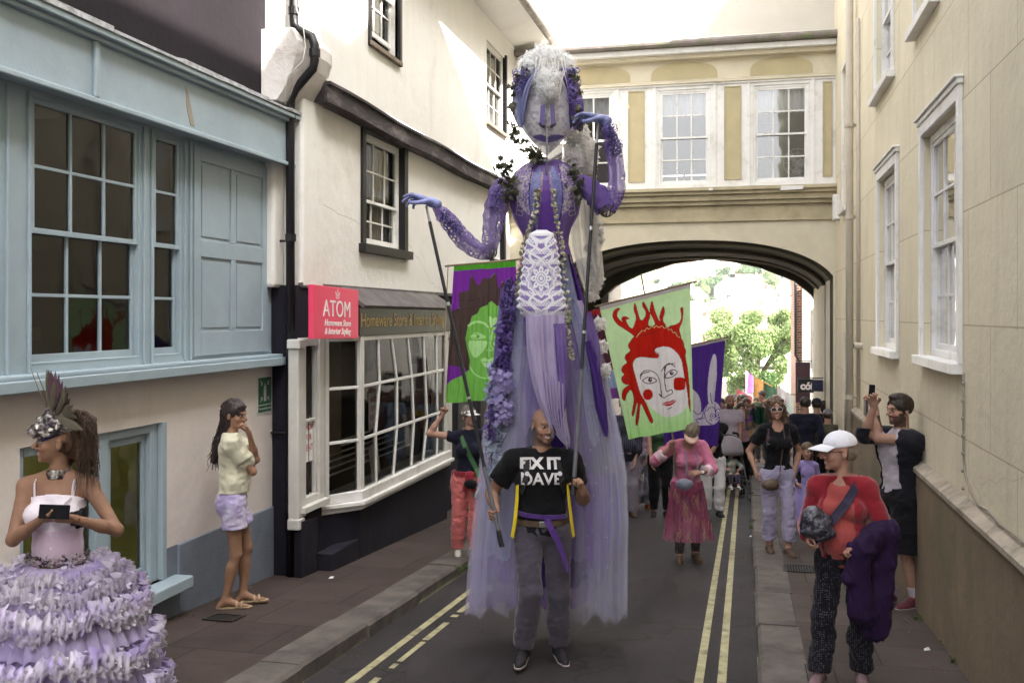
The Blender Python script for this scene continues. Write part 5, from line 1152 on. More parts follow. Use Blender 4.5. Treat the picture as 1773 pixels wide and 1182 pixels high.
    for s,hh in((-1,hl),(1,hr)):
        hh=hh or {}; d0=nrm(WR[s]-EL[s]); d=A3(*hh['d']) if 'd' in hh else d0; nn=A3(*hh['n']) if 'n' in hh else A3(-s,0,0)
        c=hh.get('curl',(18,28,15)); H=hand_prims(WR[s]+d0*.004,d,nn,c,hh.get('side',1),S*(.9 if f else 1.02),hh.get('spread',.15),hh.get('thumb',.4)); P['H%d'%s]=H
        put(*field(H,min(.0048,res*.55) if res<.016 else .008))
    V=np.concatenate(Vs); Q=np.concatenate(Fs)
    # pigment: lips, brows, eyes, beard shade; nostril shadow painted in as darker skin
    C=np.tile(np.array(skin,float),(len(V),1)); C*=(1+.22*(vnoise(V[:,0]*14,V[:,1]*14,V[:,2]*14)-.5)+.16*(vnoise(V[:,0]*60,V[:,1]*60,V[:,2]*60)-.5))[:,None]
    q=(V-P['hc'])@hR/P['hs']; fr=q[:,1]<-.04; inh=np.abs(q).max(1)<.16
    def m_(cx,cy,cz,rx,ry,rz): return (((q[:,0]-cx)/rx)**2+((q[:,1]-cy)/ry)**2+((q[:,2]-cz)/rz)**2<1)
    red=np.clip(1-((np.abs(q[:,0])-.042)/.022)**2-((q[:,2]+.035)/.025)**2,0,1)*fr; C=C*(1-red[:,None]*np.array([.0,.22,.20]))
    if beard is not None:
        bm=((q[:,2]<-.045)&(q[:,1]<.015)&(q[:,2]>-.135)&(np.abs(q[:,0])<.08)&~((np.abs(q[:,0])<.020)&(q[:,2]>-.078)&(q[:,2]<-.054))&inh)|((np.abs(q[:,0])>.050)&(q[:,2]<.0)&(q[:,2]>-.09)&(q[:,1]<.0)&(q[:,1]>-.055)&inh&(np.abs(q[:,0])<.083)&(q[:,2]<-.02))
        mo=(np.abs(q[:,0])<.032)&(q[:,2]<-.046)&(q[:,2]>-.060)&fr; bm|=mo&inh; bc,ba_=beard; C[bm]=C[bm]*(1-ba_)+np.array(bc)*ba_
    if not flat:
        lipm=inh&(((q[:,0]/(.027+.007*smile))**2+((q[:,2]+.067-.006*smile*(np.abs(q[:,0])/.03))/.0115)**2)<1)&(q[:,1]<-.072); C[lipm]=np.array(lip)
        if smile>.5:
            th=inh&(((q[:,0]/.022)**2+((q[:,2]+.0655-.004*(np.abs(q[:,0])/.03))/.0052)**2)<1)&(q[:,1]<-.07); C[th]=(.62,.58,.52)
        for sx in(-1,1):
            ex=sx*.031; ew=inh&((((q[:,0]-ex)/.015)**2+((q[:,2]-.0)/(.0068-.0022*smile))**2)<1)&(q[:,1]<-.072); C[ew]=(.33,.29,.27)
            lid=inh&((((q[:,0]-ex)/.0195)**2+((q[:,2]-.002)/.0105)**2)<1)&(q[:,1]<-.068)&~ew; C[lid]=C[lid]*.68
            gx=ex+.003*P.get('gaze',0); ir=inh&((((q[:,0]-gx)/.0075)**2+((q[:,2])/.0075)**2)<1)&(q[:,1]<-.072); C[ir]=np.array(eyes)
            bx=np.abs(q[:,0]-sx*.032)<.021; bz=q[:,2]-(.0235-10*(q[:,0]-sx*.028)**2); bmask=inh&bx&(np.abs(bz)<.0045 if f else np.abs(bz)<.006)&(q[:,1]<-.05); C[bmask]=C[bmask]*.45+np.array(brow)*.55
            ns=m_(sx*.0085,-.102,-.0425,.005,.008,.003); C[ns]*=.35
    body=mesh_obj('body',V,Q,m_skin,root,True,False,cols=C); P['body']=body
    return P
def sel(P,*tags): return [p for p in P['prims'] if any(p['tag'].startswith(t) for t in tags)]
def fold(amp,fx,fy,fz,seed=0,amp2=0):
    def post(F,X,Y,Z):
        a=vnoise(X*fx+seed+0*Y+0*Z,Y*fy+seed*1.7+0*Z+0*X,Z*fz+seed*.6+0*X+0*Y)-.5
        F=F+amp*2*np.where(np.abs(F)<.05,a,0)
        if amp2:
            X2,Z2=X+.35*Z,Z-.35*X; b=vnoise(X2*fx*2.3+seed+0*Y,Y*fy*1.6+0*X2,Z2*fz*3.1+3+0*Y); b=1-np.abs(b*2-1); F=F-amp2*np.where(np.abs(F)<.05,b-.5,0)
        return F
    return post
def garment(P,name,prims,m,post=None,clips=None,res=None,parent=None,label=None):
    V,Q=field(prims,res or P['res'],post,clips); o=mesh_obj(name,V,Q,m,parent or P['root'],True,False)
    if parent is not None and parent is not P['root']: WM[o.name]=W(parent)
    if label: o['label']=label
    return o
def dirclip(a,b,t):  # plane cutting a limb at fraction t, keep the root side
    a,b=np.asarray(a),np.asarray(b); o=a+(b-a)*t; return (o,nrm(b-a))
def shirt(P,m,sleeve=.45,low=.02,hem=-.05,th=.014,neckz=.565,seed=1,name='shirt',amp=.008,flare=0,open_front=None,neckr=None,neckc=None,scoop=0,res=None,amp2=.006,belly=0,slth=None):
    """sleeve: 0 none, <=1 part of upper arm, 1..2 part of forearm"""
    S=P['S']; tp=P['tp']; u=P['u']; L=[infl(p,th*S) for p in sel(P,'torso')]
    if flare: L.append(ell(tp(0,-.01,hem+.10),A3(.17+flare,.12+flare,.17)*S*P['bw'],P['TR'],.05,'torso'))
    st=slth or th
    for s in(-1,1):
        ua=[infl(p,st*S) for p in sel(P,'uarm%d'%s)]; fa=[infl(p,st*S) for p in sel(P,'farm%d'%s)]
        if sleeve<=0: 
            pass
        elif sleeve<=1:
            c=dirclip(P['SH'][s],P['EL'][s],sleeve)
            for p in ua: p['clips']=[c]; p['rb']=p['rb']+.012*S
            L+=ua
        else:
            c=dirclip(P['EL'][s],P['WR'][s],sleeve-1); 
            for p in fa: p['clips']=[c]; p['rb']+=.008*S
            L+=ua+fa
    if sleeve<=0:
        cl=[ (tp(s*.150,0,.4),P['side']*s) for s in(-1,1)]
    else: cl=[]
    cl=cl+[(tp(0,0,hem),-u),(tp(0,0,neckz),u)]
    if scoop: L.append(dict(ell(tp(0,-.10,.545),A3(.085,.12,scoop)*S,P['TR'],.008,'torso',True)))
    if open_front:
        x0,x1=open_front; L.append(ell(tp((x0+x1)/2,-.16,.2),A3((x1-x0)/2,.135,3.0)*S,P['TR'],.006,'x',True))
    return garment(P,name,L,m,fold(amp,9,9,7,seed,amp2),cl,res)
def trousers(P,m,to=1.9,waist=.085,th=.016,seed=2,name='trousers',amp=.010,flare=.0,res=None,amp2=.008,legonly=False,taper=0):
    """to: 1 = knee, 2 = ankle"""
    S=P['S']; tp=P['tp']; L=[infl(p,th*.7*S) for p in sel(P,'torso')]
    for s in(-1,1):
        tq=[infl(p,th*S) for p in sel(P,'thigh%d'%s)]; sq=[infl(p,(th+.006)*S) for p in sel(P,'shin%d'%s)]
        if to<=1:
            c=dirclip(P['HJ'][s],P['KN'][s],to)
            for p in tq: p['clips']=[c]; p['rb']+=.02*S+flare
            L+=tq
        else:
            c=dirclip(P['KN'][s],P['FT'][s],to-1)
            for p in sq: p['clips']=[c]; p['rb']+=flare-taper
            L+=tq+sq
    return garment(P,name,L,m,fold(amp,8,8,9,seed,amp2),[(tp(0,0,waist),P['u'])],res)
def shoes(P,m,ms=None,high=.0,th=.010):
    S=P['S']
    for s in(-1,1):
        T=P['toe'][s]; h,b=P['heel%d'%s],P['ball%d'%s]; f=P['FT'][s]; L=[cap(h,f+A3(0,0,high-.01)-T*.006,.036*S,.040*S,.02,''),cap(f+T*.03*S+A3(0,0,-.015*S),b,.040*S,.033*S,.02,''),cap(b,b+T*.055*S,.036*S,.026*S,.012,''),cap(h,b,.036*S,.036*S,.02,'')]
        z0=min(h[2],b[2])-.030*S; o=garment(P,'shoe',L,m,None,[(A3(0,0,z0+.018),A3(0,0,-1)),(f+A3(0,0,high+.03),A3(0,0,1))],.007 if P['res']<.014 else .012)
        L=[cap(h,b,.042*S,.044*S,.01,''),cap(b,b+T*.06*S,.043*S,.032*S,.01,'')]
        garment(P,'sole',L,ms or m,None,[(A3(0,0,z0),A3(0,0,-1)),(A3(0,0,z0+.022),A3(0,0,1))],.007 if P['res']<.014 else .012,parent=o)
def hair_shell(P,m,extra=(),front=.045,th=.012,low=-.05,seed=3,amp=.006,name='hair',back=.02,res=None,freq=60,side=.02,fz=None):
    """scalp cover with the face left free, plus extra ellipsoids ((c),(r)) in head units"""
    hp=P['hp'];s=P['hs'];R=P['hR']; L=[ell(hp(0,.014,.036),(A3(.078,.095,.083)+th)*s,R,.012*s)]
    fc=nrm(A3(0,-1,.0))
    L.append(ell(hp(0,-.092,-.052),A3(.066,.070,.052+front)*s,R,.006*s,'',True))
    L.append(ell(hp(0,-.05,-.12),A3(.11,.085,.06)*s,R,.006*s,'',True))
    for e in extra:
        if len(e)==2: L.append(ell(hp(*e[0]),A3(*e[1])*s,R,.02*s))
        else: L.append(cap(hp(*e[0]),hp(*e[1]),e[2]*s,e[3]*s,.02*s))
    def post(F,X,Y,Z):
        a=vnoise(X*freq+0*Y+0*Z+seed,Y*freq+0*X+0*Z,Z*freq*(fz or .4)+0*X+0*Y)-.5; return F+amp*2*np.where(np.abs(F)<.04,a,0)
    o_=R@A3(0,0,1); return garment(P,name,L,m,post,[(hp(0,0,low),-o_)] if low is not None else None,res or min(P['res'],.0065))
def hairmat(name,c,c2=None):
    if name in MC: return MC[name]
    m,nt=newmat(name); v=coords(nt,(1,1,.18)); n1=noise(nt,v,90,4,.7,.6); cc=mixc(nt,ramp(nt,n1,.3,.7),tuple(x*.45 for x in c),c2 or tuple(min(1,x*1.6) for x in c))
    finish(nt,cc,.45,bumpn(nt,n1,.7,.006),0,.4); MC[name]=m; return m
def strands(P,m,n,root,tip,r=.0035,curl=.012,freq=3,seed=1,name='hair_strands',k=7,parent=None,droop=0):
    """n thin locks from root(t,rnd) to tip(t,rnd), head-local coordinates"""
    rd=random.Random(seed); b=MB(); hp=P['hp']
    for i in range(n):
        a=A3(*root(rd)); c=A3(*tip(rd,a)); ph=rd.uniform(0,6.28); cf=freq*rd.uniform(.8,1.2); pts=[]
        for j in range(k+1):
            t=j/k; q=a+(c-a)*t+A3(0,.0,droop*math.sin(PI*t)); w_=curl*min(1,t*2); q=q+A3(math.cos(ph+cf*t*6.28),math.sin(ph+cf*t*6.28),0)*w_; pts.append(tuple(hp(*q)))
        b.tube(pts,[r*(1-.6*j/k) for j in range(k+1)],4,False)
    return mesh_obj(name,b.v,b.f,m,parent or P['root'],True,False)
def tubes(P,name,paths,r,m,n=6,parent=None,smooth=True):
    b=MB()
    for p in paths: b.tube([tuple(q) for q in p],r,n)
    return mesh_obj(name,b.v,b.f,m,parent or P['root'],smooth,False)
def glasses(P,m,ml,big=1.0):
    hp=P['hp']; b=MB(); g=MB()
    for s in(-1,1):
        c=[hp(s*.033+.024*big*math.cos(a),-.100,.000+.019*big*math.sin(a)) for a in[k*PI/9 for k in range(19)]]; b.tube([tuple(q) for q in c],.0028,5); g.add([tuple(q) for q in c[:-1]],[tuple(range(18))])
        b.tube([tuple(hp(s*.056,-.098,.006)),tuple(hp(s*.078,-.05,.004)),tuple(hp(s*.079,.0,.0))],.0024,5)
    b.tube([tuple(hp(-.010,-.101,.003)),tuple(hp(.010,-.101,.003))],.0026,5)
    o=mesh_obj('glasses',b.v,b.f,m,P['root'],True,False); mesh_obj('lens',g.v,g.f,ml,o,False,False); return o
def strap(P,name,pts,w_,m,th=.004,parent=None):
    """flat band through points, width vector estimated perpendicular to view of body"""
    b=MB(); Q=[A3(*p) for p in pts]; n=len(Q); V=[]
    for i,q in enumerate(Q):
        t=nrm(Q[min(i+1,n-1)]-Q[max(i-1,0)]); out=nrm(A3(q[0]-P['pel'][0],q[1]-P['pel'][1],0)+A3(0,-.02,0)); s=nrm(np.cross(t,out)); V+= [q+s*w_/2,q-s*w_/2,q-s*w_/2+out*th,q+s*w_/2+out*th]
    Fc=[]
    for i in range(n-1):
        a=4*i
        for k in range(4): Fc.append((a+k,a+(k+1)%4,a+4+(k+1)%4,a+4+k))
    return mesh_obj(name,V,Fc,m,parent or P['root'],False,False,recalc=True)
def surf_pts(P,obj,pts,off=.006,dirv=(0,1,0)):
    """push points onto a garment from in front"""
    me=obj.data; bv=BVHTree.FromPolygons([v.co for v in me.vertices],[p.vertices for p in me.polygons]); out=[]
    for p in pts:
        o=Vector(p)-Vector(dirv)*1.0; h_=bv.ray_cast(o,Vector(dirv)); out.append(tuple((h_[0] if h_[0] else Vector(p))-Vector(dirv)*off))
    return out
# ================================================================ THE PEOPLE
TD=math.degrees(TH)
class Loc:
    def __init__(s,px,py,up=0,yaw=0,D=None,z=None):
        if D is None: s.x,s.y=gp(px,py,up)
        else:
            p=at(px,py,D); s.x,s.y=p.x,p.y
        s.z=(gz(s.y)+up) if z is None else z; s.yaw=yaw; s.up=up; s.D=-s.x*ST+s.y*CT
        s.I=(Matrix.Translation((s.x,s.y,s.z))@Matrix.Rotation(math.radians(yaw),4,'Z')).inverted()
    def __call__(s,px,py,dd=0): return A3(*(s.I@at(px,py,s.D+dd)))
def grip(P,s): H=P['H%d'%s]; return P['root'].matrix_basis and WM[P['root'].name]@Vector((H[5]['b']+H[8]['b'])*.5*.5+(H[7]['b'])*.5)
def loft(name,rings,m,par,closed=True,smooth=True,world=False):
    n=len(rings[0]); V=[tuple(p) for r in rings for p in r]; Fc=[]
    for i in range(len(rings)-1):
        for k in range(n if closed else n-1): Fc.append((i*n+k,i*n+(k+1)%n,(i+1)*n+(k+1)%n,(i+1)*n+k))
    return mesh_obj(name,V,Fc,m,par,smooth,world)
def ringpts(c,rx,ry,n,a0=0,a1=2*PI,waves=0,amp=0,ph=0,closed=True,jag=0,rs=None):
    out=[]
    for k in range(n):
        a=a0+(a1-a0)*k/(n if closed else n-1); w_=1+amp*math.sin(waves*a+ph)+amp*.5*math.sin(waves*2.3*a+ph*1.7+1)
        z=0 if not jag else rs.uniform(-jag,jag); out.append((c[0]+rx*w_*math.cos(a),c[1]+ry*w_*math.sin(a),c[2]+z))
    return out
def decal(P,obj,txt,cx,cz,size,m,off=.004,bold=.004,sx=1,name='lettering'):
    V,Fc=text_mesh(txt,size,extr=0,bold=bold)
    b=bmesh.new(); vs=[b.verts.new((p.x*sx+cx,-1,p.y+cz)) for p in V]
    for f in Fc:
        try: b.faces.new([vs[i] for i in f])
        except Exception: pass
    bmesh.ops.remove_doubles(b,verts=b.verts,dist=1e-5); bmesh.ops.triangulate(b,faces=b.faces); bmesh.ops.subdivide_edges(b,edges=[e for e in b.edges if e.calc_length()>.02],cuts=2,use_grid_fill=False); bmesh.ops.triangulate(b,faces=b.faces)
    Q=[tuple(v.co) for v in b.verts]; b.verts.index_update(); T=[tuple(v.index for v in f.verts) for f in b.faces]; b.free()
    Q=surf_pts(P,obj,Q,off); return mesh_obj(name,Q,T,m,obj,False,False)
m_blk=cloth('black_cotton',(.0055,.005,.0065)); m_navyc=cloth('navy_cotton',(.007,.0075,.018)); m_jean=cloth('faded_purple_denim',(.056,.047,.064),.14,fb=.35,fs=7)
m_lil=cloth('lilac_denim',(.30,.27,.38),.12,fb=.4,fs=8); m_wh=cloth('white_cotton',(.66,.64,.66),.05); m_shoe=M('dark_shoe',(.02,.018,.022),.7,.3,20,.3); m_sole=M('pale_sole',(.42,.34,.33),.7,.1); m_leather=M('brown_leather',(.08,.05,.03),.5,.3,12,.3)
m_metal=M('brushed_metal',(.45,.45,.45),.3,.1,20,.05,metal=1); m_lens=M('dark_lens',(.01,.01,.012),.1,0,4,0,spec=.8); m_clear=glass('spectacle_lens',(.92,.92,.92),.6,0); m_gold2=M('brass',(.5,.35,.12),.35,.1,20,.05,metal=1)
# ---------------- puppeteer
L=Loc(938,1143,0,TD+3)
dave=person('smiling bald man in a black printed T-shirt carrying the giant puppet',L.x,L.y,0,L.yaw,1.80,'m',1.02,skin=(.33,.185,.125),head=(14,2,6),lean=(0,-.03),hip=(.0,0),
    feet={-1:(L(904,1130)[0],-.12,.05,-14),1:(L(970,1130)[0],.06,.0,8)},khint=(.12,-1,0),armL=(tuple(L(858,880,-.20)),(-.5,.9,-.6)),armR=(tuple(L(1009,850,-.20)),(.35,.5,-1)),
    hl=dict(d=(-.45,-.8,-.35),n=(.8,-.5,.0),curl=(62,85,55),side=1,thumb=1.2,spread=.03),hr=dict(d=(-.25,-.35,.85),n=(-.9,-.3,-.2),curl=(65,85,55),side=-1,thumb=1.2,spread=.03),
    smile=1.0,res=.0085,hres=.0052,beard=((.05,.04,.035),.55),lip=(.30,.12,.10),nose=1.25,name='person')
P=dave
# receding fringe of stubble hair
garment(P,'hair',[ell(P['hp'](0,.020,.012),A3(.0815,.096,.070)*P['hs'],P['hR'],.01)],M('cropped_hair',(.10,.07,.055),.9,.3,40,.4,200),None,[(P['hp'](0,-.01,0),P['hR']@nrm(A3(0,-1,.35))),(P['hp'](0,0,-.035),P['hR']@A3(0,0,-1)),(P['hp'](0,0,.055),P['hR']@nrm(A3(0,.2,1)))],.006)
tee=shirt(P,m_blk,.62,hem=-.03,th=.016,seed=2,amp=.008,amp2=.010,slth=.022)
m_tee=M('faded_print',(.62,.60,.60),.8,.08,40,.1)
decal(P,tee,'FIX IT',L(933,800)[0]-.0,1.395,.100,m_tee,bold=.0055,sx=1.12); decal(P,tee,'DAVE',L(934,800)[0],1.285,.115,m_tee,bold=.0028,sx=1.0)
tr_=trousers(P,m_jean,1.93,.095,.022,3,'jeans',.007,flare=.008,amp2=.010)
shoes(P,m_shoe,m_sole)
tp=P['tp']
S_=P['S']
def belt(P,z,th,h_,m,name='belt',rx=.168,ry=.122,cy=.0,tilt=0):
    b=MB(); n=36; V=[]
    for k in range(n):
        a=2*PI*k/n
        for (r_,dz) in((0,-h_/2),(th,-h_/2),(th,h_/2),(0,h_/2)):
            q=P['tp']((rx+r_)*math.cos(a)*P['bw'],cy+(ry+r_)*math.sin(a)*P['bw'],z+dz+tilt*math.cos(a)); V.append(tuple(q))
    Fc=[]
    for k in range(n):
        for j in range(4): Fc.append((4*k+j,4*k+(j+1)%4,4*((k+1)%n)+(j+1)%4,4*((k+1)%n)+j))
    return mesh_obj(name,V,Fc,m,P['root'],False,False)
bl=belt(P,.062,.008,.038,m_leather,rx=.172,ry=.128); b=MB(); q=P['tp'](.0,-.137,.062); b.box(q+A3(-.03,-.008,-.022),q+A3(.03,.0,.022)); mesh_obj('buckle',b.v,b.f,m_metal,bl,False,False,bevel=.004)
m_ps=cloth('purple_satin',(.07,.025,.17),.2,fb=.7,rough=.45); m_yel2=M('yellow_webbing',(.72,.55,.02),.6,.08,20,.2)
ss=belt(P,.112,.008,.030,m_ps,'waist_sash',.172,.128,tilt=-.012)
pts=[tp(.02,-.150,.10),tp(.055,-.165,.03),tp(.10,-.165,-.06),tp(.14,-.165,-.17),tp(.165,-.15,-.26)]
strap(P,'sash_tail',pts,.045,m_ps,.006)
for s,x_ in((-1,-.175),(1,.175)):
    strap(P,'yellow_strap',[tp(x_*.98,-.05,.33),tp(x_*1.02,-.095,.22),tp(x_*1.1,-.12,.08),tp(x_*1.2,-.11,-.03)],.035,m_yel2)
for s in(-1,1):
    pts=surf_pts(P,tee,[tp(s*.105,-.3,.50),tp(s*.11,-.3,.45),tp(s*.125,-.3,.36),tp(s*.15,-.3,.27)],.008); strap(P,'harness_strap',pts,.045,M('black_webbing',(.02,.02,.022),.7))
    q=surf_pts(P,tee,[tp(s*.112,-.3,.415)],.016)[0]; b=MB(); b.tube([Vector(q),Vector(q)+Vector((0,-.008,0))],.016,12); mesh_obj('toggle',b.v,b.f,m_wh,P['root'],False,False)
GL,GR=grip(P,-1),grip(P,1)
# ---------------- dancer, near left
L=Loc(100,1290,.11,TD+6,D=5.12,z=None); L.z=gz(L.y)+.11; L=Loc(100,545,.11,TD+6,D=5.12)
dn=person('dancer in a feathered sequin headdress and tiered lilac ruffled skirt',L.x,L.y,.11,L.yaw,1.66,'f',.92,skin=(.235,.128,.082),head=(-72,-2,0),lean=(.0,0),
    armL=(tuple(L(74,897,-.26)),(-1,.5,-.9)),armR=(tuple(L(128,898,-.24)),(1,.5,-.9)),hl=dict(d=(.8,-.55,.15),n=(.3,.5,.8),curl=(35,50,30),side=-1,thumb=.8),hr=dict(d=(-.8,-.5,.15),n=(-.3,.5,.8),curl=(35,50,30),side=1,thumb=.8),
    smile=.95,res=.0085,hres=.0048,lip=(.34,.13,.11),nose=1.35,bust=1.1)
P=dn; tp=P['tp']; hp=P['hp']
m_pinkt=cloth('pale_pink_rib',(.52,.40,.50),.1,fs=14,fb=.4); m_lilw=cloth('white_lace_top',(.66,.60,.66),.1)
cup=[infl(p,.010) for p in sel(P,'torso')]
top=garment(P,'camisole',cup,m_lilw,fold(.003,12,12,12,1,.003),[(tp(0,0,.395),nrm(A3(0,.55,1))),(tp(0,0,.07),A3(0,0,-1))])
garment(P,'corset',[infl(p,.014) for p in sel(P,'torso')],m_pinkt,fold(.002,60,60,2,4),[(tp(0,0,.255),A3(0,0,1)),(tp(0,0,.06),A3(0,0,-1))])
for s in(-1,1): 
    strap(P,'shoulder_strap',surf_pts(P,P['body'],[tp(s*.085,-.3,.36),tp(s*.095,-.3,.42),tp(s*.10,-.3,.47),tp(s*.102,-.3,.50)],.006)+[tuple(tp(s*.10,.01,.53)),tuple(tp(s*.09,.09,.47))],.022,m_lilw,.004)
garment(P,'dark_side_panel',[infl(p,.013) for p in sel(P,'torso')],m_blk,None,[(tp(.105,0,.3),-P['side']),(tp(0,0,.36),A3(0,0,1)),(tp(0,0,.24),A3(0,0,-1))])
m_seq,nt=newmat('silver_sequins'); v=coords(nt); vo=nt.nodes.new('ShaderNodeTexVoronoi'); vo.inputs['Scale'].default_value=120; nt.links.new(v,vo.inputs['Vector']); cc=mixc(nt,ramp(nt,noise(nt,v,30,3),.45,.6),(.05,.04,.045),(.48,.44,.40)); b_=nt.nodes.new('ShaderNodeBump'); b_.inputs['Strength'].default_value=1; b_.inputs['Distance'].default_value=.02; sv=nt.nodes.new('ShaderNodeSeparateColor'); nt.links.new(vo.outputs['Color'],sv.inputs[0]); nt.links.new(sv.outputs[0],b_.inputs['Height']); finish(nt,cc,.34,b_.outputs[0],.7,.6)
garment(P,'sequin_choker',[infl(P['prims'][-1],.013)],m_seq,fold(.004,60,60,60,2),[(tp(0,0,.565),A3(0,0,1)),(tp(0,0,.515),A3(0,0,-1))],.005)
# belt of jewels
b=MB(); rd=random.Random(5)
for k in range(420):
    a=rd.uniform(0,2*PI); q=tp(.155*math.cos(a),.128*math.sin(a),.092+rd.uniform(-.026,.026)); b.add([tuple(q+A3(*[rd.uniform(-.011,.011) for _ in range(3)])) for _ in range(4)],[(0,1,2),(0,2,3),(0,3,1),(1,3,2)])
mesh_obj('jewelled_belt',b.v,b.f,m_seq,P['root'],False,False)
# headdress: helmet, feathers, plume of hair
HD=garment(P,'headdress',[ell(hp(0,.006,.050),A3(.096,.118,.085)*P['hs'],P['hR'],.01),cap(hp(0,-.075,.085),hp(0,-.118,.055),.042,.024,.03),ell(hp(0,-.01,.12),A3(.055,.065,.06)*P['hs'],P['hR'],.03),cap(hp(0,.02,.10),hp(0,.06,.14),.06,.03,.03)],m_seq,fold(.010,55,55,55,3,.008),[(hp(0,-.06,.028),P['hR']@nrm(A3(0,.25,-1)))],.0055)
garment(P,'headdress_band',[ell(hp(0,.008,.020),A3(.084,.104,.075)*P['hs'],P['hR'],.01)],cloth('dark_violet_band',(.02,.015,.06)),fold(.003,50,50,20,3),[(hp(0,-.06,.040),P['hR']@nrm(A3(0,-.2,1))),(hp(0,-.06,.008),P['hR']@nrm(A3(0,.45,-1)))],.0055,parent=HD)
m_fe=M('olive_feather',(.10,.085,.06),.7,.4,10,.4,80,stretch=(1,1,.1)); m_fe2=M('plum_feather',(.10,.05,.075),.7,.4,10,.4,80)
def feather(b,root,tip,w_,nrmv,bend=.0):
    root,tip,nv=A3(*root),A3(*tip),nrm(nrmv); d=tip-root; s=nrm(np.cross(d,nv)); n=9; V=[]
    for i in range(n+1):
        t=i/n; c=root+d*t+nv*bend*math.sin(t*PI/2)*t; ww=w_*(math.sin(min(1,t*1.05)*PI)**.5 if t>.12 else .25)*(1 if t<.85 else .7); V+=[c-s*ww/2,c+nv*.004,c+s*ww/2]
    V=[tuple(q) for q in V]; b.add(V,[q for i in range(n) for q in((3*i,3*i+1,3*i+4,3*i+3),(3*i+1,3*i+2,3*i+5,3*i+4))])
rd=random.Random(8); DH=L.D
def hl_(px,py,dd=0): return L(px,py,dd)
for grp,m_,specs in(('fan_feathers',m_fe,[((88,715),(78+i*3.0,634+abs(i-2)*3+i*2.5),.030) for i in range(11)]+[((95,722),(112+i*4.5,668+i*11),.045) for i in range(8)]),('plum_feathers',m_fe2,[((92,710),(88+i*6.5,640+i*i*2.2),.036) for i in range(5)])):
    b=MB()
    for j,(r_,t_,w_) in enumerate(specs): feather(b,L(*r_,-.05+rd.uniform(-.05,.02)),L(*t_,-.05+rd.uniform(-.10,.04)),w_,(rd.uniform(-.35,.35),-1,0),-.01)
    mesh_obj(grp,b.v,b.f,m_,HD,True,False)
tubes(P,'quills',[[L(80,705),L(66,672,.02),L(53,637,.03)],[L(82,705),L(74,670,-.02),L(64,645,-.03)]],.0025,M('quill',(.12,.10,.07),.6),5,parent=HD)
m_dh=hairmat('dancer_hair',(.022,.012,.009),(.10,.05,.025))
garment(P,'hair',[ell(hp(0,.05,.02),A3(.075,.07,.09)*P['hs'],P['hR']),cap(L(112,715),L(134,728,.02),.038,.04,.04),cap(L(134,728,.02),L(145,775,.03),.04,.035,.04),cap(L(145,770,.03),L(138,820,.04),.035,.015,.04),cap(hp(.0,.06,-.05),L(118,800,.05),.04,.02,.04)],m_dh,fold(.010,60,60,14,6,.006),None,.007)
b=MB()
for i in range(240):
    r0=L(rd.uniform(108,136),rd.uniform(708,724),rd.uniform(-.05,.07)); a=rd.uniform(0,1); mid=L(150+rd.uniform(-10,18),735+rd.uniform(-12,25),rd.uniform(-.07,.08)); e=L(132+rd.uniform(-5,42),815+rd.uniform(-50,45),rd.uniform(-.08,.09)); b.tube([r0,(r0+mid)*.5+A3(0,0,.02),mid,(mid+e)*.5+A3(.01*rd.uniform(-1,1),0,0),e],[.0024,.0022,.002,.0015,.0008],4,False)
mesh_obj('ponytail_strands',b.v,b.f,m_dh,P['root'],True,False)
b=MB(); c=(P['WR'][-1]+P['WR'][1])*.5+A3(.0,-.055,.045); Mx=Matrix.Translation(Vector(c))@Matrix.Rotation(-.12,4,'X')@Matrix.Rotation(.05,4,'Y'); b.box((-.072,-.005,-.034),(.072,.004,.034),Mx)
ph=mesh_obj('mobile_phone',b.v,b.f,M('phone_black',(.008,.008,.01),.6,0,4,0,spec=.08),None,False,False,bevel=.004)
ph.data.transform(WM[P['root'].name]); tag(ph,'dark mobile phone held in both hands by the dancer','phone')
# tiered skirt: net tiers plus edge ruffles
m_net=tulle('lilac_net',(.54,.46,.66),.93,.12,.35,(.40,.33,.56)); m_rufl,nt=newmat('ruffle_ribbon'); v=coords(nt); cc=mixc(nt,ramp(nt,noise(nt,v,7,4),.4,.6),(.60,.55,.66),(.42,.33,.60)); finish(nt,cc,.7,bumpn(nt,noise(nt,v,60,3),.3,.004),0,.3,.2)
m_ruf2=tulle('white_ruffle',(.74,.70,.76),.9,.1,.45,(.60,.54,.68)); m_tabs=tulle('ribbon_tab_cloth',(.74,.70,.75),.97,.03,.4,(.55,.47,.66))
waist=tp(0,0,.055); rsd=random.Random(31)
prof=[(.15,.0),(.23,-.03),(.285,-.09),(.34,-.19),(.385,-.32),(.42,-.45),(.45,-.60),(.475,-.75),(.50,-.92)]
def pr_r(z):
    for i in range(len(prof)-1):
        if prof[i+1][1]<=z: t=(z-prof[i][1])/(prof[i+1][1]-prof[i][1]); return prof[i][0]+(prof[i+1][0]-prof[i][0])*t
    return prof[-1][0]
SK=empty('skirt',(0,0,0),parent=P['root'])
bpy.data.objects.remove(SK)
und=[ringpts((waist[0],waist[1],waist[2]+z),r_-.03,(r_-.03)*.9,96,waves=17,amp=.02,ph=z*5) for r_,z in prof]
sk=loft('skirt',und,cloth('lilac_underskirt',(.40,.33,.50),.15,fb=.6),P['root'])
for ti,(za,zb,m_) in enumerate(((-.005,-.20,m_net),(-.16,-.37,m_net),(-.33,-.60,m_net),(-.56,-.90,m_net))):
    rings=[]
    for i in range(7):
        t=i/6; z=za+(zb-za)*t; r_=pr_r(z)+.012+.05*t; rings.append(ringpts((waist[0],waist[1],waist[2]+z),r_,r_*.9,220,waves=31+ti*5,amp=.010+.03*t,ph=ti*2+z,jag=0 if i<6 else .012,rs=rsd))
    loft('net_tier',rings,m_,sk)
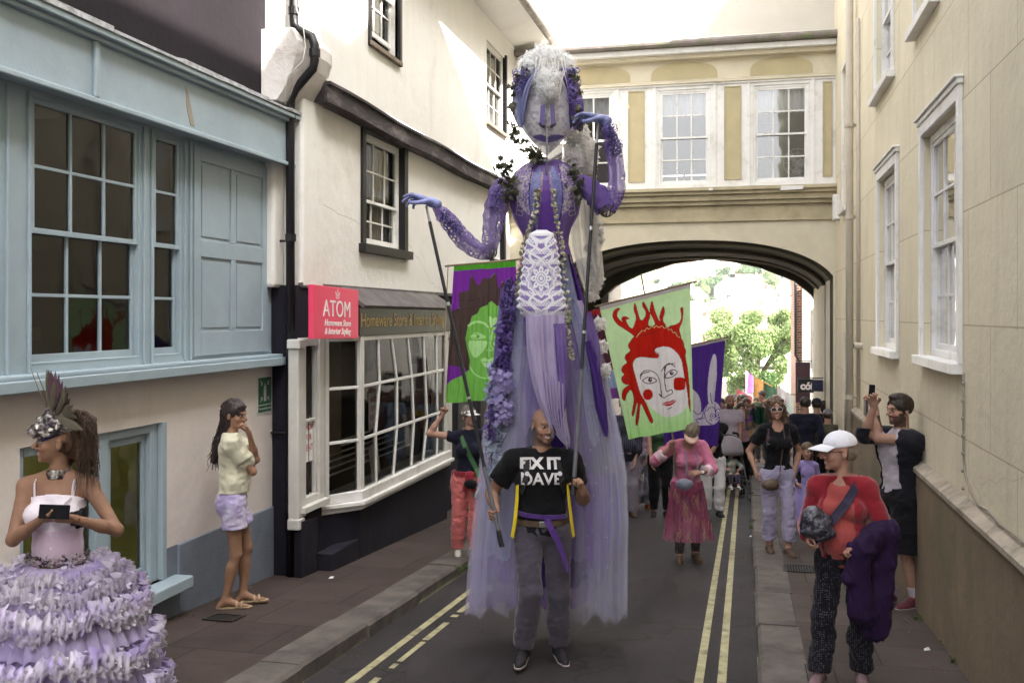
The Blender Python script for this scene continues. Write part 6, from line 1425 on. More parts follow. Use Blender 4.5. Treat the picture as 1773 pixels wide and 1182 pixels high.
def ruffle(name,z0,r_extra,wid,m_,n=260,par=None,seed=1,clumps=None):
    rd=random.Random(seed); V=[];Fc=[]; cols=7
    for k in range(n+1):
        a=2*PI*k/n; 
        if clumps: a+=0
        base=waist[2]+z0+.025*math.sin(a*5+seed)+.012*math.sin(a*13); ra=pr_r(z0)+r_extra
        for j in range(cols):
            t=j/(cols-1)-.5; w_=math.sin(a*n/7.3+2.2*math.sin(a*9+seed)+t*2.5*math.sin(a*17))*.026+.010*math.sin(a*n/3.1+t*5+seed)+rd.uniform(-.003,.003); rr=ra+w_*(1.1 if abs(t)>.2 else .3)+.02*(1-abs(t)*2)+.006*math.sin(k*1.1+j)
            V.append((waist[0]+rr*math.cos(a),waist[1]+rr*.9*math.sin(a),base-t*wid*(1+.25*math.sin(k*.55+seed))+rd.uniform(-.003,.003)))
    for k in range(n):
        for j in range(cols-1): q=k*cols+j; Fc.append((q,q+1,q+cols+1,q+cols))
    return mesh_obj(name,V,Fc,m_,par,True,False)
for i,(z,e,w_,mm) in enumerate(((-.05,.045,.07,m_ruf2),(-.11,.06,.08,m_ruf2),(-.20,.075,.09,m_rufl),(-.245,.07,.06,m_ruf2),(-.40,.085,.085,m_rufl),(-.445,.08,.06,m_ruf2),(-.61,.09,.09,m_rufl),(-.66,.085,.06,m_rufl),(-.86,.09,.09,m_rufl))):
    ruffle('ruffle',z,e,w_*1.15,mm,460,sk,i+3)
b=MB()   # torn ribbon tabs scattered along the ruffles
for i in range(1500):
    a=rsd.uniform(0,2*PI); z=rsd.choice([-.015,-.04,-.06,-.09,-.12,-.15,-.21,-.24,-.40,-.44,-.61,-.65,-.86])+rsd.uniform(-.035,.035)+.025*math.sin(a*5); r_=pr_r(z)+.080+rsd.uniform(-.035,.03); c=A3(waist[0]+r_*math.cos(a),waist[1]+r_*.9*math.sin(a),waist[2]+z)
    d=nrm(A3(rsd.gauss(0,1),rsd.gauss(0,1),rsd.gauss(0,1))); e=nrm(np.cross(d,A3(rsd.gauss(0,1),rsd.gauss(0,1),rsd.gauss(0,1)))); l_=rsd.uniform(.008,.020); w2=l_*rsd.uniform(.4,.8); b.add([tuple(c-d*l_-e*w2),tuple(c+d*l_-e*w2*.6),tuple(c+d*l_*.8+e*w2),tuple(c-d*l_*.7+e*w2*.8)],[(0,1,2,3)])
mesh_obj('ribbon_tabs',b.v,b.f,m_tabs,sk,False,False)['kind']='stuff'
# ---------------- woman in shorts at the left wall
L=Loc(405,1050,.11,112)
sg=person('long haired woman in cream T-shirt and denim shorts with a hand at her mouth',L.x,L.y,.11,L.yaw,1.69,'f',.9,skin=(.30,.165,.105),head=(-24,4,0),lean=(0,.0),
    feet={-1:(-.06,.06,0,0),1:(.09,-.06,0,10)},armL=(tuple(L(424,775,.10)),(-.3,-.6,-1)),armR=(tuple(L(432,752,-.13)),(.2,-.4,-1)),hl=dict(d=(.6,.2,.8),n=(.8,.2,-.3),curl=(40,50,30)),hr=dict(d=(-.2,.3,.9),n=(-.3,.9,0),curl=(35,55,30),side=-1),res=.009,hres=.006,smile=.1)
P=sg; tp=P['tp']; hp=P['hp']
shirt(P,cloth('cream_cotton',(.56,.53,.40)),.55,hem=.06,th=.022,seed=5,amp=.012,flare=.01,amp2=.014,slth=.026)
trousers(P,cloth('lilac_shorts_denim',(.30,.25,.42),.25,'blotch',(.52,.47,.62)),.50,.10,.02,6,'shorts',.008,flare=.02,amp2=.012)
for s in(-1,1):
    T=P['toe'][s]; h0,b0=P['heel%d'%s],P['ball%d'%s]; so_=garment(P,'sandal',[cap(h0,b0+T*.055,.036,.038,.01)],M('tan_cork',(.30,.22,.13),.8),None,[(h0+A3(0,0,-.008),A3(0,0,1)),(A3(0,0,h0[2]-.035),A3(0,0,-1))],.007)
    tubes(P,'sandal_strap',[[b0+A3(-T[1],T[0],0)*.040*k_+T*f_+A3(0,0,z_) for k_,z_ in((-1,-.01),(-.6,.028),(0,.036),(.6,.028),(1,-.01))] for f_ in(-.03,.01)],.010,M('tan_strap',(.38,.28,.17),.7),6,parent=so_)
m_dk=hairmat('dark_curls',(.012,.008,.009),(.045,.03,.03))
hair_shell(P,m_dk,[((0,.055,-.02),(.075,.065,.10)),((-.0,.07,-.09),(-.01,.115,-.26),.062,.05),((-.02,.11,-.24),(-.03,.15,-.40),.052,.03),((.045,.03,-.06),(.04,.06,-.20),.04,.03)],front=.035,low=None,amp=.014,freq=38,fz=.8)
rd0=random.Random(3)
strands(P,m_dk,150,lambda r:(r.uniform(-.07,.07),r.uniform(.0,.10),r.uniform(-.08,.10)),lambda r,a:(a[0]*1.1+r.uniform(-.04,.03),a[1]+.05+r.uniform(0,.06),-.25-r.uniform(0,.24)),.004,.011,4,5)
# ---------------- woman in red cardigan, right foreground
L=Loc(1462,1178,.11,TD-24)
cw_=person('older woman in a white baseball cap and red cardigan carrying a purple jacket',L.x,L.y,.11,L.yaw,1.56,'f',.94,skin=(.40,.22,.16),head=(-64,2,-4),lean=(-.03,-.05),
    feet={-1:(-.14,-.14,0,-10),1:(.10,.05,0,8)},armL=(tuple(L(1398,925,-.12)),(-.3,1,-.5)),armR=(tuple(L(1488,948,-.25)),(1.0,.5,-.6)),hl=dict(d=(.2,-.5,-.7),n=(.8,0,.2),curl=(35,45,30)),hr=dict(d=(-.9,-.4,-.1),n=(.2,-.1,-1),curl=(40,65,40),side=-1,thumb=.8),smile=.7,hscale=1.13,res=.009,hres=.0052,bust=.85,nose=1.2,belly=.03,z=None)
P=cw_; tp=P['tp']; hp=P['hp']
m_cor=cloth('coral_cotton',(.34,.065,.058),.12); m_redc=cloth('red_knit',(.23,.012,.022),.15)
shirt(P,m_cor,.3,hem=-.10,th=.013,scoop=.06,seed=7,amp=.005,amp2=.006,belly=.03)
shirt(P,m_redc,1.90,hem=-.14,th=.034,seed=8,name='cardigan',amp=.005,amp2=.008,open_front=(-.125,.095),slth=.026)
trousers(P,cloth('dotted_trousers',(.009,.008,.012),.2,'dots',(.11,.10,.12)),1.93,.05,.022,9,'trousers',.014,flare=.01,amp2=.016)
shoes(P,M('dusty_pink_trainer',(.22,.14,.15),.8,.3,20),M('trainer_sole',(.4,.36,.34),.8))
m_cap=cloth('white_cap_cotton',(.70,.69,.74),.04)
def ballcap(P,m,peak=.085,tiltz=.0,name='cap'):
    hp,R,s=P['hp'],P['hR'],P['hs']; c=garment(P,name,[ell(hp(0,.014,.044),A3(.091,.107,.088)*s,R,.01)],m,fold(.002,20,20,20,3),[(hp(0,0,.030),R@nrm(A3(0,.1,-1)))],.006)
    V=[]; n=16; k=6
    for i in range(n+1):
        a=-1.15+2.3*i/n
        for j in range(k):
            t=j/(k-1); r_=1+t*.95*math.cos(a)**.6 if math.cos(a)>0 else 1; x=.087*math.sin(a)*(1+.08*t); y=-.010-.088*math.cos(a)-peak*t*max(0,math.cos(a*.95))**.7; z=.036-.018*t+.016*math.cos(a*1.4)-.008*t*t; V.append(tuple(hp(x,y,z)))
    V2=[tuple(A3(*q)-R@A3(0,0,.004)) for q in V]; m_n=len(V); Fc=[]
    for i in range(n):
        for j in range(k-1): q=i*k+j; Fc+= [(q,q+k,q+k+1,q+1),(q+m_n,q+1+m_n,q+k+1+m_n,q+k+m_n)]
    for i in range(n): q=i*k+k-1; Fc.append((q,q+k,q+k+m_n,q+m_n))
    mesh_obj('peak',V+V2,Fc,m,c,True,False); b=MB(); q=hp(0,.014,.044)+R@A3(0,0,.088)*s; b.lathe([(.001,.006),(.008,.003),(.009,-.002)],tuple(q),10); mesh_obj('button',b.v,b.f,m,c,True,False); return c
ballcap(P,m_cap,.095)
garment(P,'hair',[ell(hp(0,.028,-.005),A3(.084,.090,.075)*P['hs'],P['hR'],.01)],hairmat('short_grey_brown',(.16,.12,.09)),fold(.003,60,60,60,1),[(hp(0,.0,.04),P['hR']@A3(0,0,1)),(hp(0,.035,0),P['hR']@A3(0,-1,0)),(hp(0,0,-.055),P['hR']@A3(0,0,-1))],.006)
tubes(P,'spectacle_arm',[[hp(s*.050,-.093,.004),hp(s*.078,-.05,.006),hp(s*.080,.01,.004)] for s in(-1,1)],.003,M('dark_red_frame',(.12,.02,.03),.4),5)
strap(P,'bag_strap',[tp(.12,.03,.545),tp(.10,-.09,.50),tp(.04,-.165,.40),tp(-.06,-.20,.27),tp(-.14,-.19,.17),tp(-.20,-.14,.10)],.055,M('navy_webbing',(.035,.028,.06),.8,.1,30,.3,200),.006)
bgm,nt=newmat('shiny_patterned_bag'); v=coords(nt); cc=mixc(nt,ramp(nt,noise(nt,v,24,4,.7,2),.5,.62),(.012,.012,.018),(.12,.11,.15)); finish(nt,cc,.38,bumpn(nt,noise(nt,v,14,4),.6,.02),0,.6)
c=L(1413,905,-.17); WB=WM[P['root'].name]; V,Q=field([ell(c,(.095,.07,.085),None,.02),ell(c+A3(.02,.0,-.055),(.10,.065,.05),None,.05),ell(c+A3(-.02,0,.06),(.06,.05,.04),None,.04)],.008,fold(.010,22,22,22,2,.008))
bg_=mesh_obj('handbag',(np.array(WB)[:3,:3]@V.T).T+np.array(WB)[:3,3],Q,bgm,None,True); tag(bg_,'shiny dark patterned handbag at the hip of the woman in the white cap','handbag')
# purple jacket over the arm
m_jk=cloth('purple_jacket',(.018,.006,.034),.25,sheen=.1,rough=.75,fs=9,fb=1.2)
a0,a1=P['EL'][1],P['WR'][1]; a0=a0+A3(.02,0,0)
V,Q=field([cap(a0,a1,.068,.062,.03),cap(a0+A3(0,-.02,-.05),L(1512,1085,-.18),.075,.085,.06,flat=(A3(0,1,0),1.6)),cap(a1+A3(.01,-.02,-.02),L(1490,1060,-.22),.055,.075,.06,flat=(A3(0,1,0),1.6)),cap((a0+a1)/2,L(1470,1000,-.25),.05,.045,.05,flat=(A3(0,1,0),1.5)),cap(L(1515,960,-.15),L(1525,1080,-.12),.05,.05,.06)],.009,fold(.018,14,11,4,5,.020))
jk=mesh_obj('jacket',(np.array(WB)[:3,:3]@V.T).T+np.array(WB)[:3,3],Q,m_jk,None,True); tag(jk,'dark purple jacket draped over the forearm of the woman in the white cap','jacket')
# ---------------- man taking a picture by the right wall
L=Loc(1556,1047,.11,TD-72)
pm=person('bearded man in dark open shirt and black shorts holding up a phone',L.x,L.y,.11,L.yaw,1.80,'m',.98,skin=(.38,.22,.16),head=(-2,1,0),lean=(.0,.02),
    feet={-1:(-.10,-.04,0,-10),1:(.10,.08,0,10)},armL=(tuple(L(1513,704,-.10)),(-.3,-.6,-1)),armR=(tuple(L(1516,708,.10)),(.3,-.5,-1)),hl=dict(d=(.15,-.4,1),n=(.8,-.3,.0),curl=(30,45,30),thumb=.8),hr=dict(d=(-.15,-.4,1),n=(-.8,-.3,.0),curl=(30,45,30),side=-1,thumb=.8),smile=.2,res=.009,hres=.0052,beard=((.03,.018,.012),.85),nose=1.3)
P=pm; tp=P['tp']; hp=P['hp']
hair_shell(P,hairmat('short_dark_brown',(.022,.014,.010)),[((0,-.02,.105),(.055,.07,.03))],front=.060,th=.011,low=-.03,amp=.005,back=.03)
shirt(P,cloth('lilac_grey_tee',(.40,.36,.40)),.5,hem=-.02,th=.016,seed=11,amp=.010,amp2=.012,flare=.0)
shirt(P,cloth('dark_slate_shirt',(.010,.010,.015)),1.35,hem=-.08,th=.032,seed=12,name='open_shirt',amp=.010,amp2=.014,open_front=(-.135,.135),slth=.024)
trousers(P,m_blk,.98,.08,.03,13,'shorts',.010,flare=.04,amp2=.014)
for s in(-1,1): garment(P,'sock',[infl(p,.005) for p in sel(P,'shin%d'%s)],M('grey_sock',(.38,.34,.38),.9,.1,30,.3),None,[(P['FT'][s]+A3(0,0,.10),A3(0,0,1))],.009)
shoes(P,M('maroon_trainer',(.10,.02,.03),.7,.4,18),M('trainer_sole',(.4,.36,.34)))
c=L(1509,684,.0); b=MB(); Mx=Matrix.Translation(Vector(c))@Matrix.Rotation(-.08,4,'X'); b.box((-.038,-.005,-.055),(.038,.005,.092),Mx); o=mesh_obj('mobile_phone',b.v,b.f,M('phone_black',(.008,.008,.01),.6,0,4,0,spec=.08),None,False,False,bevel=.006); o.data.transform(WM[P['root'].name]); tag(o,'dark mobile phone held up by the bearded man at the right wall','phone')
# ---------------- woman in black T-shirt with sunglasses
L=Loc(1346,957,.11,TD-2)
wb=person('curly haired woman in sunglasses and a black T-shirt walking along the right pavement',L.x,L.y,.11,L.yaw,1.72,'f',.95,skin=(.36,.20,.14),head=(-8,-3,-5),
    feet={-1:(-.075,.06,0,-5),1:(.10,-.10,0,8)},armL=(tuple(L(1308,815,-.06)),(-.5,.8,0)),armR=(tuple(L(1376,815,-.04)),(.6,.8,0)),hl=dict(d=(.1,-.2,-1),n=(.9,0,.2),curl=(25,40,25)),hr=dict(d=(.0,-.1,-1),n=(-.8,.4,.2),curl=(50,70,40),side=-1),smile=.6,res=.010,hres=.0058)
P=wb; tp=P['tp']; hp=P['hp']
tee=shirt(P,m_blk,.55,hem=.04,th=.015,scoop=.085,seed=14,amp=.007,amp2=.010,slth=.02)
trousers(P,m_lil,1.78,.09,.018,15,'jeans',.010,flare=.008,amp2=.014)
shoes(P,M('brown_sandal',(.09,.06,.04),.7,.3,15),M('cork_sole',(.22,.16,.10),.9))
m_cb=hairmat('brown_curls',(.055,.032,.018),(.17,.10,.06))
hair_shell(P,m_cb,[((.055,.03,-.02),(.045,.06,.09)),((-.055,.03,.0),(.04,.06,.085)),((.06,.03,-.05),(.085,.02,-.16),.04,.03),((-.055,.03,-.04),(-.06,.03,-.12),.035,.025),((0,.02,.08),(.08,.085,.05))],front=.048,low=None,amp=.020,freq=44,fz=.9)
strands(P,m_cb,170,lambda r:(r.uniform(-.085,.085),r.uniform(-.03,.09),r.uniform(-.0,.12)),lambda r,a:(a[0]*1.5+r.uniform(-.03,.05),a[1]+r.uniform(-.04,.05),a[2]-r.uniform(.05,.22)),.004,.013,4,6)
glasses(P,M('white_frame',(.6,.55,.58),.4),m_lens,1.25)
strap(P,'backpack_strap',surf_pts(P,tee,[tp(-.115,-.3,.50),tp(-.12,-.3,.42),tp(-.13,-.3,.33)],.008),.04,M('plum_webbing',(.07,.04,.055),.8)); strap(P,'backpack_strap',surf_pts(P,tee,[tp(.115,-.3,.50),tp(.12,-.3,.42),tp(.13,-.3,.33)],.008),.04,M('plum_webbing',(.07,.04,.055)))
WB=WM[P['root'].name]
def own(name,V,Q,m,label,cat,smooth=True,WB=None,**k):
    A=np.array(WB); V=np.asarray(V,float).reshape(-1,3); o=mesh_obj(name,(A[:3,:3]@V.T).T+A[:3,3],Q,m,None,smooth,**k); return tag(o,label,cat)
c=L(1334,838,-.20); V,Q=field([ell(c,(.085,.045,.058),None,.02),ell(c+A3(0,0,-.02),(.09,.05,.045),None,.03)],.007,fold(.004,20,20,20))
bgo=own('shoulder_bag',V,Q,m_leather,'small brown shoulder bag in front of the woman in the black T-shirt','bag',WB=WB)
pts=surf_pts(P,tee,[tp(.055,-.3,.50),tp(.05,-.3,.40),tp(.03,-.3,.25),tp(.01,-.3,.12)],.010)+[tuple(tp(-.01,-.15,-.02)),tuple(c+A3(.07,0,.05))]
b=MB(); b.tube([A3(*q) for q in pts],.006,6); V=np.array(b.v); o=mesh_obj('bag_strap',(np.array(WB)[:3,:3]@V.T).T+np.array(WB)[:3,3],b.f,m_leather,bgo,True)
# girl beside her
L=Loc(1398,925,.11,TD-10)
gl=person('small girl in a long lilac dress holding the hand of the woman in sunglasses',L.x,L.y,.11,L.yaw,1.10,'f',.8,skin=(.42,.25,.19),head=(-15,5,0),bust=.2,armL=(tuple(L(1381,838,-.1)),(-.5,.5,-.6)),res=.010,smile=.2,neckf=0)
P=gl; tp=P['tp']; hp=P['hp']
hair_shell(P,hairmat('light_brown_hair',(.09,.055,.03)),[((0,.05,-.03),(.075,.055,.11)),((.05,.03,-.06),(.055,.04,-.14),.03,.025),((-.05,.03,-.06),(-.055,.04,-.14),.03,.025)],front=.04,low=None,amp=.006)
shirt(P,cloth('lilac_dress',(.25,.20,.42),.15),1.8,hem=.0,th=.02,seed=20,res=.011)
loft('dress_skirt',[ringpts(tp(0,0,z),r_,r_*.8,60,waves=9,amp=a_,ph=z) for z,r_,a_ in((.06,.15,.01),(-.1,.20,.03),(-.3,.25,.05),(-.62,.30,.07))],cloth('lilac_dress',(.25,.20,.42)),P['root'])
shoes(P,m_shoe)
# ---------------- pink woman
L=Loc(1190,972,0,TD)
pw=person('woman in a sheer pink tunic and peach visor bowing her head under the green banner',L.x,L.y,0,L.yaw,1.62,'f',1.0,skin=(.36,.20,.145),head=(-4,42,8),lean=(.0,-.16),hip=(0,.05),
    feet={-1:(L(1176,965)[0],-.02,0,-8),1:(L(1207,958)[0],.10,0,8)},armL=(tuple(L(1160,775,-.16)),(-1,.0,-.8)),armR=(tuple(L(1212,818,-.28)),(1,.5,-.4)),hl=dict(d=(.05,-.2,1),n=(.9,-.3,0),curl=(62,85,50),thumb=1.1),hr=dict(d=(-.95,-.3,.0),n=(0,.6,-.5),curl=(18,25,15),side=-1),smile=0,res=.010,hres=.006,neckf=.03)
P=pw; tp=P['tp']; hp=P['hp']
m_pk=cloth('pink_chiffon',(.52,.16,.26),.15,fb=.7); m_pk2=cloth('pale_pink_cotton',(.62,.45,.50),.08)
shirt(P,m_pk,1.25,hem=-.12,th=.020,scoop=.09,seed=21,name='tunic',amp=.010,amp2=.012,slth=.028)
for s in(-1,1):
    e0,e1=P['EL'][s],P['WR'][s]; garment(P,'turned_cuff',[cap(e0+(e1-e0)*.18,e0+(e1-e0)*.62,.062,.060,.01)],m_pk2,fold(.010,20,20,20,s),[(e0+(e1-e0)*.58,nrm(e1-e0)),(e0+(e1-e0)*.2,-nrm(e1-e0))])
tulp,nt=newmat('sheer_pink_net'); 
m_sheer=tulle('pink_sheer',(.58,.20,.32),.55,.16,.4,(.38,.08,.17))
rr=[]
for z,r_,a_ in((.05,.175,.02),(-.10,.20,.03),(-.30,.225,.05),(-.50,.25,.07),(-.66,.27,.085)):
    rr.append(ringpts(A3(*tp(0,0,z))*A3(1,0,1)+A3(.02*(.05-z),.03,0),r_,r_*.72,100,waves=8,amp=a_,ph=z*2))
loft('sheer_overskirt',rr,m_sheer,P['root']); 
loft('sheer_lining',[[(x*.93,y*.93+.0,z) for x,y,z in r_] for r_ in rr[:-1]],tulle('pink_lining',(.42,.14,.22),.45,.1,.3),P['root'])
b=MB(); rd=random.Random(2)    # gold embroidered loops
for i in range(26):
    a=rd.uniform(PI,2*PI); j=rd.uniform(.8,3.6); i0=int(j); p=A3(*rr[i0][int(a/(2*PI)*99)])*1.0; q=A3(*rr[min(4,i0+1)][int(a/(2*PI)*99)]); c=p+(q-p)*(j-i0); o=nrm(A3(c[0],c[1],0)); t_=A3(-o[1],o[0],0)
    b.tube([tuple(c+o*.006+t_*.028*math.sin(k*.9+i)*(.5+.5*k/9)+A3(0,0,.055*math.cos(k*.65))) for k in range(10)],.0022,4,False)
mesh_obj('gold_embroidery',b.v,b.f,M('gold_thread',(.55,.38,.18),.5,.1),P['root'],True,False)
trousers(P,cloth('speckled_leggings',(.03,.025,.025),.3,'dots',(.35,.3,.28)),1.9,.05,.008,3,'leggings',.004)
shoes(P,M('brown_boot',(.07,.045,.025),.6,.3,15),None,high=.09)
hair_shell(P,hairmat('grey_blond_hair',(.15,.12,.085)),[((0,.045,-.02),(.078,.06,.085))],front=.04,th=.018,low=-.09,amp=.008)
def visor(P,m):
    hp,R,s=P['hp'],P['hR'],P['hs']; k=garment(P,'visor',[ell(hp(0,.010,.040),A3(.089,.108,.07)*s,R,.01)],m,None,[(hp(0,0,.022),R@A3(0,0,-1)),(hp(0,0,.062),R@A3(0,0,1))],.006); V=[]; n=14
    for i in range(n+1):
        a=-1.2+2.4*i/n
        for t in(0,.5,1): V.append(tuple(hp(.087*math.sin(a)*(1+.05*t),-.098*math.cos(a)-.075*t*math.cos(a*.9)**.6,.026-.022*t)))
    F_=[(i*3+j,i*3+j+1,i*3+j+4,i*3+j+3) for i in range(n) for j in(0,1)]; o=mesh_obj('peak',V,F_,m,k,True,False); o.modifiers.new('s','SOLIDIFY').thickness=.004
visor(P,cloth('peach_visor',(.62,.42,.34)))
WB=WM[P['root'].name]; c=L(1186,838,-.30); V,Q=field([ell(c,(.095,.05,.055),None,.02),ell(c+A3(-.02,0,.0),(.07,.055,.06),None,.03)],.008,fold(.006,20,20,20)); own('waist_bag',V,Q,cloth('blue_grey_nylon',(.17,.18,.24),.15,rough=.6),'blue grey waist bag worn in front by the woman in pink','bag',WB=WB)
strap(P,'lanyard',[tp(-.06,-.13,.47),tp(-.05,-.20,.33),tp(-.03,-.22,.18),tp(.0,-.2,.1)],.018,cloth('grey_lanyard',(.22,.18,.26))); strap(P,'lanyard',[tp(.07,-.13,.47),tp(.09,-.20,.33),tp(.07,-.22,.18),tp(.03,-.2,.1)],.018,cloth('grey_lanyard',(.22,.18,.26)))
b=MB(); q=P['WR'][1]; d=nrm(P['EL'][1]-q); b.tube([q+d*.03,q+d*.05],.031,12); mesh_obj('watch_strap',b.v,b.f,m_leather,P['root'],True,False); b=MB(); b.tube([q+d*.04+A3(0,-.028,.006),q+d*.04+A3(0,-.036,.008)],.018,14); mesh_obj('watch_face',b.v,b.f,m_wh,P['root'],False,False)
GP=grip(P,-1)
# ---------------- woman in coral trousers, left, holding the green faced banner
L=Loc(812,962,.11,TD+4)
cg=person('grey haired woman in glasses with coral trousers and one fist raised beside the shop window',L.x,L.y,.11,L.yaw,1.60,'f',1.0,skin=(.38,.22,.16),head=(42,-8,0),
    feet={-1:(-.12,.05,0,0),1:(.06,-.08,0,10)},armL=(tuple(L(766,718,-.03)),(-1,0,-.9)),armR=(tuple(L(848,805,-.1)),(.8,.5,-.5)),hl=dict(d=(.05,-.1,1),n=(.4,-.9,0),curl=(65,90,60),thumb=1.0),hr=dict(d=(.2,-.8,0),n=(-.5,0,-.6),curl=(55,80,50)),smile=.7,res=.010,hres=.006)
P=cg; tp=P['tp']; hp=P['hp']
m_coralt=cloth('coral_linen',(.46,.12,.11),.12,fb=.8)
tee=shirt(P,m_navyc,.3,hem=.02,th=.016,seed=24,amp=.007,amp2=.010)
trousers(P,m_coralt,1.93,.06,.024,25,'trousers',.014,flare=.012,amp2=.016); shoes(P,M('cream_trainer',(.50,.46,.40),.8,.1),M('cream_sole',(.5,.48,.44),.8))
sw=belt(P,.06,.022,.05,m_redc,'tied_sweater',.165,.13); garment(P,'sweater_sleeves',[cap(tp(0,-.17,.06),tp(-.05,-.18,-.10),.034,.028,.02),cap(tp(0,-.17,.06),tp(.05,-.18,-.12),.034,.026,.02),cap(tp(-.16,.05,.04),tp(-.19,.06,-.14),.05,.035,.02),ell(tp(0,-.175,.06),(.035,.03,.03))],m_redc,fold(.008,20,20,12),None,.009,parent=sw)
hair_shell(P,hairmat('grey_long_hair',(.10,.085,.075)),[((0,.05,-.04),(.078,.06,.11)),((-.04,.05,-.07),(-.05,.06,-.18),.04,.03),((.04,.05,-.07),(.05,.06,-.18),.035,.03)],front=.036,low=None,amp=.008)
visor(P,cloth('white_visor',(.66,.62,.60))); glasses(P,M('brown_frame',(.08,.04,.03),.4),m_clear,1.1)
strap(P,'green_strap',surf_pts(P,tee,[tp(-.09,-.3,.49),tp(-.05,-.3,.38),tp(.02,-.3,.24),tp(.08,-.3,.12)],.01)+[tuple(tp(.12,-.18,.02))],.05,cloth('green_webbing',(.05,.13,.05)))
WB=WM[P['root'].name]; c=L(829,848,-.22); b=MB(); Mx=Matrix.Translation(Vector(c))@Matrix.Rotation(.5,4,'Y'); b.lathe([(0,-.09),(.034,-.09),(.036,-.08),(.036,.05),(.028,.07),(.018,.075),(.018,.10),(0,.10)],(0,0,0),18,Mx); own('metal_bottle',b.v,b.f,m_metal,'brushed metal drinking bottle hanging at the waist of the woman in coral trousers','bottle',WB=WB)
c=L(815,838,-.2); V,Q=field([ell(c,(.075,.045,.05),None,.02)],.008,fold(.005,20,20,20)); own('belt_bag',V,Q,m_blk,'small black bag at the hip of the woman in coral trousers','bag',WB=WB)
GW=grip(P,-1)
# ---------------- bearded older man behind the tulle
L=Loc(1082,893,0,TD)
om=person('white bearded man with glasses and a dark striped shirt behind the tulle skirt',L.x,L.y,0,L.yaw,1.76,'m',1.1,skin=(.42,.25,.20),head=(0,2,0),beard=((.50,.47,.44),.9),res=.012,hres=.007,belly=.05,brow=(.3,.28,.25),
    armR=(tuple(L(1098,812,-.15)),(.6,.8,0)))
P=om
shirt(P,cloth('dark_stripe_shirt',(.014,.014,.024),.2,'stripe',(.09,.08,.12)),1.6,hem=-.10,th=.022,seed=30,amp=.01,flare=.01,slth=.03)
trousers(P,cloth('grey_lilac_trousers',(.20,.17,.21)),1.95,.05,.03,31,amp=.014,flare=.02); shoes(P,m_leather,m_shoe)
hair_shell(P,hairmat('white_grey_hair',(.30,.28,.27)),[],front=.055,th=.010,low=-.04,amp=.004); glasses(P,M('brown_frame',(.08,.04,.03)),m_clear,1.0)
# ---------------- figures whose heads are behind the banner
def bystander(label,px,py,h,sex,topm,botm,yaw=0,up=0,sleeve=.5,to=1.9,hairc=(.05,.03,.02),long=True,skin=(.38,.22,.16),armL=None,armR=None,head=(0,0,0),res=.013,flare=.0,bw=1,beard=None,shoe=None,D=None,hem=.0,hairf=.045,nohair=False,z=None,smile=.2,hands=None,**k):
    L=Loc(px,py,up,TD+yaw,D=D); 
    f=lambda a:(tuple(L(*a[0])),a[1]) if a else None
    P=person(label,L.x,L.y,up,L.yaw,h,sex,bw,skin=skin,head=head,armL=f(armL),armR=f(armR),res=res,hres=res*.6,beard=beard,smile=smile,z=z,hl=(hands or {}).get(-1),hr=(hands or {}).get(1),**k)
    shirt(P,topm,sleeve,hem=hem,th=.02,seed=px%17,amp=.010,amp2=.008); trousers(P,botm,to,.06,.022,px%13,amp=.012,flare=flare,amp2=.01); shoes(P,shoe or m_shoe)
    if not nohair:
        hc=hairmat('hair_%d'%int(hairc[0]*1000),hairc); hair_shell(P,hc,[((0,.05,-.04),(.077,.055,.10))] if long else [],front=hairf,low=None if long else -.04,amp=.006)
    return P,L
m_green=cloth('dark_green_jersey',(.03,.075,.035)); m_flare=cloth('pale_patched_denim',(.17,.17,.21),.3,'blotch',(.36,.30,.38))
P,L=bystander('person in dark green top and black trousers holding a mug beneath the banner',1143,893,1.68,'f',m_green,m_blk,0,sleeve=0,armR=((1150,775,-.25),(.5,.5,-1)),armL=((1128,800,-.2),(-.6,.5,-.8)))
P,L=bystander('person in pink floral top and flared patched jeans beneath the red haired banner',1112,880,1.62,'f',cloth('pink_floral',(.16,.13,.18),.2,'blotch',(.62,.42,.55)),m_flare,5,sleeve=.6,flare=.045,shoe=M('orange_trainer',(.45,.15,.05),.7),armR=((1118,812,-.2),(.5,.8,0)))
P,L=bystander('person in a sleeveless black top and white trousers behind the woman in pink',1234,893,1.66,'f',m_blk,m_wh,-4,sleeve=.3,armL=((1207,775,-.25),(-.5,.5,-1)),armR=((1212,822,-.25),(1,.6,-.2)),flare=.02)
GH=grip(P,-1)
# ---------------- pushchair, child, father
L=Loc(1266,862,0,TD+2); WBs=Matrix.Translation((L.x,L.y,L.z))@Matrix.Rotation(math.radians(L.yaw),4,'Z')
PC=empty('pushchair',(L.x,L.y,L.z),math.radians(L.yaw),'dark folding pushchair with a grey hood pushed down the road','pushchair')
def lt(name,paths,r,m,par=PC): 
    b=MB()
    for p in paths: b.tube(p,r,7)
    return mesh_obj(name,b.v,b.f,m,par,True,False)
fr_=M('pushchair_frame',(.12,.12,.125),.4,.1,20,.05,metal=.6)
lt('frame',[[(s*.24,.42,1.02),(s*.24,.25,.75),(s*.25,.0,.38),(s*.25,-.28,.10)] for s in(-1,1)]+[[(s*.24,.15,.62),(s*.25,.30,.10)] for s in(-1,1)]+[[(s*.22,-.22,.34),(s*.22,.12,.38),(s*.22,.3,.85)] for s in(-1,1)]+[[(-.25,.30,.12),(.25,.30,.12)],[(-.2,-.30,.22),(.2,-.30,.22)]],.013,fr_)
lt('handle',[[(s*.24,.42,1.02),(s*.235,.48,1.06),(s*.15,.50,1.07)] for s in(-1,1)],.02,m_blk)
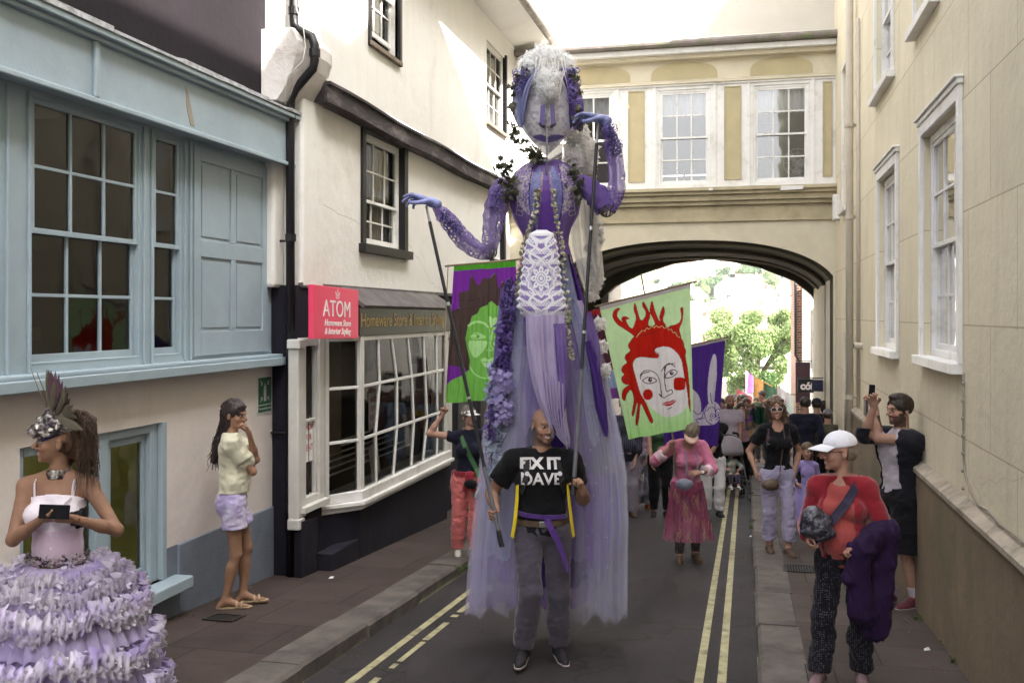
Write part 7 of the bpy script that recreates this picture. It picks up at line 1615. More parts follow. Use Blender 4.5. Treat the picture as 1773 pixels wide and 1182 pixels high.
for (x_,y_) in((-.27,-.29),(.27,-.29),(-.27,.31),(.27,.31)):
    b=MB(); 
    for dx in(-.022,.022): b.tube([(x_+dx-.009,y_,.075),(x_+dx+.009,y_,.075)],.075,18)
    wv=mesh_obj('wheel',b.v,b.f,M('tyre',(.02,.02,.022),.8),PC,False,False); b=MB(); b.tube([(x_-.034,y_,.075),(x_+.034,y_,.075)],.04,12); mesh_obj('hub',b.v,b.f,M('grey_hub',(.3,.3,.3),.5),wv,False,False)
b=MB(); b.box((-.21,-.20,.36),(.21,.12,.40)); b.add([(-.21,.10,.38),(.21,.10,.38),(.21,.30,.84),(-.21,.30,.84),(-.21,.14,.38),(.21,.14,.38),(.21,.34,.84),(-.21,.34,.84)],[(0,1,2,3),(4,5,6,7),(0,3,7,4),(1,2,6,5),(3,2,6,7)]); mesh_obj('seat',b.v,b.f,cloth('pushchair_black',(.02,.018,.02)),PC,False,False,bevel=.02)
rg=[]
for i in range(9):
    a=math.radians(-10+i*16); r_=.30; rg.append([(.245*math.cos(t),.22-r_*math.cos(a)*(math.sin(t)**.7 if math.sin(t)>0 else 0)*.95,.72+(r_*.95*math.sin(a)+.07)*(math.sin(t)**.6 if math.sin(t)>0 else 0)) for t in[PI*k/16 for k in range(17)]])
h_=loft('hood',rg[0:6],cloth('hood_grey',(.22,.19,.21),.1),PC,False); h_.modifiers.new('s','SOLIDIFY').thickness=.01
h2=loft('hood_back',rg[5:],cloth('hood_dark',(.03,.03,.032)),PC,False); h2.modifiers.new('s','SOLIDIFY').thickness=.01
kid=person('toddler in a patterned jumper sitting in the pushchair',L.x,L.y,0,L.yaw,.92,'m',.95,skin=(.50,.31,.25),head=(4,2,0),lean=(0,.12),drop=.10,hip=(0,.02),feet={-1:(-.06,-.22,.20,-5),1:(.07,-.22,.20,5)},khint=(0,-.3,1),armL=((-.11,-.14,.52),(-1,.3,-.5)),armR=((.11,-.14,.52),(1,.3,-.5)),res=.010,smile=0)
P=kid; shirt(P,cloth('mint_jumper',(.06,.10,.11),.2,'blotch',(.35,.33,.26)),1.7,hem=.0,th=.018,res=.010); trousers(P,cloth('plum_leggings',(.05,.035,.07)),1.8,.06,.014,res=.010); shoes(P,m_wh); hair_shell(P,hairmat('auburn_hair',(.12,.045,.02)),[],front=.05,low=-.03)
P,L2=bystander('bearded man in a pale lilac T-shirt pushing the pushchair',1264,843,1.75,'m',cloth('pale_lilac_tee',(.38,.32,.37)),m_blk,2,sleeve=.55,armL=((1248,772,-.2),(-.6,.3,-.8)),armR=((1281,772,-.2),(.6,.3,-.8)),nohair=True,beard=((.03,.02,.015),.92),res=.011,skin=(.33,.18,.13))
garment(P,'hair',[ell(P['hp'](0,.018,.020),A3(.0815,.096,.078)*P['hs'],P['hR'],.01)],MC['cropped_hair'],None,[(P['hp'](0,-.03,0),P['hR']@nrm(A3(0,-1,.2))),(P['hp'](0,0,-.035),P['hR']@A3(0,0,-1))],.007)
P,L2=bystander('dark haired woman half hidden behind the man with the pushchair',1283,838,1.60,'f',cloth('pink_check',(.45,.25,.32)),m_blk,0)
P,L2=bystander('long haired person in pale pink between the purple banner and the bearded father',1248,838,1.68,'f',cloth('pale_rose_top',(.55,.38,.45)),m_blk,0,hairc=(.04,.02,.012))
# ---------------- backs on the right pavement
P,L2=bystander('tall dark haired man in a navy top seen from behind by the right wall',1394,866,1.66,'m',m_navyc,m_blk,176,up=.11,sleeve=1.8,long=False,hairc=(.02,.013,.01),res=.012)
P,L2=bystander('person in a dark cap and black top walking away behind the navy topped man',1414,852,1.62,'m',m_blk,m_navyc,170,up=.11,sleeve=1.8,long=False,hairc=(.02,.013,.01),res=.013); ballcap(P,m_navyc,.06)
P,L2=bystander('dark haired person in a pale pink top close to the end of the right wall',1427,846,1.58,'f',cloth('pale_rose_top',(.55,.38,.45)),m_blk,170,up=.11,sleeve=1.4,hairc=(.018,.012,.012))
P,L2=bystander('person in a flat cap and olive top nearest the right wall',1433,864,1.46,'m',cloth('olive_top',(.06,.055,.035)),m_blk,165,up=.11,sleeve=1.8,long=False); ballcap(P,cloth('grey_cap',(.12,.11,.12)),.05)
# ================================================================ THE GIANT PUPPET
DP_=7.50
PR=empty('giant_puppet',at(945,1000,DP_),label='towering lilac and violet fabric puppet of a long faced lady carried above the street',cat='puppet')
def pip(X,Y,poly):
    m=np.zeros(X.shape,bool); n=len(poly)
    for i in range(n):
        x0,y0=poly[i]; x1,y1=poly[(i+1)%n]
        if y0==y1: continue
        c=((y0>Y)!=(y1>Y))&(X<(x1-x0)*(Y-y0)/(y1-y0)+x0); m^=c
    return m
def smooth_poly(P,k=4,closed=True):
    P=[A3(*p) for p in P]; n=len(P); out=[]
    for i in range(n if closed else n-1):
        g=lambda j: P[j%n] if closed else P[max(0,min(n-1,j))]
        a,b,c,d=g(i-1),g(i),g(i+1),g(i+2)
        for j in range(k): t=j/k; out.append(tuple(.5*((2*b)+(c-a)*t+(2*a-5*b+4*c-d)*t*t+(3*b-3*c+d-a)*t**3)))
    if not closed: out.append(tuple(P[-1]))
    return out
def stroke(X,Y,pts,w_,closed=False,k=5):
    P=smooth_poly(pts,k,closed); 
    if closed: P=P+[P[0]]
    m=np.zeros(X.shape,bool)
    for i in range(len(P)-1):
        a,b=A3(*P[i]),A3(*P[i+1]); d=b-a; L_=max(1e-6,d@d); t=np.clip(((X-a[0])*d[0]+(Y-a[1])*d[1])/L_,0,1); m|=((X-a[0]-d[0]*t)**2+(Y-a[1]-d[1]*t)**2)<w_*w_/4
    return m
def attrtulle(name,dens,trans=.4):
    m,nt=newmat(name); a=nt.nodes.new('ShaderNodeAttribute'); a.attribute_name='col'; v=coords(nt)
    cc=mixc(nt,1.0,a.outputs['Color'],ramp(nt,noise(nt,v,40,4),.3,.7,(.8,.8,.8),(1,1,1)),'MULTIPLY')
    d=nt.nodes.new('ShaderNodeBsdfDiffuse'); t=nt.nodes.new('ShaderNodeBsdfTranslucent'); nt.links.new(cc,d.inputs[0]); nt.links.new(cc,t.inputs[0]); g=nt.nodes.new('ShaderNodeBsdfGlossy'); g.inputs[1].default_value=.35; g.inputs[0].default_value=(.5,.5,.5,1)
    mx=nt.nodes.new('ShaderNodeMixShader'); mx.inputs[0].default_value=trans; nt.links.new(d.outputs[0],mx.inputs[1]); nt.links.new(t.outputs[0],mx.inputs[2])
    mg=nt.nodes.new('ShaderNodeMixShader'); mg.inputs[0].default_value=.06; nt.links.new(mx.outputs[0],mg.inputs[1]); nt.links.new(g.outputs[0],mg.inputs[2])
    tr=nt.nodes.new('ShaderNodeBsdfTransparent'); ms=nt.nodes.new('ShaderNodeMixShader'); ms.inputs[0].default_value=dens; nt.links.new(tr.outputs[0],ms.inputs[1]); nt.links.new(mg.outputs[0],ms.inputs[2])
    o=nt.nodes.new('ShaderNodeOutputMaterial'); nt.links.new(ms.outputs[0],o.inputs[0]); return m
C_DV=(.055,.02,.20); C_V=(.13,.06,.36); C_BL=(.17,.19,.42); C_LI=(.42,.36,.60); C_CR=(.66,.62,.62)
def itab(T,y):
    for i in range(len(T)-1):
        if T[i][0]<=y<=T[i+1][0]: t=(y-T[i][0])/(T[i+1][0]-T[i][0]); return [T[i][k]+(T[i+1][k]-T[i][k])*t for k in range(1,len(T[0]))]
    return list(T[-1][1:]) if y>T[-1][0] else list(T[0][1:])
def shell(name,T,y0,y1,ny,na,a0,a1,ratio,m,paint=None,par=None,D=DP_,closed=False,wob=None,nose=None):
    V=[];X=[];Y=[];A=[]
    for j in range(ny+1):
        py=y0+(y1-y0)*j/ny; cx,hw=itab(T,py)
        for k in range(na+1):
            a=math.radians(a0+(a1-a0)*k/na); w_=1+(wob(a,py) if wob else 0); px=cx+hw*math.cos(a)*w_; dd=-hw*D/F0*ratio*math.sin(a)*w_
            if nose: dd-=nose(px,py)
            V.append(tuple(at(px,py,D+dd))); X.append(px);Y.append(py);A.append(a)
    n=na+1; Fc=np.array([(j*n+k,j*n+k+1,(j+1)*n+k+1,(j+1)*n+k) for j in range(ny) for k in range(na)])
    C=paint(np.array(X),np.array(Y),np.array(A)) if paint else None
    return mesh_obj(name,V,Fc,m,par or PR,True,True,cols=C)
# --- face mask
TF=[(118,947,30),(128,948,40),(145,948,47),(165,948,51),(185,948,53),(203,948,52),(218,947,46),(232,947,37),(245,947,26),(256,947,15),(264,946,7),(269,946,2)]
def pface(X,Y,A):
    C=np.tile(np.array((.88,.86,.90)),(len(X),1)); u=np.abs(X-947)/52; s=np.clip((u-.5)/.5,0,1)[:,None]*np.clip((250-Y)/60,0,1)[:,None]
    C=C*(1-s)+np.array((.34,.27,.56))*s
    t=(vnoise(X*.2,Y*.2,X*0)>.62); C[t]=(.62,.58,.66)
    for q in(-1,1):
        bl=pip(X,Y,smooth_poly([(947+q*22,122),(947+q*36,118),(947+q*50,150),(947+q*52,195),(947+q*42,222),(947+q*38,200),(947+q*36,160)])); C[bl]=(.17,.17,.44) if q<0 else (.12,.07,.36)
        dk=stroke(X,Y,[(947+q*22,122),(947+q*36,160),(947+q*41,222)],2.0); C[dk]=(.05,.03,.14)
    mo=pip(X,Y,smooth_poly([(923,237),(935,233),(944,236),(948,237.5),(953,235),(964,233),(977,236),(966,243),(950,247),(934,244)])); C[mo]=(.16,.12,.40); C[stroke(X,Y,[(923,237),(948,240),(977,236)],1.2)]=(.08,.05,.22)
    C[stroke(X,Y,[(947,222),(947,268)],1.0)]=(.40,.36,.43)
    C[pip(X,Y,[(930,152),(966,152),(960,182),(948,190),(935,182)])]=(.56,.54,.60)
    return C
def nosef(px,py):
    h=max(0,1-abs(px-948)/13)*max(0,min(1,(py-178)/34)) if py<221 else 0
    return .075*h
fm=attrtulle('sheer_mask_fabric',.93,.35)
HEAD=shell('face_mask',TF,118,269,150,120,0,180,.62,fm,pface,nose=nosef)
# nose sides as two violet gauze wedges with dark nostril knots
m_vg=tulle('violet_gauze',(.26,.21,.48),.93,.06,.3); b=MB()
for q in(-1,1):
    b.quad(at(948+q*4,180,DP_-.24),at(948+q*12,183,DP_-.21),at(948+q*14,216,DP_-.22),at(948+q*6,217,DP_-.31))
b.build('nose',m_vg,HEAD,recalc=False)
b=MB()
for q in(-1,1): b.tube([at(948+q*13,215,DP_-.235),at(948+q*7,219,DP_-.30)],.012,6)
b.build('nostril_knots',M('dark_bead',(.03,.02,.05),.5),HEAD,smooth=True)
V,Q=field([ell(at(948,185,DP_+.05),(.21,.17,.30),None,.02)],.02,fold(.01,8,8,8)); mesh_obj('head_back',V,Q,tulle('white_gauze',(.62,.60,.66),.85,.15),HEAD,True)
# side drapes of the head
def drape(name,path,ws,m,par,D=DP_-.12,n=9,amp=.012,ph=0,rag=0,dd=0,world=True):
    P=smooth_poly([(p[0],p[1]) for p in path],4,False); V=[]; rd=random.Random(int(path[0][0]))
    for i,p in enumerate(P):
        t=i/(len(P)-1); w_=itab([(k/(len(ws)-1),ws[k]) for k in range(len(ws))],t)[0]; q=P[min(i+1,len(P)-1)]; r=P[max(i-1,0)]; d=nrm(A3(q[0]-r[0],q[1]-r[1])); s=A3(-d[1],d[0])
        for k in range(n+1):
            u=k/n-.5; off=p+s*u*w_ if False else (p[0]+s[0]*u*w_,p[1]+s[1]*u*w_+(rd.uniform(-rag,rag) if i==len(P)-1 else 0)); V.append(tuple(at(off[0],off[1],D+dd*t+amp*math.sin(u*14+t*3+ph)+amp*.6*math.sin(u*31+ph)-.04*(1-4*u*u))))
    m_n=n+1; Fc=np.array([(i*m_n+k,i*m_n+k+1,(i+1)*m_n+k+1,(i+1)*m_n+k) for i in range(len(P)-1) for k in range(n)]); return mesh_obj(name,V,Fc,m,par,True,world)
m_bs=tulle('blue_lilac_satin',(.20,.22,.42),.97,.03,.2,(.28,.29,.48)); m_vs=tulle('violet_satin',(.15,.09,.33),.94,.05,.3,(.25,.17,.43)); m_ls=tulle('pale_lilac_crepe',(.52,.44,.66),.92,.06,.4,(.62,.55,.74)); m_ds=tulle('deep_violet_satin',(.09,.045,.23),.99,.0,.15)
drape('temple_drape',[(925,118),(903,150),(896,190),(902,222)],[16,22,20,6],m_bs,HEAD,DP_-.10); drape('temple_drape',[(970,118),(992,150),(1001,190),(995,225)],[16,22,20,6],m_vs,HEAD,DP_-.10)
drape('temple_drape',[(932,120),(915,150),(906,185),(905,215)],[8,12,12,3],m_bs,HEAD,DP_-.17)
# lace knots on the temples
rd=random.Random(77); paths=[]
for cx,cy,rx,ry,n_ in((901,142,10,24,22),(994,150,9,28,22)):
    for i in range(n_):
        x,y=cx+rd.uniform(-rx,rx),cy+rd.uniform(-ry,ry); paths.append([at(x+6*math.cos(t*.9+i)*rd.uniform(.6,1),y+6*math.sin(t*.9+i)*rd.uniform(.6,1),DP_-.16+rd.uniform(-.03,.03)) for t in range(7)])
b=MB()
for p in paths: b.tube(p,.004,4,False)
b.build('lace_knots',M('lilac_yarn',(.20,.16,.42),.8,.3,20),HEAD,smooth=True,recalc=False)
# --- white tulle hair : crumpled translucent scraps
def froth(name,cl,n,size,seed,m,par):
    Q,Fc=leaves([(*at(x,y,D),r) for x,y,D,r in cl],n,size,seed,1.0); return tag(mesh_obj(name,Q,Fc,m,par,False),kind='stuff')
m_wt=tulle('white_tulle',(.95,.95,.94),.34,.02,.6,(.88,.88,.87)); m_wd=tulle('white_lace_net',(.90,.88,.85),.7,.15,.55,(.84,.82,.79))
HA=froth('tulle_hair',[(946,114,DP_-.05,.13),(926,112,DP_,.09),(968,116,DP_,.10),(946,100,DP_,.09),(918,124,DP_-.08,.07),(978,128,DP_-.03,.07),(948,138,DP_-.2,.08),(948,156,DP_-.25,.05),(912,120,DP_,.06)],2900,.058,4,m_wt,HEAD)
b=MB()
for i in range(46):
    x=rd.uniform(925,978); y0=rd.uniform(95,135); L_=rd.uniform(30,70); b.add([at(x,y0,DP_-.2),at(x+3,y0,DP_-.2),at(x+rd.uniform(-14,14),y0+L_,DP_-.27),],[(0,1,2)])
b.build('tulle_wisps',m_wd,HEAD,recalc=False)
froth('back_lace',[(1000,235,DP_+.2,.10),(1008,262,DP_+.22,.12),(1012,290,DP_+.25,.10),(1000,275,DP_+.2,.11),(1015,315,DP_+.3,.08)],1500,.04,6,m_wd,PR)
# long white lace train behind the right shoulder
def laceedge(a,py): return .06*math.sin(py*.35)+.03*math.sin(py*.9)
drape('lace_train',[(998,300),(1004,360),(1008,420),(1014,470),(1020,510)],[30,40,36,26,10],m_wd,PR,DP_+.42,14,.04)
drape('lace_train',[(1015,310),(1024,380),(1030,440),(1036,480)],[20,28,26,20],m_wd,PR,DP_+.36,10,.05)
froth('train_frill',[(1030+rd.uniform(-8,8),y,DP_+.38,.05) for y in range(330,520,14)],1100,.03,9,m_wd,PR)
# --- ivy
def ivy(name,areas,n,seed,par,size=.028):
    rd=random.Random(seed); V=[];Fc=[]
    shp=[(0,-.9),(.35,-.55),(.95,-.45),(.6,-.05),(.75,.5),(.3,.35),(0,1.0),(-.3,.35),(-.75,.5),(-.6,-.05),(-.95,-.45),(-.35,-.55)]
    for i in range(n):
        x0,y0,x1,y1,w_=rd.choice(areas); t=rd.random(); c=A3(*at(x0+(x1-x0)*t+rd.gauss(0,w_),y0+(y1-y0)*t+rd.gauss(0,w_),DP_-.12+rd.uniform(-.06,.06))); d=nrm(A3(rd.gauss(0,1),rd.gauss(0,.6)-.6,rd.gauss(0,1))); a=nrm(np.cross(d,A3(rd.gauss(0,1),rd.gauss(0,1),rd.gauss(0,1)))); e=np.cross(d,a); s=size*rd.uniform(.6,1.2); k=len(V); V.append(tuple(c+d*s*.15)); V+= [tuple(c+(a*x+e*y)*s) for x,y in shp]; Fc+=[(k,k+1+j,k+1+(j+1)%12) for j in range(12)]
    return mesh_obj(name,V,Fc,M('ivy_leaf',(.050,.050,.028),.5,.5,10,.2,40,spec=.5),par,False)
ivy('ivy_garland',[(912,118,893,140,4),(893,140,888,215,5),(888,215,900,250,5),(905,250,935,280,6),(918,255,928,280,6)],150,1,HEAD); ivy('ivy_garland',[(985,118,1000,150,4),(1000,150,1004,225,4)],75,2,HEAD)
ivy('shoulder_ivy',[(872,285,886,345,8)],85,3,PR,.030); ivy('shoulder_ivy',[(992,288,1004,345,7)],75,4,PR,.028)
# --- neck
b=MB(); b.tube([at(935,275,DP_-.02),at(936,300,DP_-.03),at(938,325,DP_-.08)],[.062,.050,.018],14); b.build('neck',M('gold_mesh',(.16,.12,.10),.4,.5,60,.8,90,metal=.6),PR,smooth=True)
b=MB(); b.tube([at(947,222,DP_-.26),at(947,270,DP_-.16),at(946,312,DP_-.14)],.007,8); b.tube([at(928,277,DP_-.1),at(950,279,DP_-.12),at(973,266,DP_-.1)],.010,6); b.build('support_rod',M('grey_rod',(.30,.29,.31),.4,.1,9,.1,metal=.3),PR,smooth=True)
# --- bodice
TB=[(276,946,20),(286,946,40),(298,945,54),(312,945,62),(330,944,64),(350,944,61),(370,944,54),(390,944,46),(408,945,40),(422,946,38),(440,947,42)]
def pbod(X,Y,A):
    C=np.tile(np.array((.17,.095,.33)),(len(X),1)); n_=vnoise(X*.5,Y*.5,X*0); n2=vnoise(X*.33+9,Y*.33,X*0+2)
    for q in(-1,1):
        f=lambda P: smooth_poly([(945+q*x,y) for x,y in P])
        lace=pip(X,Y,f([(24,284),(50,296),(62,315),(52,340),(40,362),(28,372),(26,350),(24,320)])); C[lace]=(.24,.15,.45); C[lace&((np.abs(n_-.5)<.10)|(n2>.66))]=(.58,.54,.52)
        blue=pip(X,Y,f([(10,288),(20,300),(28,330),(26,365),(18,395),(12,410),(10,370),(8,330)])); C[blue]=(.17,.17,.45); C[blue&(n_>.6)]=(.22,.24,.52)
        C[stroke(X,Y,[(945+q*22,286),(945+q*29,330),(945+q*26,370),(945+q*14,412)],1.8)]=(.05,.02,.16)
        for i in range(6):
            cx,cy=945+q*(30+i*1.0),330+i*8; C[stroke(X,Y,[(cx+q*6,cy-3),(cx+q*14,cy-6),(cx+q*16,cy+1),(cx+q*6,cy+3)],1.1,True)]=(.55,.5,.58)
        C[stroke(X,Y,[(945+q*7,300),(945+q*8,350),(945+q*14,395),(945+q*20,430)],4.5)]=(.42,.36,.34); 
        fl=stroke(X,Y,[(945+q*7,300),(945+q*8,350),(945+q*14,395),(945+q*20,430)],4.5)&(n_>.55); C[fl]=(.35,.12,.20)
    C[pip(X,Y,[(940,300),(951,300),(954,345),(964,400),(930,400),(937,345)])]=(.14,.05,.36)
    return C
BO=shell('bodice',TB,276,440,170,150,-15,195,.60,attrtulle('bodice_fabric',.97,.2),pbod,wob=lambda a,y:.012*math.sin(a*9+y*.05))
shell('bodice_back',TB,276,440,20,40,180,360,.45,m_vs)
# wing-like hip points
b=MB(); b.quad(at(984,380,DP_-.05),at(1008,335,DP_-.02),at(1002,372,DP_),at(975,420,DP_-.05)); b.quad(at(908,385,DP_-.05),at(880,345,DP_-.02),at(890,382,DP_),at(912,418,DP_-.05)); b.each('hip_point',m_vs,BO,recalc=False)
# --- arms
def sleeve(name,path,rad,m,par,ridges=0,n=22,jit=.0,D=DP_):
    P=smooth_poly([(*p,) for p in path],6,False); rings=[]; V=[]; K=len(P); rd=random.Random(len(path)); a=None
    pts=[A3(*at(p[0],p[1],D+p[2])) for p in P]
    for i,c in enumerate(pts):
        t=nrm(pts[min(i+1,K-1)]-pts[max(i-1,0)]); 
        if a is None: a=nrm(np.cross(t,A3(0,1,.1)))
        a=nrm(a-t*(a@t)); bb=np.cross(t,a); r=itab([(k/(len(rad)-1),rad[k]) for k in range(len(rad))],i/(K-1))[0]*DP_/F0; r*=1+ridges*math.sin(i*1.9)
        rings.append([tuple(c+(a*math.cos(2*PI*k/n)+bb*math.sin(2*PI*k/n))*r*(1+.06*math.sin(k*2.3+i*.7)+rd.uniform(-jit,jit))) for k in range(n)])
    return loft(name,rings,m,par,True,True,True)
m_sl=tulle('violet_lace_sleeve',(.20,.13,.38),.62,.2,.45,(.34,.27,.52),lace=26); m_sl2=tulle('lilac_net_sleeve',(.30,.22,.52),.60,.25,.4,(.18,.10,.42),lace=40)
ARL=empty('arm',at(868,330,DP_),parent=PR); bpy.data.objects.remove(ARL)
S1=sleeve('upper_sleeve',[(884,308,0),(868,330,0),(858,365,-.02),(852,400,-.03),(848,432,-.03)],[10,19,20,17,12],m_sl,PR,.05); S2=sleeve('fore_sleeve',[(850,438,-.03),(826,433,-.05),(800,412,-.08),(776,382,-.1),(754,357,-.12)],[11,15,16,15,7],m_sl,PR,.04)
sleeve('inner_arm',[(868,330,0),(852,400,-.03),(848,434,-.03),(800,408,-.08),(752,355,-.12)],[7,6,5,5,4],m_ls,PR)
S3=sleeve('upper_sleeve',[(1000,310,0),(1018,325,0),(1036,342,-.03),(1048,362,-.06)],[10,18,21,17],m_vs,PR,.06); S4=sleeve('fore_sleeve',[(1052,364,-.06),(1066,335,-.08),(1067,295,-.1),(1060,250,-.1),(1046,212,-.12)],[13,15,14,14,6],m_sl2,PR,.04)
sleeve('inner_arm',[(1015,325,0),(1048,362,-.06),(1064,320,-.09),(1058,250,-.1),(1046,210,-.12)],[7,5,4,4,4],m_ls,PR)
b=MB()   # bent wire hoops at the elbows
for cx,cy,D0,r0 in((848,436,DP_-.04,.055),(1050,362,DP_-.08,.06)):
    for k in range(5): a=k*.6; b.tube([at(cx,cy,D0)+Vector((math.cos(t)*r0*math.cos(a),math.sin(a)*r0*math.cos(t),math.sin(t)*r0)) for t in[j*PI/6 for j in range(13)]],.0045,5,False)
b.build('elbow_wire',M('dark_wire',(.06,.05,.055),.5,.2),PR,smooth=True,recalc=False)
rd=random.Random(12)
def loops(name,pts,n,rng,par,s=7,m=None,r=.0032):
    b=MB()
    for i in range(n):
        x0,y0,D0=pts[rd.randrange(len(pts))]; x,y=x0+rd.uniform(-rng,rng),y0+rd.uniform(-rng,rng); ph=rd.uniform(0,6); b.tube([at(x+s*math.cos(t*.9+ph)*rd.uniform(.5,1),y+s*math.sin(t*.9+ph)*rd.uniform(.5,1),D0+rd.uniform(-.06,.06)) for t in range(7)],r,4,False)
    return b.build(name,m or M('lilac_yarn',(.20,.16,.42)),par,smooth=True,recalc=False)
loops('lace_loops',[(862,335,DP_-.08),(858,360,DP_-.08),(768,372,DP_-.2),(778,385,DP_-.2),(790,395,DP_-.2)],70,9,S1,6); loops('lace_loops',[(1060,240,DP_-.18),(1056,225,DP_-.18),(1066,255,DP_-.18)],60,9,S4,6)
m_ph=M('puppet_hand_blue',(.20,.22,.44),.4,.4,14,.3,40,dirt=(.05,.055,.10),dirtsc=12)
for (w0,d,nn,sd,spr) in((at(752,352,DP_-.13),(-1,-.15,.38),(-.3,-.2,-1),1,.35),(at(1046,208,DP_-.13),(-1,-.2,.22),(-.15,-.2,-1),1,.30)):
    H=hand_prims(A3(*w0),A3(*d),A3(*nn),[(8,26,16),(18,26,18),(30,28,20),(44,30,22)],sd,1.5,spr*1.3,.3); V,Q=field(H,.0065); mesh_obj('hand',V,Q,m_ph,PR,True)
# --- control rods through the puppeteer's fists
m_rodb=M('black_rod',(.012,.012,.014),.35,.2,10,.05); m_rodg=M('grey_rod_lower',(.11,.11,.125),.4,.2,10,.1); m_rods=M('silver_tip',(.42,.42,.42),.35,.1,10,.1,metal=.7)
for top,G_,ext,cuts in((at(738,357,DP_-.13),GL,.24,(.05,.78,.95)),(at(1036,206,DP_-.13),GR,.09,(.07,.68,.97))):
    G_=Vector(G_); d=(G_-top); Lr=d.length; d.normalize(); bot=G_+d*ext; f=lambda t: top+(bot-top)*t
    b=MB(); b.tube([f(cuts[0]),f(cuts[1])],.013,10); b.tube([f(.955),f(1)],.018,10); o=b.build('control_rod',m_rodb,PR,smooth=False)
    b=MB(); b.tube([f(0),f(cuts[0])],.010,8); b.tube([f(.30),f(.31)],.0145,10); b.tube([f(.58),f(.587)],.0145,10); b.build('silver_fitting',m_rods,o); b=MB(); b.tube([f(cuts[1]),f(.955)],.015,10); b.build('lower_tube',m_rodg,o)
# --- skirt
TS=[(425,947,38),(440,947,43),(480,946,54),(520,945,66),(560,948,78),(600,952,88),(650,952,96),(700,952,103),(760,955,113),(820,957,119),(900,954,124),(960,950,126),(1080,946,128)]
DS=7.60
def panel(name,a0,a1,y0,y1,m,waves=8,amp=.05,off=1.0,ph=0,rag=10,par=None,na=None,ny=40,taper=0,ratio=.55,sway=0):
    na=na or max(24,int(abs(a1-a0)/.6)); rd=random.Random(int(a0*7+y0)); rg=[rag*.7*math.sin(k*.14+a0)+rag*.4*math.sin(k*.37+y0)+rd.uniform(-.12,.12)*rag for k in range(na+1)]; V=[]
    for j in range(ny+1):
        t=j/ny
        for k in range(na+1):
            u=k/na; py=y0+(y1+rg[k]-y0)*t; cx,hw=itab(TS,min(py,1079)); am=a0+(a1-a0)*(.5+(u-.5)*(1-taper*t)) ; a=math.radians(am+sway*t); w_=off*(1+amp*t**.5*math.sin(waves*math.radians(am)*3+ph+t*1.2)+amp*.35*math.sin(waves*math.radians(am)*5.1+ph*2+t*2)); px=cx+hw*w_*math.cos(a); dd=-hw*DS/F0*ratio*math.sin(a)*w_; V.append(tuple(at(px,py,DS+dd)))
    n=na+1; Fc=np.array([(j*n+k,j*n+k+1,(j+1)*n+k+1,(j+1)*n+k) for j in range(ny) for k in range(na)]); return mesh_obj(name,V,Fc,m,par or PR,True)
m_tb=tulle('pale_blue_tulle',(.62,.63,.84),.26,.03,.5,(.62,.64,.72)); m_tl=tulle('pale_lilac_tulle',(.68,.62,.82),.26,.03,.5,(.64,.60,.72)); m_tv=tulle('violet_tulle',(.16,.06,.40),.55,.2,.4); m_gb=tulle('grey_blue_crepe',(.27,.29,.46),.92,.06,.3,(.36,.37,.54))
m_pu=tulle('bright_purple_net',(.20,.08,.42),.9,.08,.35)
panel('back_panel',175,365,430,1010,m_ds,6,.04,.90); panel('back_net',175,365,440,1045,m_tv,9,.05,.97,1)
panel('front_panel',40,140,425,735,m_vs,9,.05,.86,.4,20); panel('deep_violet_panel',118,150,470,985,m_ds,7,.07,.84,.2,10); panel('deep_violet_panel',22,60,470,1000,m_ds,7,.07,.84,2,10)
panel('grey_blue_panel',126,166,425,965,m_gb,7,.045,.93,.6,6); panel('grey_blue_panel',28,56,420,760,m_gb,7,.05,.93,1.3,14,sway=-6); panel('blue_shoulder_drape',40,78,386,520,m_bs,5,.05,1.0,.3,8); panel('blue_shoulder_drape',138,160,388,500,m_bs,5,.05,1.0,.3,8)
panel('lilac_panel',0,30,520,940,m_ls,8,.05,.94,.9,16); panel('violet_panel',56,76,470,960,m_vs,8,.06,.84,.9,16); panel('purple_net_panel',14,60,820,985,m_pu,9,.07,.93,.3,18); panel('purple_net_panel',118,150,860,1000,m_pu,9,.05,.86,.3,14)
panel('left_tulle',101,205,600,1050,m_tb,9,.05,1.0,.1,14); panel('left_tulle',112,215,680,1058,m_tl,9,.06,1.03,2,12); panel('left_tulle',116,190,560,1025,m_tl,8,.06,.97,1,12)
panel('right_tulle',-25,80,560,1070,m_tl,9,.05,1.0,.1,14); panel('right_tulle',-35,68,640,1060,m_tb,9,.06,1.03,2,12); panel('right_tulle',-15,52,700,1068,m_tb,8,.06,.97,1,12); panel('right_tulle',-5,30,620,1065,m_tl,12,.08,.92,1,12)
drape('dark_ribbon',[(1018,590),(1030,640),(1040,700),(1049,752)],[12,16,20,8],m_ds,PR,DS-.24,8,.02,rag=8); drape('violet_ribbon',[(1018,540),(1028,600),(1036,690)],[10,22,8],m_vs,PR,DS-.2,8,.02,rag=10); drape('violet_ribbon',[(872,500),(866,600),(856,700),(852,760)],[10,20,16,6],m_vs,PR,DS-.1,8,.02)
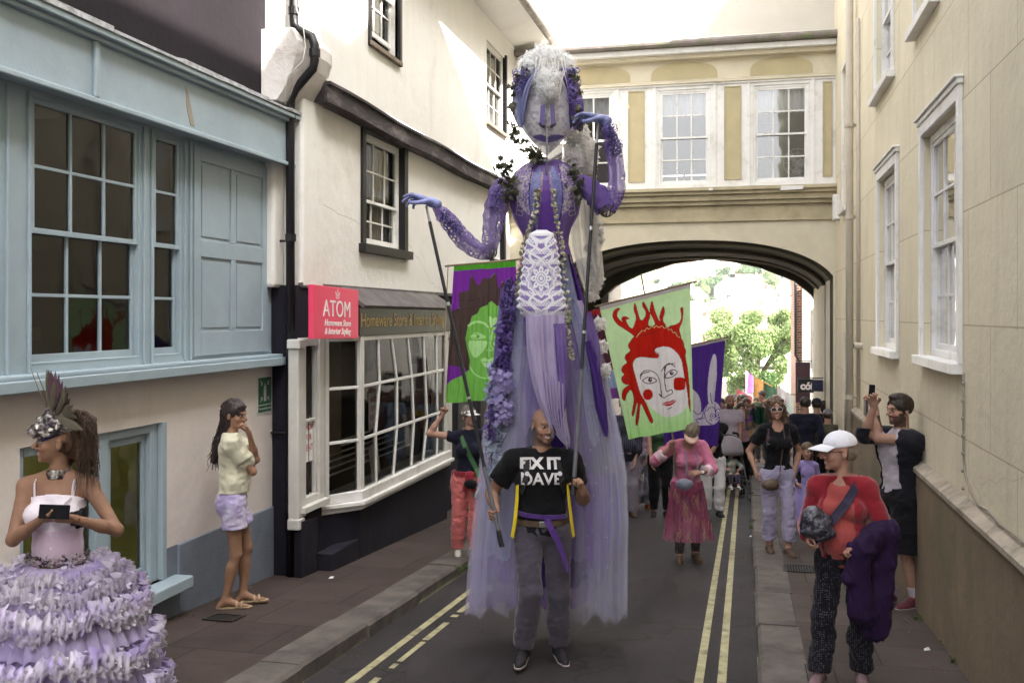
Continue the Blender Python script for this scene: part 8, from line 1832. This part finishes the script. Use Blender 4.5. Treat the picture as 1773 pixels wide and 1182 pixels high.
# crochet and petal edging down the left
loops('crochet_edge',[(884+rd.uniform(-6,6)-i*.9,490+i*7.5,DS-.18) for i in range(36)],170,8,PR,6,M('crochet_violet',(.12,.075,.27),.9,.4,20),.0055)
m_petal=leafmat('petal_cloth',(.13,.07,.34),(.34,.27,.56)); Q,Fc=leaves([(*at(884-i*1.1+rd.uniform(-8,8),500+i*9,DS-.2),.055) for i in range(30)],520,.020,31,1.0); mesh_obj('petal_trim',Q,Fc,m_petal,PR,False)['kind']='stuff'
m_pet2=leafmat('pale_petal_cloth',(.38,.33,.60),(.52,.48,.70)); Q,Fc=leaves([(*at(873+rd.uniform(-14,14),690+rd.uniform(-40,42),DS-.28),.06) for i in range(14)],420,.030,33,1.0); mesh_obj('pale_petals',Q,Fc,m_pet2,PR,False)['kind']='stuff'; Q,Fc=leaves([(*at(858+rd.uniform(-8,8),640+i*16,DS-.18),.05) for i in range(14)],420,.035,34,1.0); mesh_obj('pale_frill',Q,Fc,leafmat('ice_blue_cloth',(.42,.48,.62),(.55,.60,.70)),PR,False)['kind']='stuff'
froth('white_frill',[(1042,600,DS-.1,.05),(1047,640,DS-.1,.05),(1038,560,DS-.1,.05)],260,.028,35,m_wd,PR)
# long pale lilac strip below the lace
def strip_paint(): pass
drape('hanging_strip',[(944,545),(944,600),(950,660),(962,720),(984,770)],[68,64,56,40,8],m_ls,PR,DS-.52,26,.022,rag=8); drape('hanging_strip',[(925,548),(930,620),(940,690),(958,752)],[30,26,18,4],m_ls,PR,DS-.56,12,.012,rag=8); drape('hanging_strip',[(968,560),(972,620),(974,690),(968,735)],[22,20,16,5],m_vs,PR,DS-.56,10,.012,rag=6)
for i in range(7): drape('torn_thread',[(938+i*6,640+i*4),(946+i*5,700+i*4),(958+i*4,735+i*7)],[4,3.5,2],m_ls,PR,DS-.58,3,.004)
# lace doily
TDn=[(398,938,9),(404,938,20),(420,937,27),(440,937,31),(470,937,34),(500,936,38),(520,938,43),(535,940,44),(548,942,36),(556,941,24),(561,941,10)]
def pdoi(X,Y,A):
    C=np.tile(np.array((.25,.19,.42)),(len(X),1)); W_=np.array((.74,.73,.76)); cx,cy=937,482; dx,dy=(X-cx),(Y-cy)*.82; r=np.hypot(dx,dy); th=np.arctan2(dy,dx)
    m=(r<3)|((r>4.5)&(r<7))|((r>8)&(r<16+2.5*np.cos(8*th)))&~((r>11)&(r<13.5)&(np.cos(16*th)>.2))
    m|=(np.abs(r-(24+1.5*np.cos(12*th)))<1.6)|((r>18)&(r<24)&(np.cos(r*2.8+th*20)>.45))|((r>18)&(r<24)&(np.cos(r*2.8-th*20)>.45))
    net=(np.cos((X+Y)*1.25)>.35)|(np.cos((X-Y)*1.25)>.35); m|=(r>25)&net&((np.floor((Y-395)/9)%2)==0)
    arc=np.abs(np.abs(X-cx)-(14+6*np.cos((Y-cy)*.16)))<2.4; m|=(r>25)&arc
    fan=(r>27)&(np.cos((Y)*.42+.25*np.abs(X-cx))>.55); m|=fan
    rim=np.array([1-abs(np.cos(a)) for a in A]); m|=rim<.10; m|=(Y<408)|(Y>550)
    C[m]=W_; return C
shell('lace_doily',TDn,398,561,230,110,8,172,.55,Mattr('doily_cotton',.9,.3,300),pdoi,D=DS-.37,wob=lambda a,y:.05*math.sin(y*.5)*abs(math.cos(a))**8)
def garland(name,pts,r,n):
    b=MB(); P=smooth_poly(pts,5,False)
    for i in range(n):
        p=P[rd.randrange(len(P))]; c=A3(*at(p[0]+rd.uniform(-r,r),p[1]+rd.uniform(-3,3),p[2]+rd.uniform(-.02,.02))); k=len(b.v)
        d=nrm(A3(rd.gauss(0,1),rd.gauss(0,1)-.5,rd.gauss(0,1))); a=nrm(np.cross(d,A3(.3,.2,1))); e=np.cross(d,a); s=rd.uniform(.008,.016); b.add([tuple(c+(a*math.cos(t)+e*math.sin(t))*s*(1 if j%2 else .6)) for j,t in enumerate([q*PI/5 for q in range(10)])],[tuple(range(10))])
    return b
g1=[(930,330,DP_-.2),(925,375,DP_-.22),(908,420,DP_-.2),(900,470,DS-.35),(896,510,DS-.3)]; g2=[(958,330,DP_-.2),(962,375,DP_-.22),(972,420,DP_-.25),(978,470,DS-.38),(984,530,DS-.4),(984,575,DS-.45),(990,620,DS-.42)]
for g in(g1,g2):
    garland('g',g,4,300).build('flower_garland',M('cream_petal',(.50,.45,.36),.8,.3,12,.2,dirt=(.40,.16,.22),dirtsc=9),PR,recalc=False); garland('g',g,4,120).build('garland_leaves',M('garland_green',(.16,.22,.10),.8,.3,12),PR,recalc=False)
b=MB(); 
for i in range(70):
    x=rd.uniform(860,1060);y=rd.uniform(560,1000); cx,hw=itab(TS,y); u=(x-cx)/hw
    if abs(u)>.95 or abs(u)<.45: continue
    c=at(x,y,DS-hw*DS/F0*.56*math.sqrt(1-u*u)-.02); b.lathe([(0,-.004),(.004,0),(0,.004)],tuple(c),6)
b.build('sequins',M('pearl_sequin',(.8,.8,.85),.15,0,3,0,metal=.6),PR)['kind']='stuff'
# ================================================================ BANNERS
m_ban=None
def bannermat():
    m,nt=newmat('painted_banner_cloth'); a=nt.nodes.new('ShaderNodeAttribute'); a.attribute_name='col'; v=coords(nt)
    cc=mixc(nt,1.0,a.outputs['Color'],ramp(nt,noise(nt,v,12,5),.3,.7,(.90,.90,.90),(1,1,1)),'MULTIPLY'); nr=bumpn(nt,noise(nt,coords(nt,(1,1,.3)),7,4,.5,1),.35,.02); nr=bumpn(nt,noise(nt,v,400,2),.2,.002,nr)
    d=nt.nodes.new('ShaderNodeBsdfDiffuse'); t=nt.nodes.new('ShaderNodeBsdfTranslucent'); nt.links.new(cc,d.inputs[0]); nt.links.new(cc,t.inputs[0]); nt.links.new(nr,d.inputs['Normal']); ms=nt.nodes.new('ShaderNodeMixShader'); ms.inputs[0].default_value=.45; nt.links.new(d.outputs[0],ms.inputs[1]); nt.links.new(t.outputs[0],ms.inputs[2]); o=nt.nodes.new('ShaderNodeOutputMaterial'); nt.links.new(ms.outputs[0],o.inputs[0]); return m
m_ban=bannermat()
def banner(label,C4,D,paint,nu=170,nv=250,amp=.012,folds=5,seed=1,z0=None,name='banner',cut=None):
    """C4: photo corners TL TR BR BL of the cloth hanging at distance D; the cloth itself is one real hanging sheet with folds"""
    TL,TR,BR_,BL=[A3(*c) for c in C4]; V=[];X=[];Y=[]; r=np.random.RandomState(seed)
    for j in range(nv+1):
        v_=j/nv
        for i in range(nu+1):
            u=i/nu; p=(TL*(1-u)+TR*u)*(1-v_)+(BL*(1-u)+BR_*u)*v_; X.append(p[0]);Y.append(p[1]); f=amp*(.4+v_)*(math.sin(u*folds*6.28+seed+v_*1.5)+.5*math.sin(u*folds*14+v_*3+seed*2)+.35*math.sin(u*folds*31+v_*5)); V.append(tuple(at(p[0],p[1]+.6*math.sin(u*17+seed)*(v_>.98),D+f)))
    n=nu+1; Fc=np.array([(j*n+i,j*n+i+1,(j+1)*n+i+1,(j+1)*n+i) for j in range(nv) for i in range(nu)]); C=paint(np.array(X),np.array(Y))
    root=empty(name,at((BL[0]+BR_[0])/2,(BL[1]+BR_[1])/2,D),label=label,cat='banner'); mesh_obj('cloth',V,Fc,m_ban,root,True,cols=C); return root
def zc(P,s,ox,oy): return [(x/s+ox,y/s+oy) for x,y in P]
# red haired face on pale green
Z=lambda P: zc(P,3.376,1020,430)
def pred(X,Y):
    G_=np.array((.58,.82,.46)); C=np.tile(G_,(len(X),1)); t=np.clip((Y-700)/70,0,1)[:,None]; C=C*(1-t)+np.array((.42,.82,.28))*t; red=(.50,.020,.012); dk=(.10,.02,.03); wh=(.82,.80,.82)
    hem=Y< 530+ (X-1038)*(-40/157)+7.5; C[hem]=(.52,.50,.50)
    hair=Z([(262,515),(240,545),(228,570),(240,598),(215,620),(210,645),(222,665),(197,688),(190,715),(205,735),(190,755),(195,780),(218,795),(240,792),(205,818),(192,850),(195,880),(210,888),(218,858),(245,825),(262,880),(250,965),(260,975),(275,915),(285,905),(272,1010),(281,1033),(292,985),(302,905),(330,960),(360,1017),(374,1010),(362,975),(330,900),(305,850),(290,820),(285,780),(262,720),(255,680),(265,650),(300,633),(400,640),(405,610),(430,573),(470,580),(510,610),(540,650),(550,700),(560,760),(572,820),(580,900),(592,955),(590,900),(585,800),(575,700),(562,630),(566,600),(555,575),(550,545),(530,515),(505,492),(485,470),(440,455),(380,452),(330,465),(290,490)])
    hair=smooth_poly(hair,3)
    fl=smooth_poly(Z([(290,515),(250,500),(215,475),(175,450),(150,425),(138,395),(145,365),(165,350),(180,352),(165,375),(168,405),(195,430),(190,412),(197,400),(215,398),(235,410),(216,415),(222,438),(250,470),(270,430),(275,400),(262,360),(266,320),(276,340),(286,380),(302,420),(325,405),(332,370),(312,338),(316,312),(337,345),(357,390),(346,430),(352,455),(385,445),(372,405),(355,375),(358,340),(368,308),(386,370),(405,415),(418,425),(412,398),(432,338),(441,372),(430,420),(440,462)]),3)
    fr=smooth_poly(Z([(490,485),(470,468),(470,455),(500,447),(530,430),(540,395),(534,350),(548,350),(546,420),(527,470),(538,520),(515,505)]),3)
    for P_ in(hair,fl,fr): C[pip(X,Y,P_)]=red
    for P_ in(hair,fl,fr): C[stroke(X,Y,P_,.75,True,1)]=dk
    face=smooth_poly(Z([(258,690),(268,655),(300,635),(350,640),(398,642),(408,622),(385,606),(390,585),(430,573),(480,582),(525,625),(545,680),(558,760),(572,830),(578,900),(560,940),(520,970),(470,985),(420,975),(370,935),(330,890),(300,845),(278,770)]),3); C[pip(X,Y,face)]=wh
    C[stroke(X,Y,Z([(400,640),(408,618),(385,603),(378,595),(392,578),(425,574)]),.9)]=dk; C[pip(X,Y,smooth_poly(Z([(372,640),(400,640),(406,622),(398,625),(385,632)]),3))]=red
    C[stroke(X,Y,Z([(278,518),(290,500),(300,490),(312,478),(325,483),(335,465),(350,470),(362,458),(380,462),(392,452),(410,462),(425,452),(440,466),(452,460),(465,475),(480,472),(490,490),(505,492),(515,510),(530,520)]),1.0)]=(.62,.55,.25)
    for cx,cy,r_,pw_ in((343,853,29,2),(528,791,34,4)):
        cx,cy=Z([(cx,cy)])[0]; C[(np.abs((X-cx)/(r_/3.376))**pw_+np.abs((Y-cy)/(r_/3.376*1.1))**pw_)<1]=red
    ink=(.09,.03,.06)
    for P_ in([(300,762),(302,735),(325,715),(360,715),(395,735),(412,775),(420,830),(425,862),(412,850)],[(424,718),(440,690),(470,672),(502,690)],[(448,760),(440,700),(462,678),(500,672)],[(448,690),(440,740),(445,800),(455,835),(480,825),(486,845),(455,862),(440,872),(420,865),(410,850)],[(312,772),(335,755),(370,755),(395,772),(365,788),(330,786),(312,772)],[(442,748),(462,722),(490,708),(515,722),(490,748),(455,758),(442,748)],[(300,750),(315,730),(350,722)],[(460,938),(482,928)]): C[stroke(X,Y,Z(P_),1.5)]=ink
    for cx,cy in((357,768),(482,728)): cx,cy=Z([(cx,cy)])[0]; C[((X-cx)**2+(Y-cy)**2)<3.6**2]=ink; C[((X-cx-1)**2+(Y-cy+1)**2)<.9]=wh
    C[pip(X,Y,smooth_poly(Z([(425,908),(455,895),(468,895),(480,888),(510,885),(495,905),(470,920),(445,918)]),3))]=(.50,.02,.03); C[stroke(X,Y,Z([(425,908),(465,906),(508,886)]),.8)]=wh
    return C
BN=banner('large pale green banner painted with a white face and flaming red hair',((1037.5,529),(1195,491),(1200.5,741),(1088.5,760)),10.9,pred,190,300,.014,2.6,2)
m_pole=M('bamboo_pole',(.20,.15,.10),.6,.3,9,.2)
b=MB(); b.tube([at(1030,531,10.86),at(1206,487,10.86)],.012,6); b.tube([at(1110,475,10.93),at(1120,530,10.93),Vector(GP),Vector(GP)-Vector((-.02,0,.35))],.010,6); b.build('pole',m_pole,BN,smooth=True)
# green face on the left
Y_=lambda P: zc(P,4.375,760,440)
def pgr(X,Y):
    C=np.tile(np.array((.20,.52,.10)),(len(X),1)); pu=(.20,.035,.36); br=(.085,.058,.055); lg=(.46,.80,.34)
    C[pip(X,Y,Y_([(0,0),(700,0),(700,190),(560,215),(520,240),(480,205),(450,300),(430,140),(400,165),(375,190),(345,175),(325,200),(298,240),(270,200),(245,165),(225,290),(150,290),(155,400),(90,470),(30,480)]))]=pu
    C[pip(X,Y,Y_([(150,290),(225,275),(240,170),(252,170),(298,240),(340,175),(350,178),(375,190),(430,140),(440,200),(450,268),(485,205),(520,235),(600,195),(700,200),(700,400),(500,385),(440,392),(400,355),(378,365),(370,382),(315,405),(290,450),(250,470),(235,520),(215,560),(200,640),(215,720),(235,800),(228,880),(160,872),(30,838),(80,440),(155,405)]))]=br
    C[pip(X,Y,Y_([(30,838),(60,840),(150,850),(222,880),(170,920),(100,950),(30,1010)]))]=pu
    hem=Y<440+ (122-(X-786)*4.375*.065)/4.375+1; C[hem]=(.10,.40,.04)
    for P_,w_ in(([(225,542),(255,520),(300,512),(345,525),(374,552)],4),([(398,640),(405,590),(430,550),(480,520)],3),([(240,622),(270,600),(310,600),(352,628),(310,642),(265,640),(240,622)],1.4),([(420,630),(450,608),(480,605)],1.4),([(238,858),(270,905),(330,935),(400,938),(420,930)],2.2),([(380,560),(385,640),(378,700),(378,780)],1.2),([(398,640),(392,690),(410,715),(395,730),(380,722),(362,728)],1.6),([(140,345),(230,350),(350,330),(375,320)],.5),([(100,435),(220,410),(370,378)],.5)): C[stroke(X,Y,Y_(P_),w_)]=lg if w_>.8 else (.04,.025,.025)
    for P_ in([(225,662),(290,655),(365,660),(345,720),(280,785),(240,740)],[(412,668),(470,655),(460,745),(435,720)],[(375,478),(392,472),(408,490),(428,475),(447,490),(425,530),(385,558)],[(315,800),(350,785),(378,795),(405,782),(430,802),(395,850),(350,855)],[(248,622),(280,606),(320,608),(345,628),(300,636)],[(360,905),(378,895),(402,905),(405,935),(370,940)],[(425,630),(450,612),(475,612),(475,640)]): C[pip(X,Y,smooth_poly(Y_(P_),3))]=lg
    cx,cy=Y_([(296,622)])[0]; C[((X-cx)**2+(Y-cy)**2)<2.6**2]=(.10,.34,.05); cx,cy=Y_([(455,625)])[0]; C[((X-cx)**2+(Y-cy)**2)<2.4**2]=(.10,.34,.05); C[stroke(X,Y,Y_([(335,820),(378,812),(415,820)]),.9)]=(.10,.34,.05); C[stroke(X,Y,Y_([(376,180),(372,420),(384,560)]),.8)]=(.03,.05,.02)  # last stroke: shade of the vertical fold painted into the cloth colour
    return C
BN=banner('green and purple banner painted with a green face and light hearts beside the shop window',((786,460),(893,451),(905,688),(771,698)),11.35,pgr,150,240,.014,3.5,5)
b=MB(); b.tube([at(770,461,11.31),at(900,449,11.31)],.012,6); b.tube([at(776,458,11.31),at(769,600,11.32),Vector(GW),Vector(GW)-Vector((0,0,.05))],.007,6); b.build('pole',m_pole,BN,smooth=True)
# purple banner with a pale hare
def phare(X,Y):
    C=np.tile(np.array((.075,.03,.24)),(len(X),1)); wh=(.55,.52,.62); ink=(.07,.03,.22)
    C[Y<597-(X-1196)*.21+5]=(.40,.38,.40)
    for P_ in([(728,618),(742,632),(747,700),(742,790),(735,850),(728,900),(700,905),(693,830),(698,740),(712,660)],[(560,800),(615,830),(645,870),(655,930),(640,990),(560,1010)],[(655,960),(690,915),(725,895),(755,910),(770,950),(765,990),(735,1025),(690,1032),(600,1028),(600,985)]): C[pip(X,Y,smooth_poly(Z(P_),4))]=wh
    for P_ in([(708,845),(715,895),(722,905)],[(690,920),(675,965),(690,1010),(720,1030)],[(690,950),(705,930),(730,930),(738,960)],[(738,960),(750,935),(768,945)],[(735,905),(740,990)],[(705,1000),(720,1005)],[(740,1000),(755,995),(765,985)],[(605,945),(640,970),(668,940),(660,985),(625,1000),(640,1020)],[(640,1000),(670,990)]): C[stroke(X,Y,Z(P_),1.3)]=ink
    for cx,cy in((722,978),(757,972)):
        a,c=Z([(cx,cy)])[0]; r_=np.hypot(X-a,Y-c); C[(r_<4.6)&(r_>3.4)]=ink; C[r_<1.5]=ink
    return C
BN=banner('violet banner painted with a long eared pale hare, half behind the green banner',((1150,606),(1256,584),(1243,772),(1150,772)),12.9,phare,150,230,.015,2.5,3)
b=MB(); b.tube([at(1148,607,12.86),at(1262,583,12.86)],.012,6); b.tube([at(1208,594,12.95),Vector(GH),Vector(GH)-Vector((0,0,.3))],.011,6); b.build('pole',m_pole,BN,smooth=True)
def pmar(X,Y):
    C=np.tile(np.array((.09,.03,.05)),(len(X),1)); C[Y>640]=(.30,.38,.55); C[Y>672]=(.22,.07,.30); C[Y<545]=(.3,.02,.03); return C
BN=banner('dark maroon banner just showing between the puppet skirt and the green banner',((1012,541),(1041,533),(1078,690),(1030,690)),12.4,pmar,40,80,.02,2,4)
b=MB(); b.tube([at(1028,536,12.42),at(1055,800,12.42)],.010,6); b.build('pole',m_pole,BN,smooth=True)
# painted carnival board among the crowd
CB=empty('painted_board',at(1318,745,15.5),label='dark green painted carnival board with purple and red edges behind the curly haired woman',cat='board')
def pboard(X,Y):
    C=np.tile(np.array((.22,.15,.10)),(len(X),1)); n=vnoise(X*.35,Y*.35,X*0); C[pip(X,Y,smooth_poly([(1301,708),(1318,701),(1334,708),(1337,724),(1330,734),(1306,731),(1299,722)],4))]=(.02,.06,.04); C[(n>.62)&(X<1306)]=(.14,.05,.25); C[(n>.6)&(Y<708)]=(.45,.30,.33); C[(n>.6)&(X>1330)]=(.35,.05,.05); C[(n>.7)&(Y>733)]=(.1,.15,.12); return C
V=[];X=[];Yy=[];nu,nv=90,60
for j in range(nv+1):
    for i in range(nu+1): px,py=1290+54*i/nu,700+42*j/nv; V.append(tuple(at(px,py+2*math.sin(i*.2),15.5+.03*math.sin(i*.3)))); X.append(px);Yy.append(py)
o=mesh_obj('panel',V,np.array([(j*(nu+1)+i,j*(nu+1)+i+1,(j+1)*(nu+1)+i+1,(j+1)*(nu+1)+i) for j in range(nv) for i in range(nu)]),m_ban,CB,True,cols=pboard(np.array(X),np.array(Yy))); o.modifiers.new('s','SOLIDIFY').thickness=.02
# ================================================================ DISTANT CROWD
protos=[]
cfg=[('m','small parade-goer in a white T-shirt within the distant sunlit crowd',(.66,.64,.62),(.05,.05,.08),(.04,.025,.015),False),
('f','small parade-goer with long dark hair and a pink top within the distant sunlit crowd',(.55,.22,.30),(.12,.12,.2),(.03,.02,.015),True),
('m','small parade-goer in a dark green top within the distant sunlit crowd',(.04,.10,.05),(.10,.09,.08),(.06,.04,.03),False),
('f','small parade-goer in a purple top within the distant sunlit crowd',(.22,.10,.40),(.3,.28,.3),(.20,.14,.07),True),
('m','small parade-goer in a black top within the distant sunlit crowd',(.02,.02,.025),(.10,.10,.16),(.02,.015,.012),False),
('f','small parade-goer in a yellow top within the distant sunlit crowd',(.50,.38,.08),(.06,.05,.06),(.10,.06,.03),True),
('f','small parade-goer with fair hair and a pale blue dress within the distant sunlit crowd',(.32,.42,.55),(.32,.42,.55),(.35,.25,.12),True)]
for i,(sx,lab,tc,bc,hc,lg) in enumerate(cfg):
    P=person(lab,0,30,0,0,1.72-(.06 if sx=='f' else 0),sx,1.0,skin=(.38,.22,.16),armL=((-.22,-.15,.95+.1*(i%3)),(-.6,.6,-.3)),armR=((.24,-.1,.90 if i%2 else 1.5),(.6,.3,-.3)),res=.020,hres=.012,smile=.2,flat=True,group='parade crowd in the sunlit street beyond the arch')
    shirt(P,cloth('crowd_top_%d'%i,tc),.6,th=.02,amp=.008,amp2=0); trousers(P,cloth('crowd_legs_%d'%i,bc),1.9,.06,.02,amp=.008,amp2=0)
    hair_shell(P,hairmat('crowd_hair_%d'%i,hc),[((0,.05,-.05),(.08,.06,.12))] if lg else [],front=.05,low=None if lg else -.04,amp=.005,res=.012); protos.append(P['root'])
rc=random.Random(99); used=[0]*len(protos); pos=[]
def clear(x,y): return all((x-a)**2+((y-b)*.7)**2>.22 for a,b in pos)
k=0
while len(pos)<125 and k<6000:
    k+=1; y=19.5+rc.random()**1.5*62; x=rc.uniform(-2.3 if y<30 else -2.1,1.1)
    if y<20.5 and x>-.2: continue
    if clear(x,y): pos.append((x,y))
for (x,y) in pos:
    i=rc.randrange(len(protos)); o=protos[i] if not used[i] else copy_tree(protos[i]); used[i]=1; s_=rc.uniform(.93,1.06); o.location=(x,y,gz(y)+(.1 if x>KR or x<KL else 0)); o.scale=(s_,s_,s_); o.rotation_euler=(0,0,rc.uniform(-.6,.6)+(PI if rc.random()<.2 else 0))
# flags and tall carnival pieces above the crowd
for (px,py,D,w_,h_,c,lab) in((1305,672,38,.7,.9,(.55,.30,.10),'orange swallow tailed flag above the distant crowd'),(1291,662,44,.5,1.1,(.35,.15,.45),'narrow purple flag above the distant crowd'),(1322,680,34,.6,.7,(.05,.12,.07),'dark green flag above the distant crowd'),(1345,684,30,.4,.6,(.62,.60,.62),'white pennant above the distant crowd beside the right houses'),(1275,688,33,.5,.6,(.50,.12,.15),'red pennant above the distant crowd')):
    c0=at(px,py,D); o=empty('carnival_flag',(c0.x,c0.y,gz(c0.y)),label=lab,cat='flag'); b=MB(); b.tube([(c0.x,c0.y,gz(c0.y)+.9),(c0.x,c0.y,c0.z+h_/2+.1)],.015,6); b.build('pole',m_pole,o)
    V=[];n=10
    for i in range(n+1):
        u=i/n; zz=h_/2*(1-.55*u)+(.0); V+=[(c0.x+u*w_,c0.y+.06*math.sin(u*7),c0.z+zz-.1*u),(c0.x+u*w_,c0.y+.06*math.sin(u*7+.5),c0.z-zz-.1*u)]
    mesh_obj('cloth',V,[(2*i,2*i+2,2*i+3,2*i+1) for i in range(n)],cloth('flag_%d'%px,c),o,True)
# litter and weeds
rd=random.Random(6)
for (px,py,lab) in((1600,1128,'small scrap of white paper on the right pavement near the wall'),(1297,930,'small scrap of paper in the right gutter'),(568,1003,'small white scrap at the foot of the navy shop base')):
    x,y=gp(px,py,.115 if px!=1297 else 0); z=gz(y)+(.125 if px!=1297 else .008); b=MB(); b.add([(x,y,z),(x+.045,y+.01,z+.004),(x+.04,y+.05,z+.012),(x+.005,y+.04,z+.003),(x+.02,y+.02,z+.018)],[(0,1,4),(1,2,4),(2,3,4),(3,0,4)]); o=b.build('paper_scrap',M('paper_scrap',(.6,.6,.6)),None,recalc=False); tag(o,lab,'litter')
w_=[]
for (px,py) in((810,985),(640,940),(800,990),(1302,905),(700,930),(1300,915),(1640,1120),(1655,1150),(1590,1075),(430,1010)):
    x,y=gp(px,py,.1); w_.append((x,y,gz(y)+.13,.05))
Q,Fc=leaves(w_,420,.012,8,.6); o=mesh_obj('weeds',Q,Fc,leafmat('weed_leaf',(.05,.09,.03),(.09,.13,.04)),None,False); tag(o,'tiny weeds growing along the wall foot and the kerbs','weeds',kind='stuff')

rg_=np.random.RandomState(4); w2=[]
for i in range(26):
    xx=rg_.choice([KR-.04-rg_.rand()*.12,KL+.04+rg_.rand()*.12,1.33-rg_.rand()*.1,-4.3+rg_.rand()*.12]); yy=rg_.uniform(5,15); w2.append((xx,yy,gz(yy)+(.125 if (xx>KR or xx<KL) else .012),.10))
Q,Fc=leaves(w2,240,.010,18,.06); o=mesh_obj('debris',Q,Fc,M('dry_leaf_debris',(.16,.11,.06),.9,.4,30),None,False); tag(o,'dry leaf scraps and grit lying along the gutters and wall feet','debris',kind='stuff')
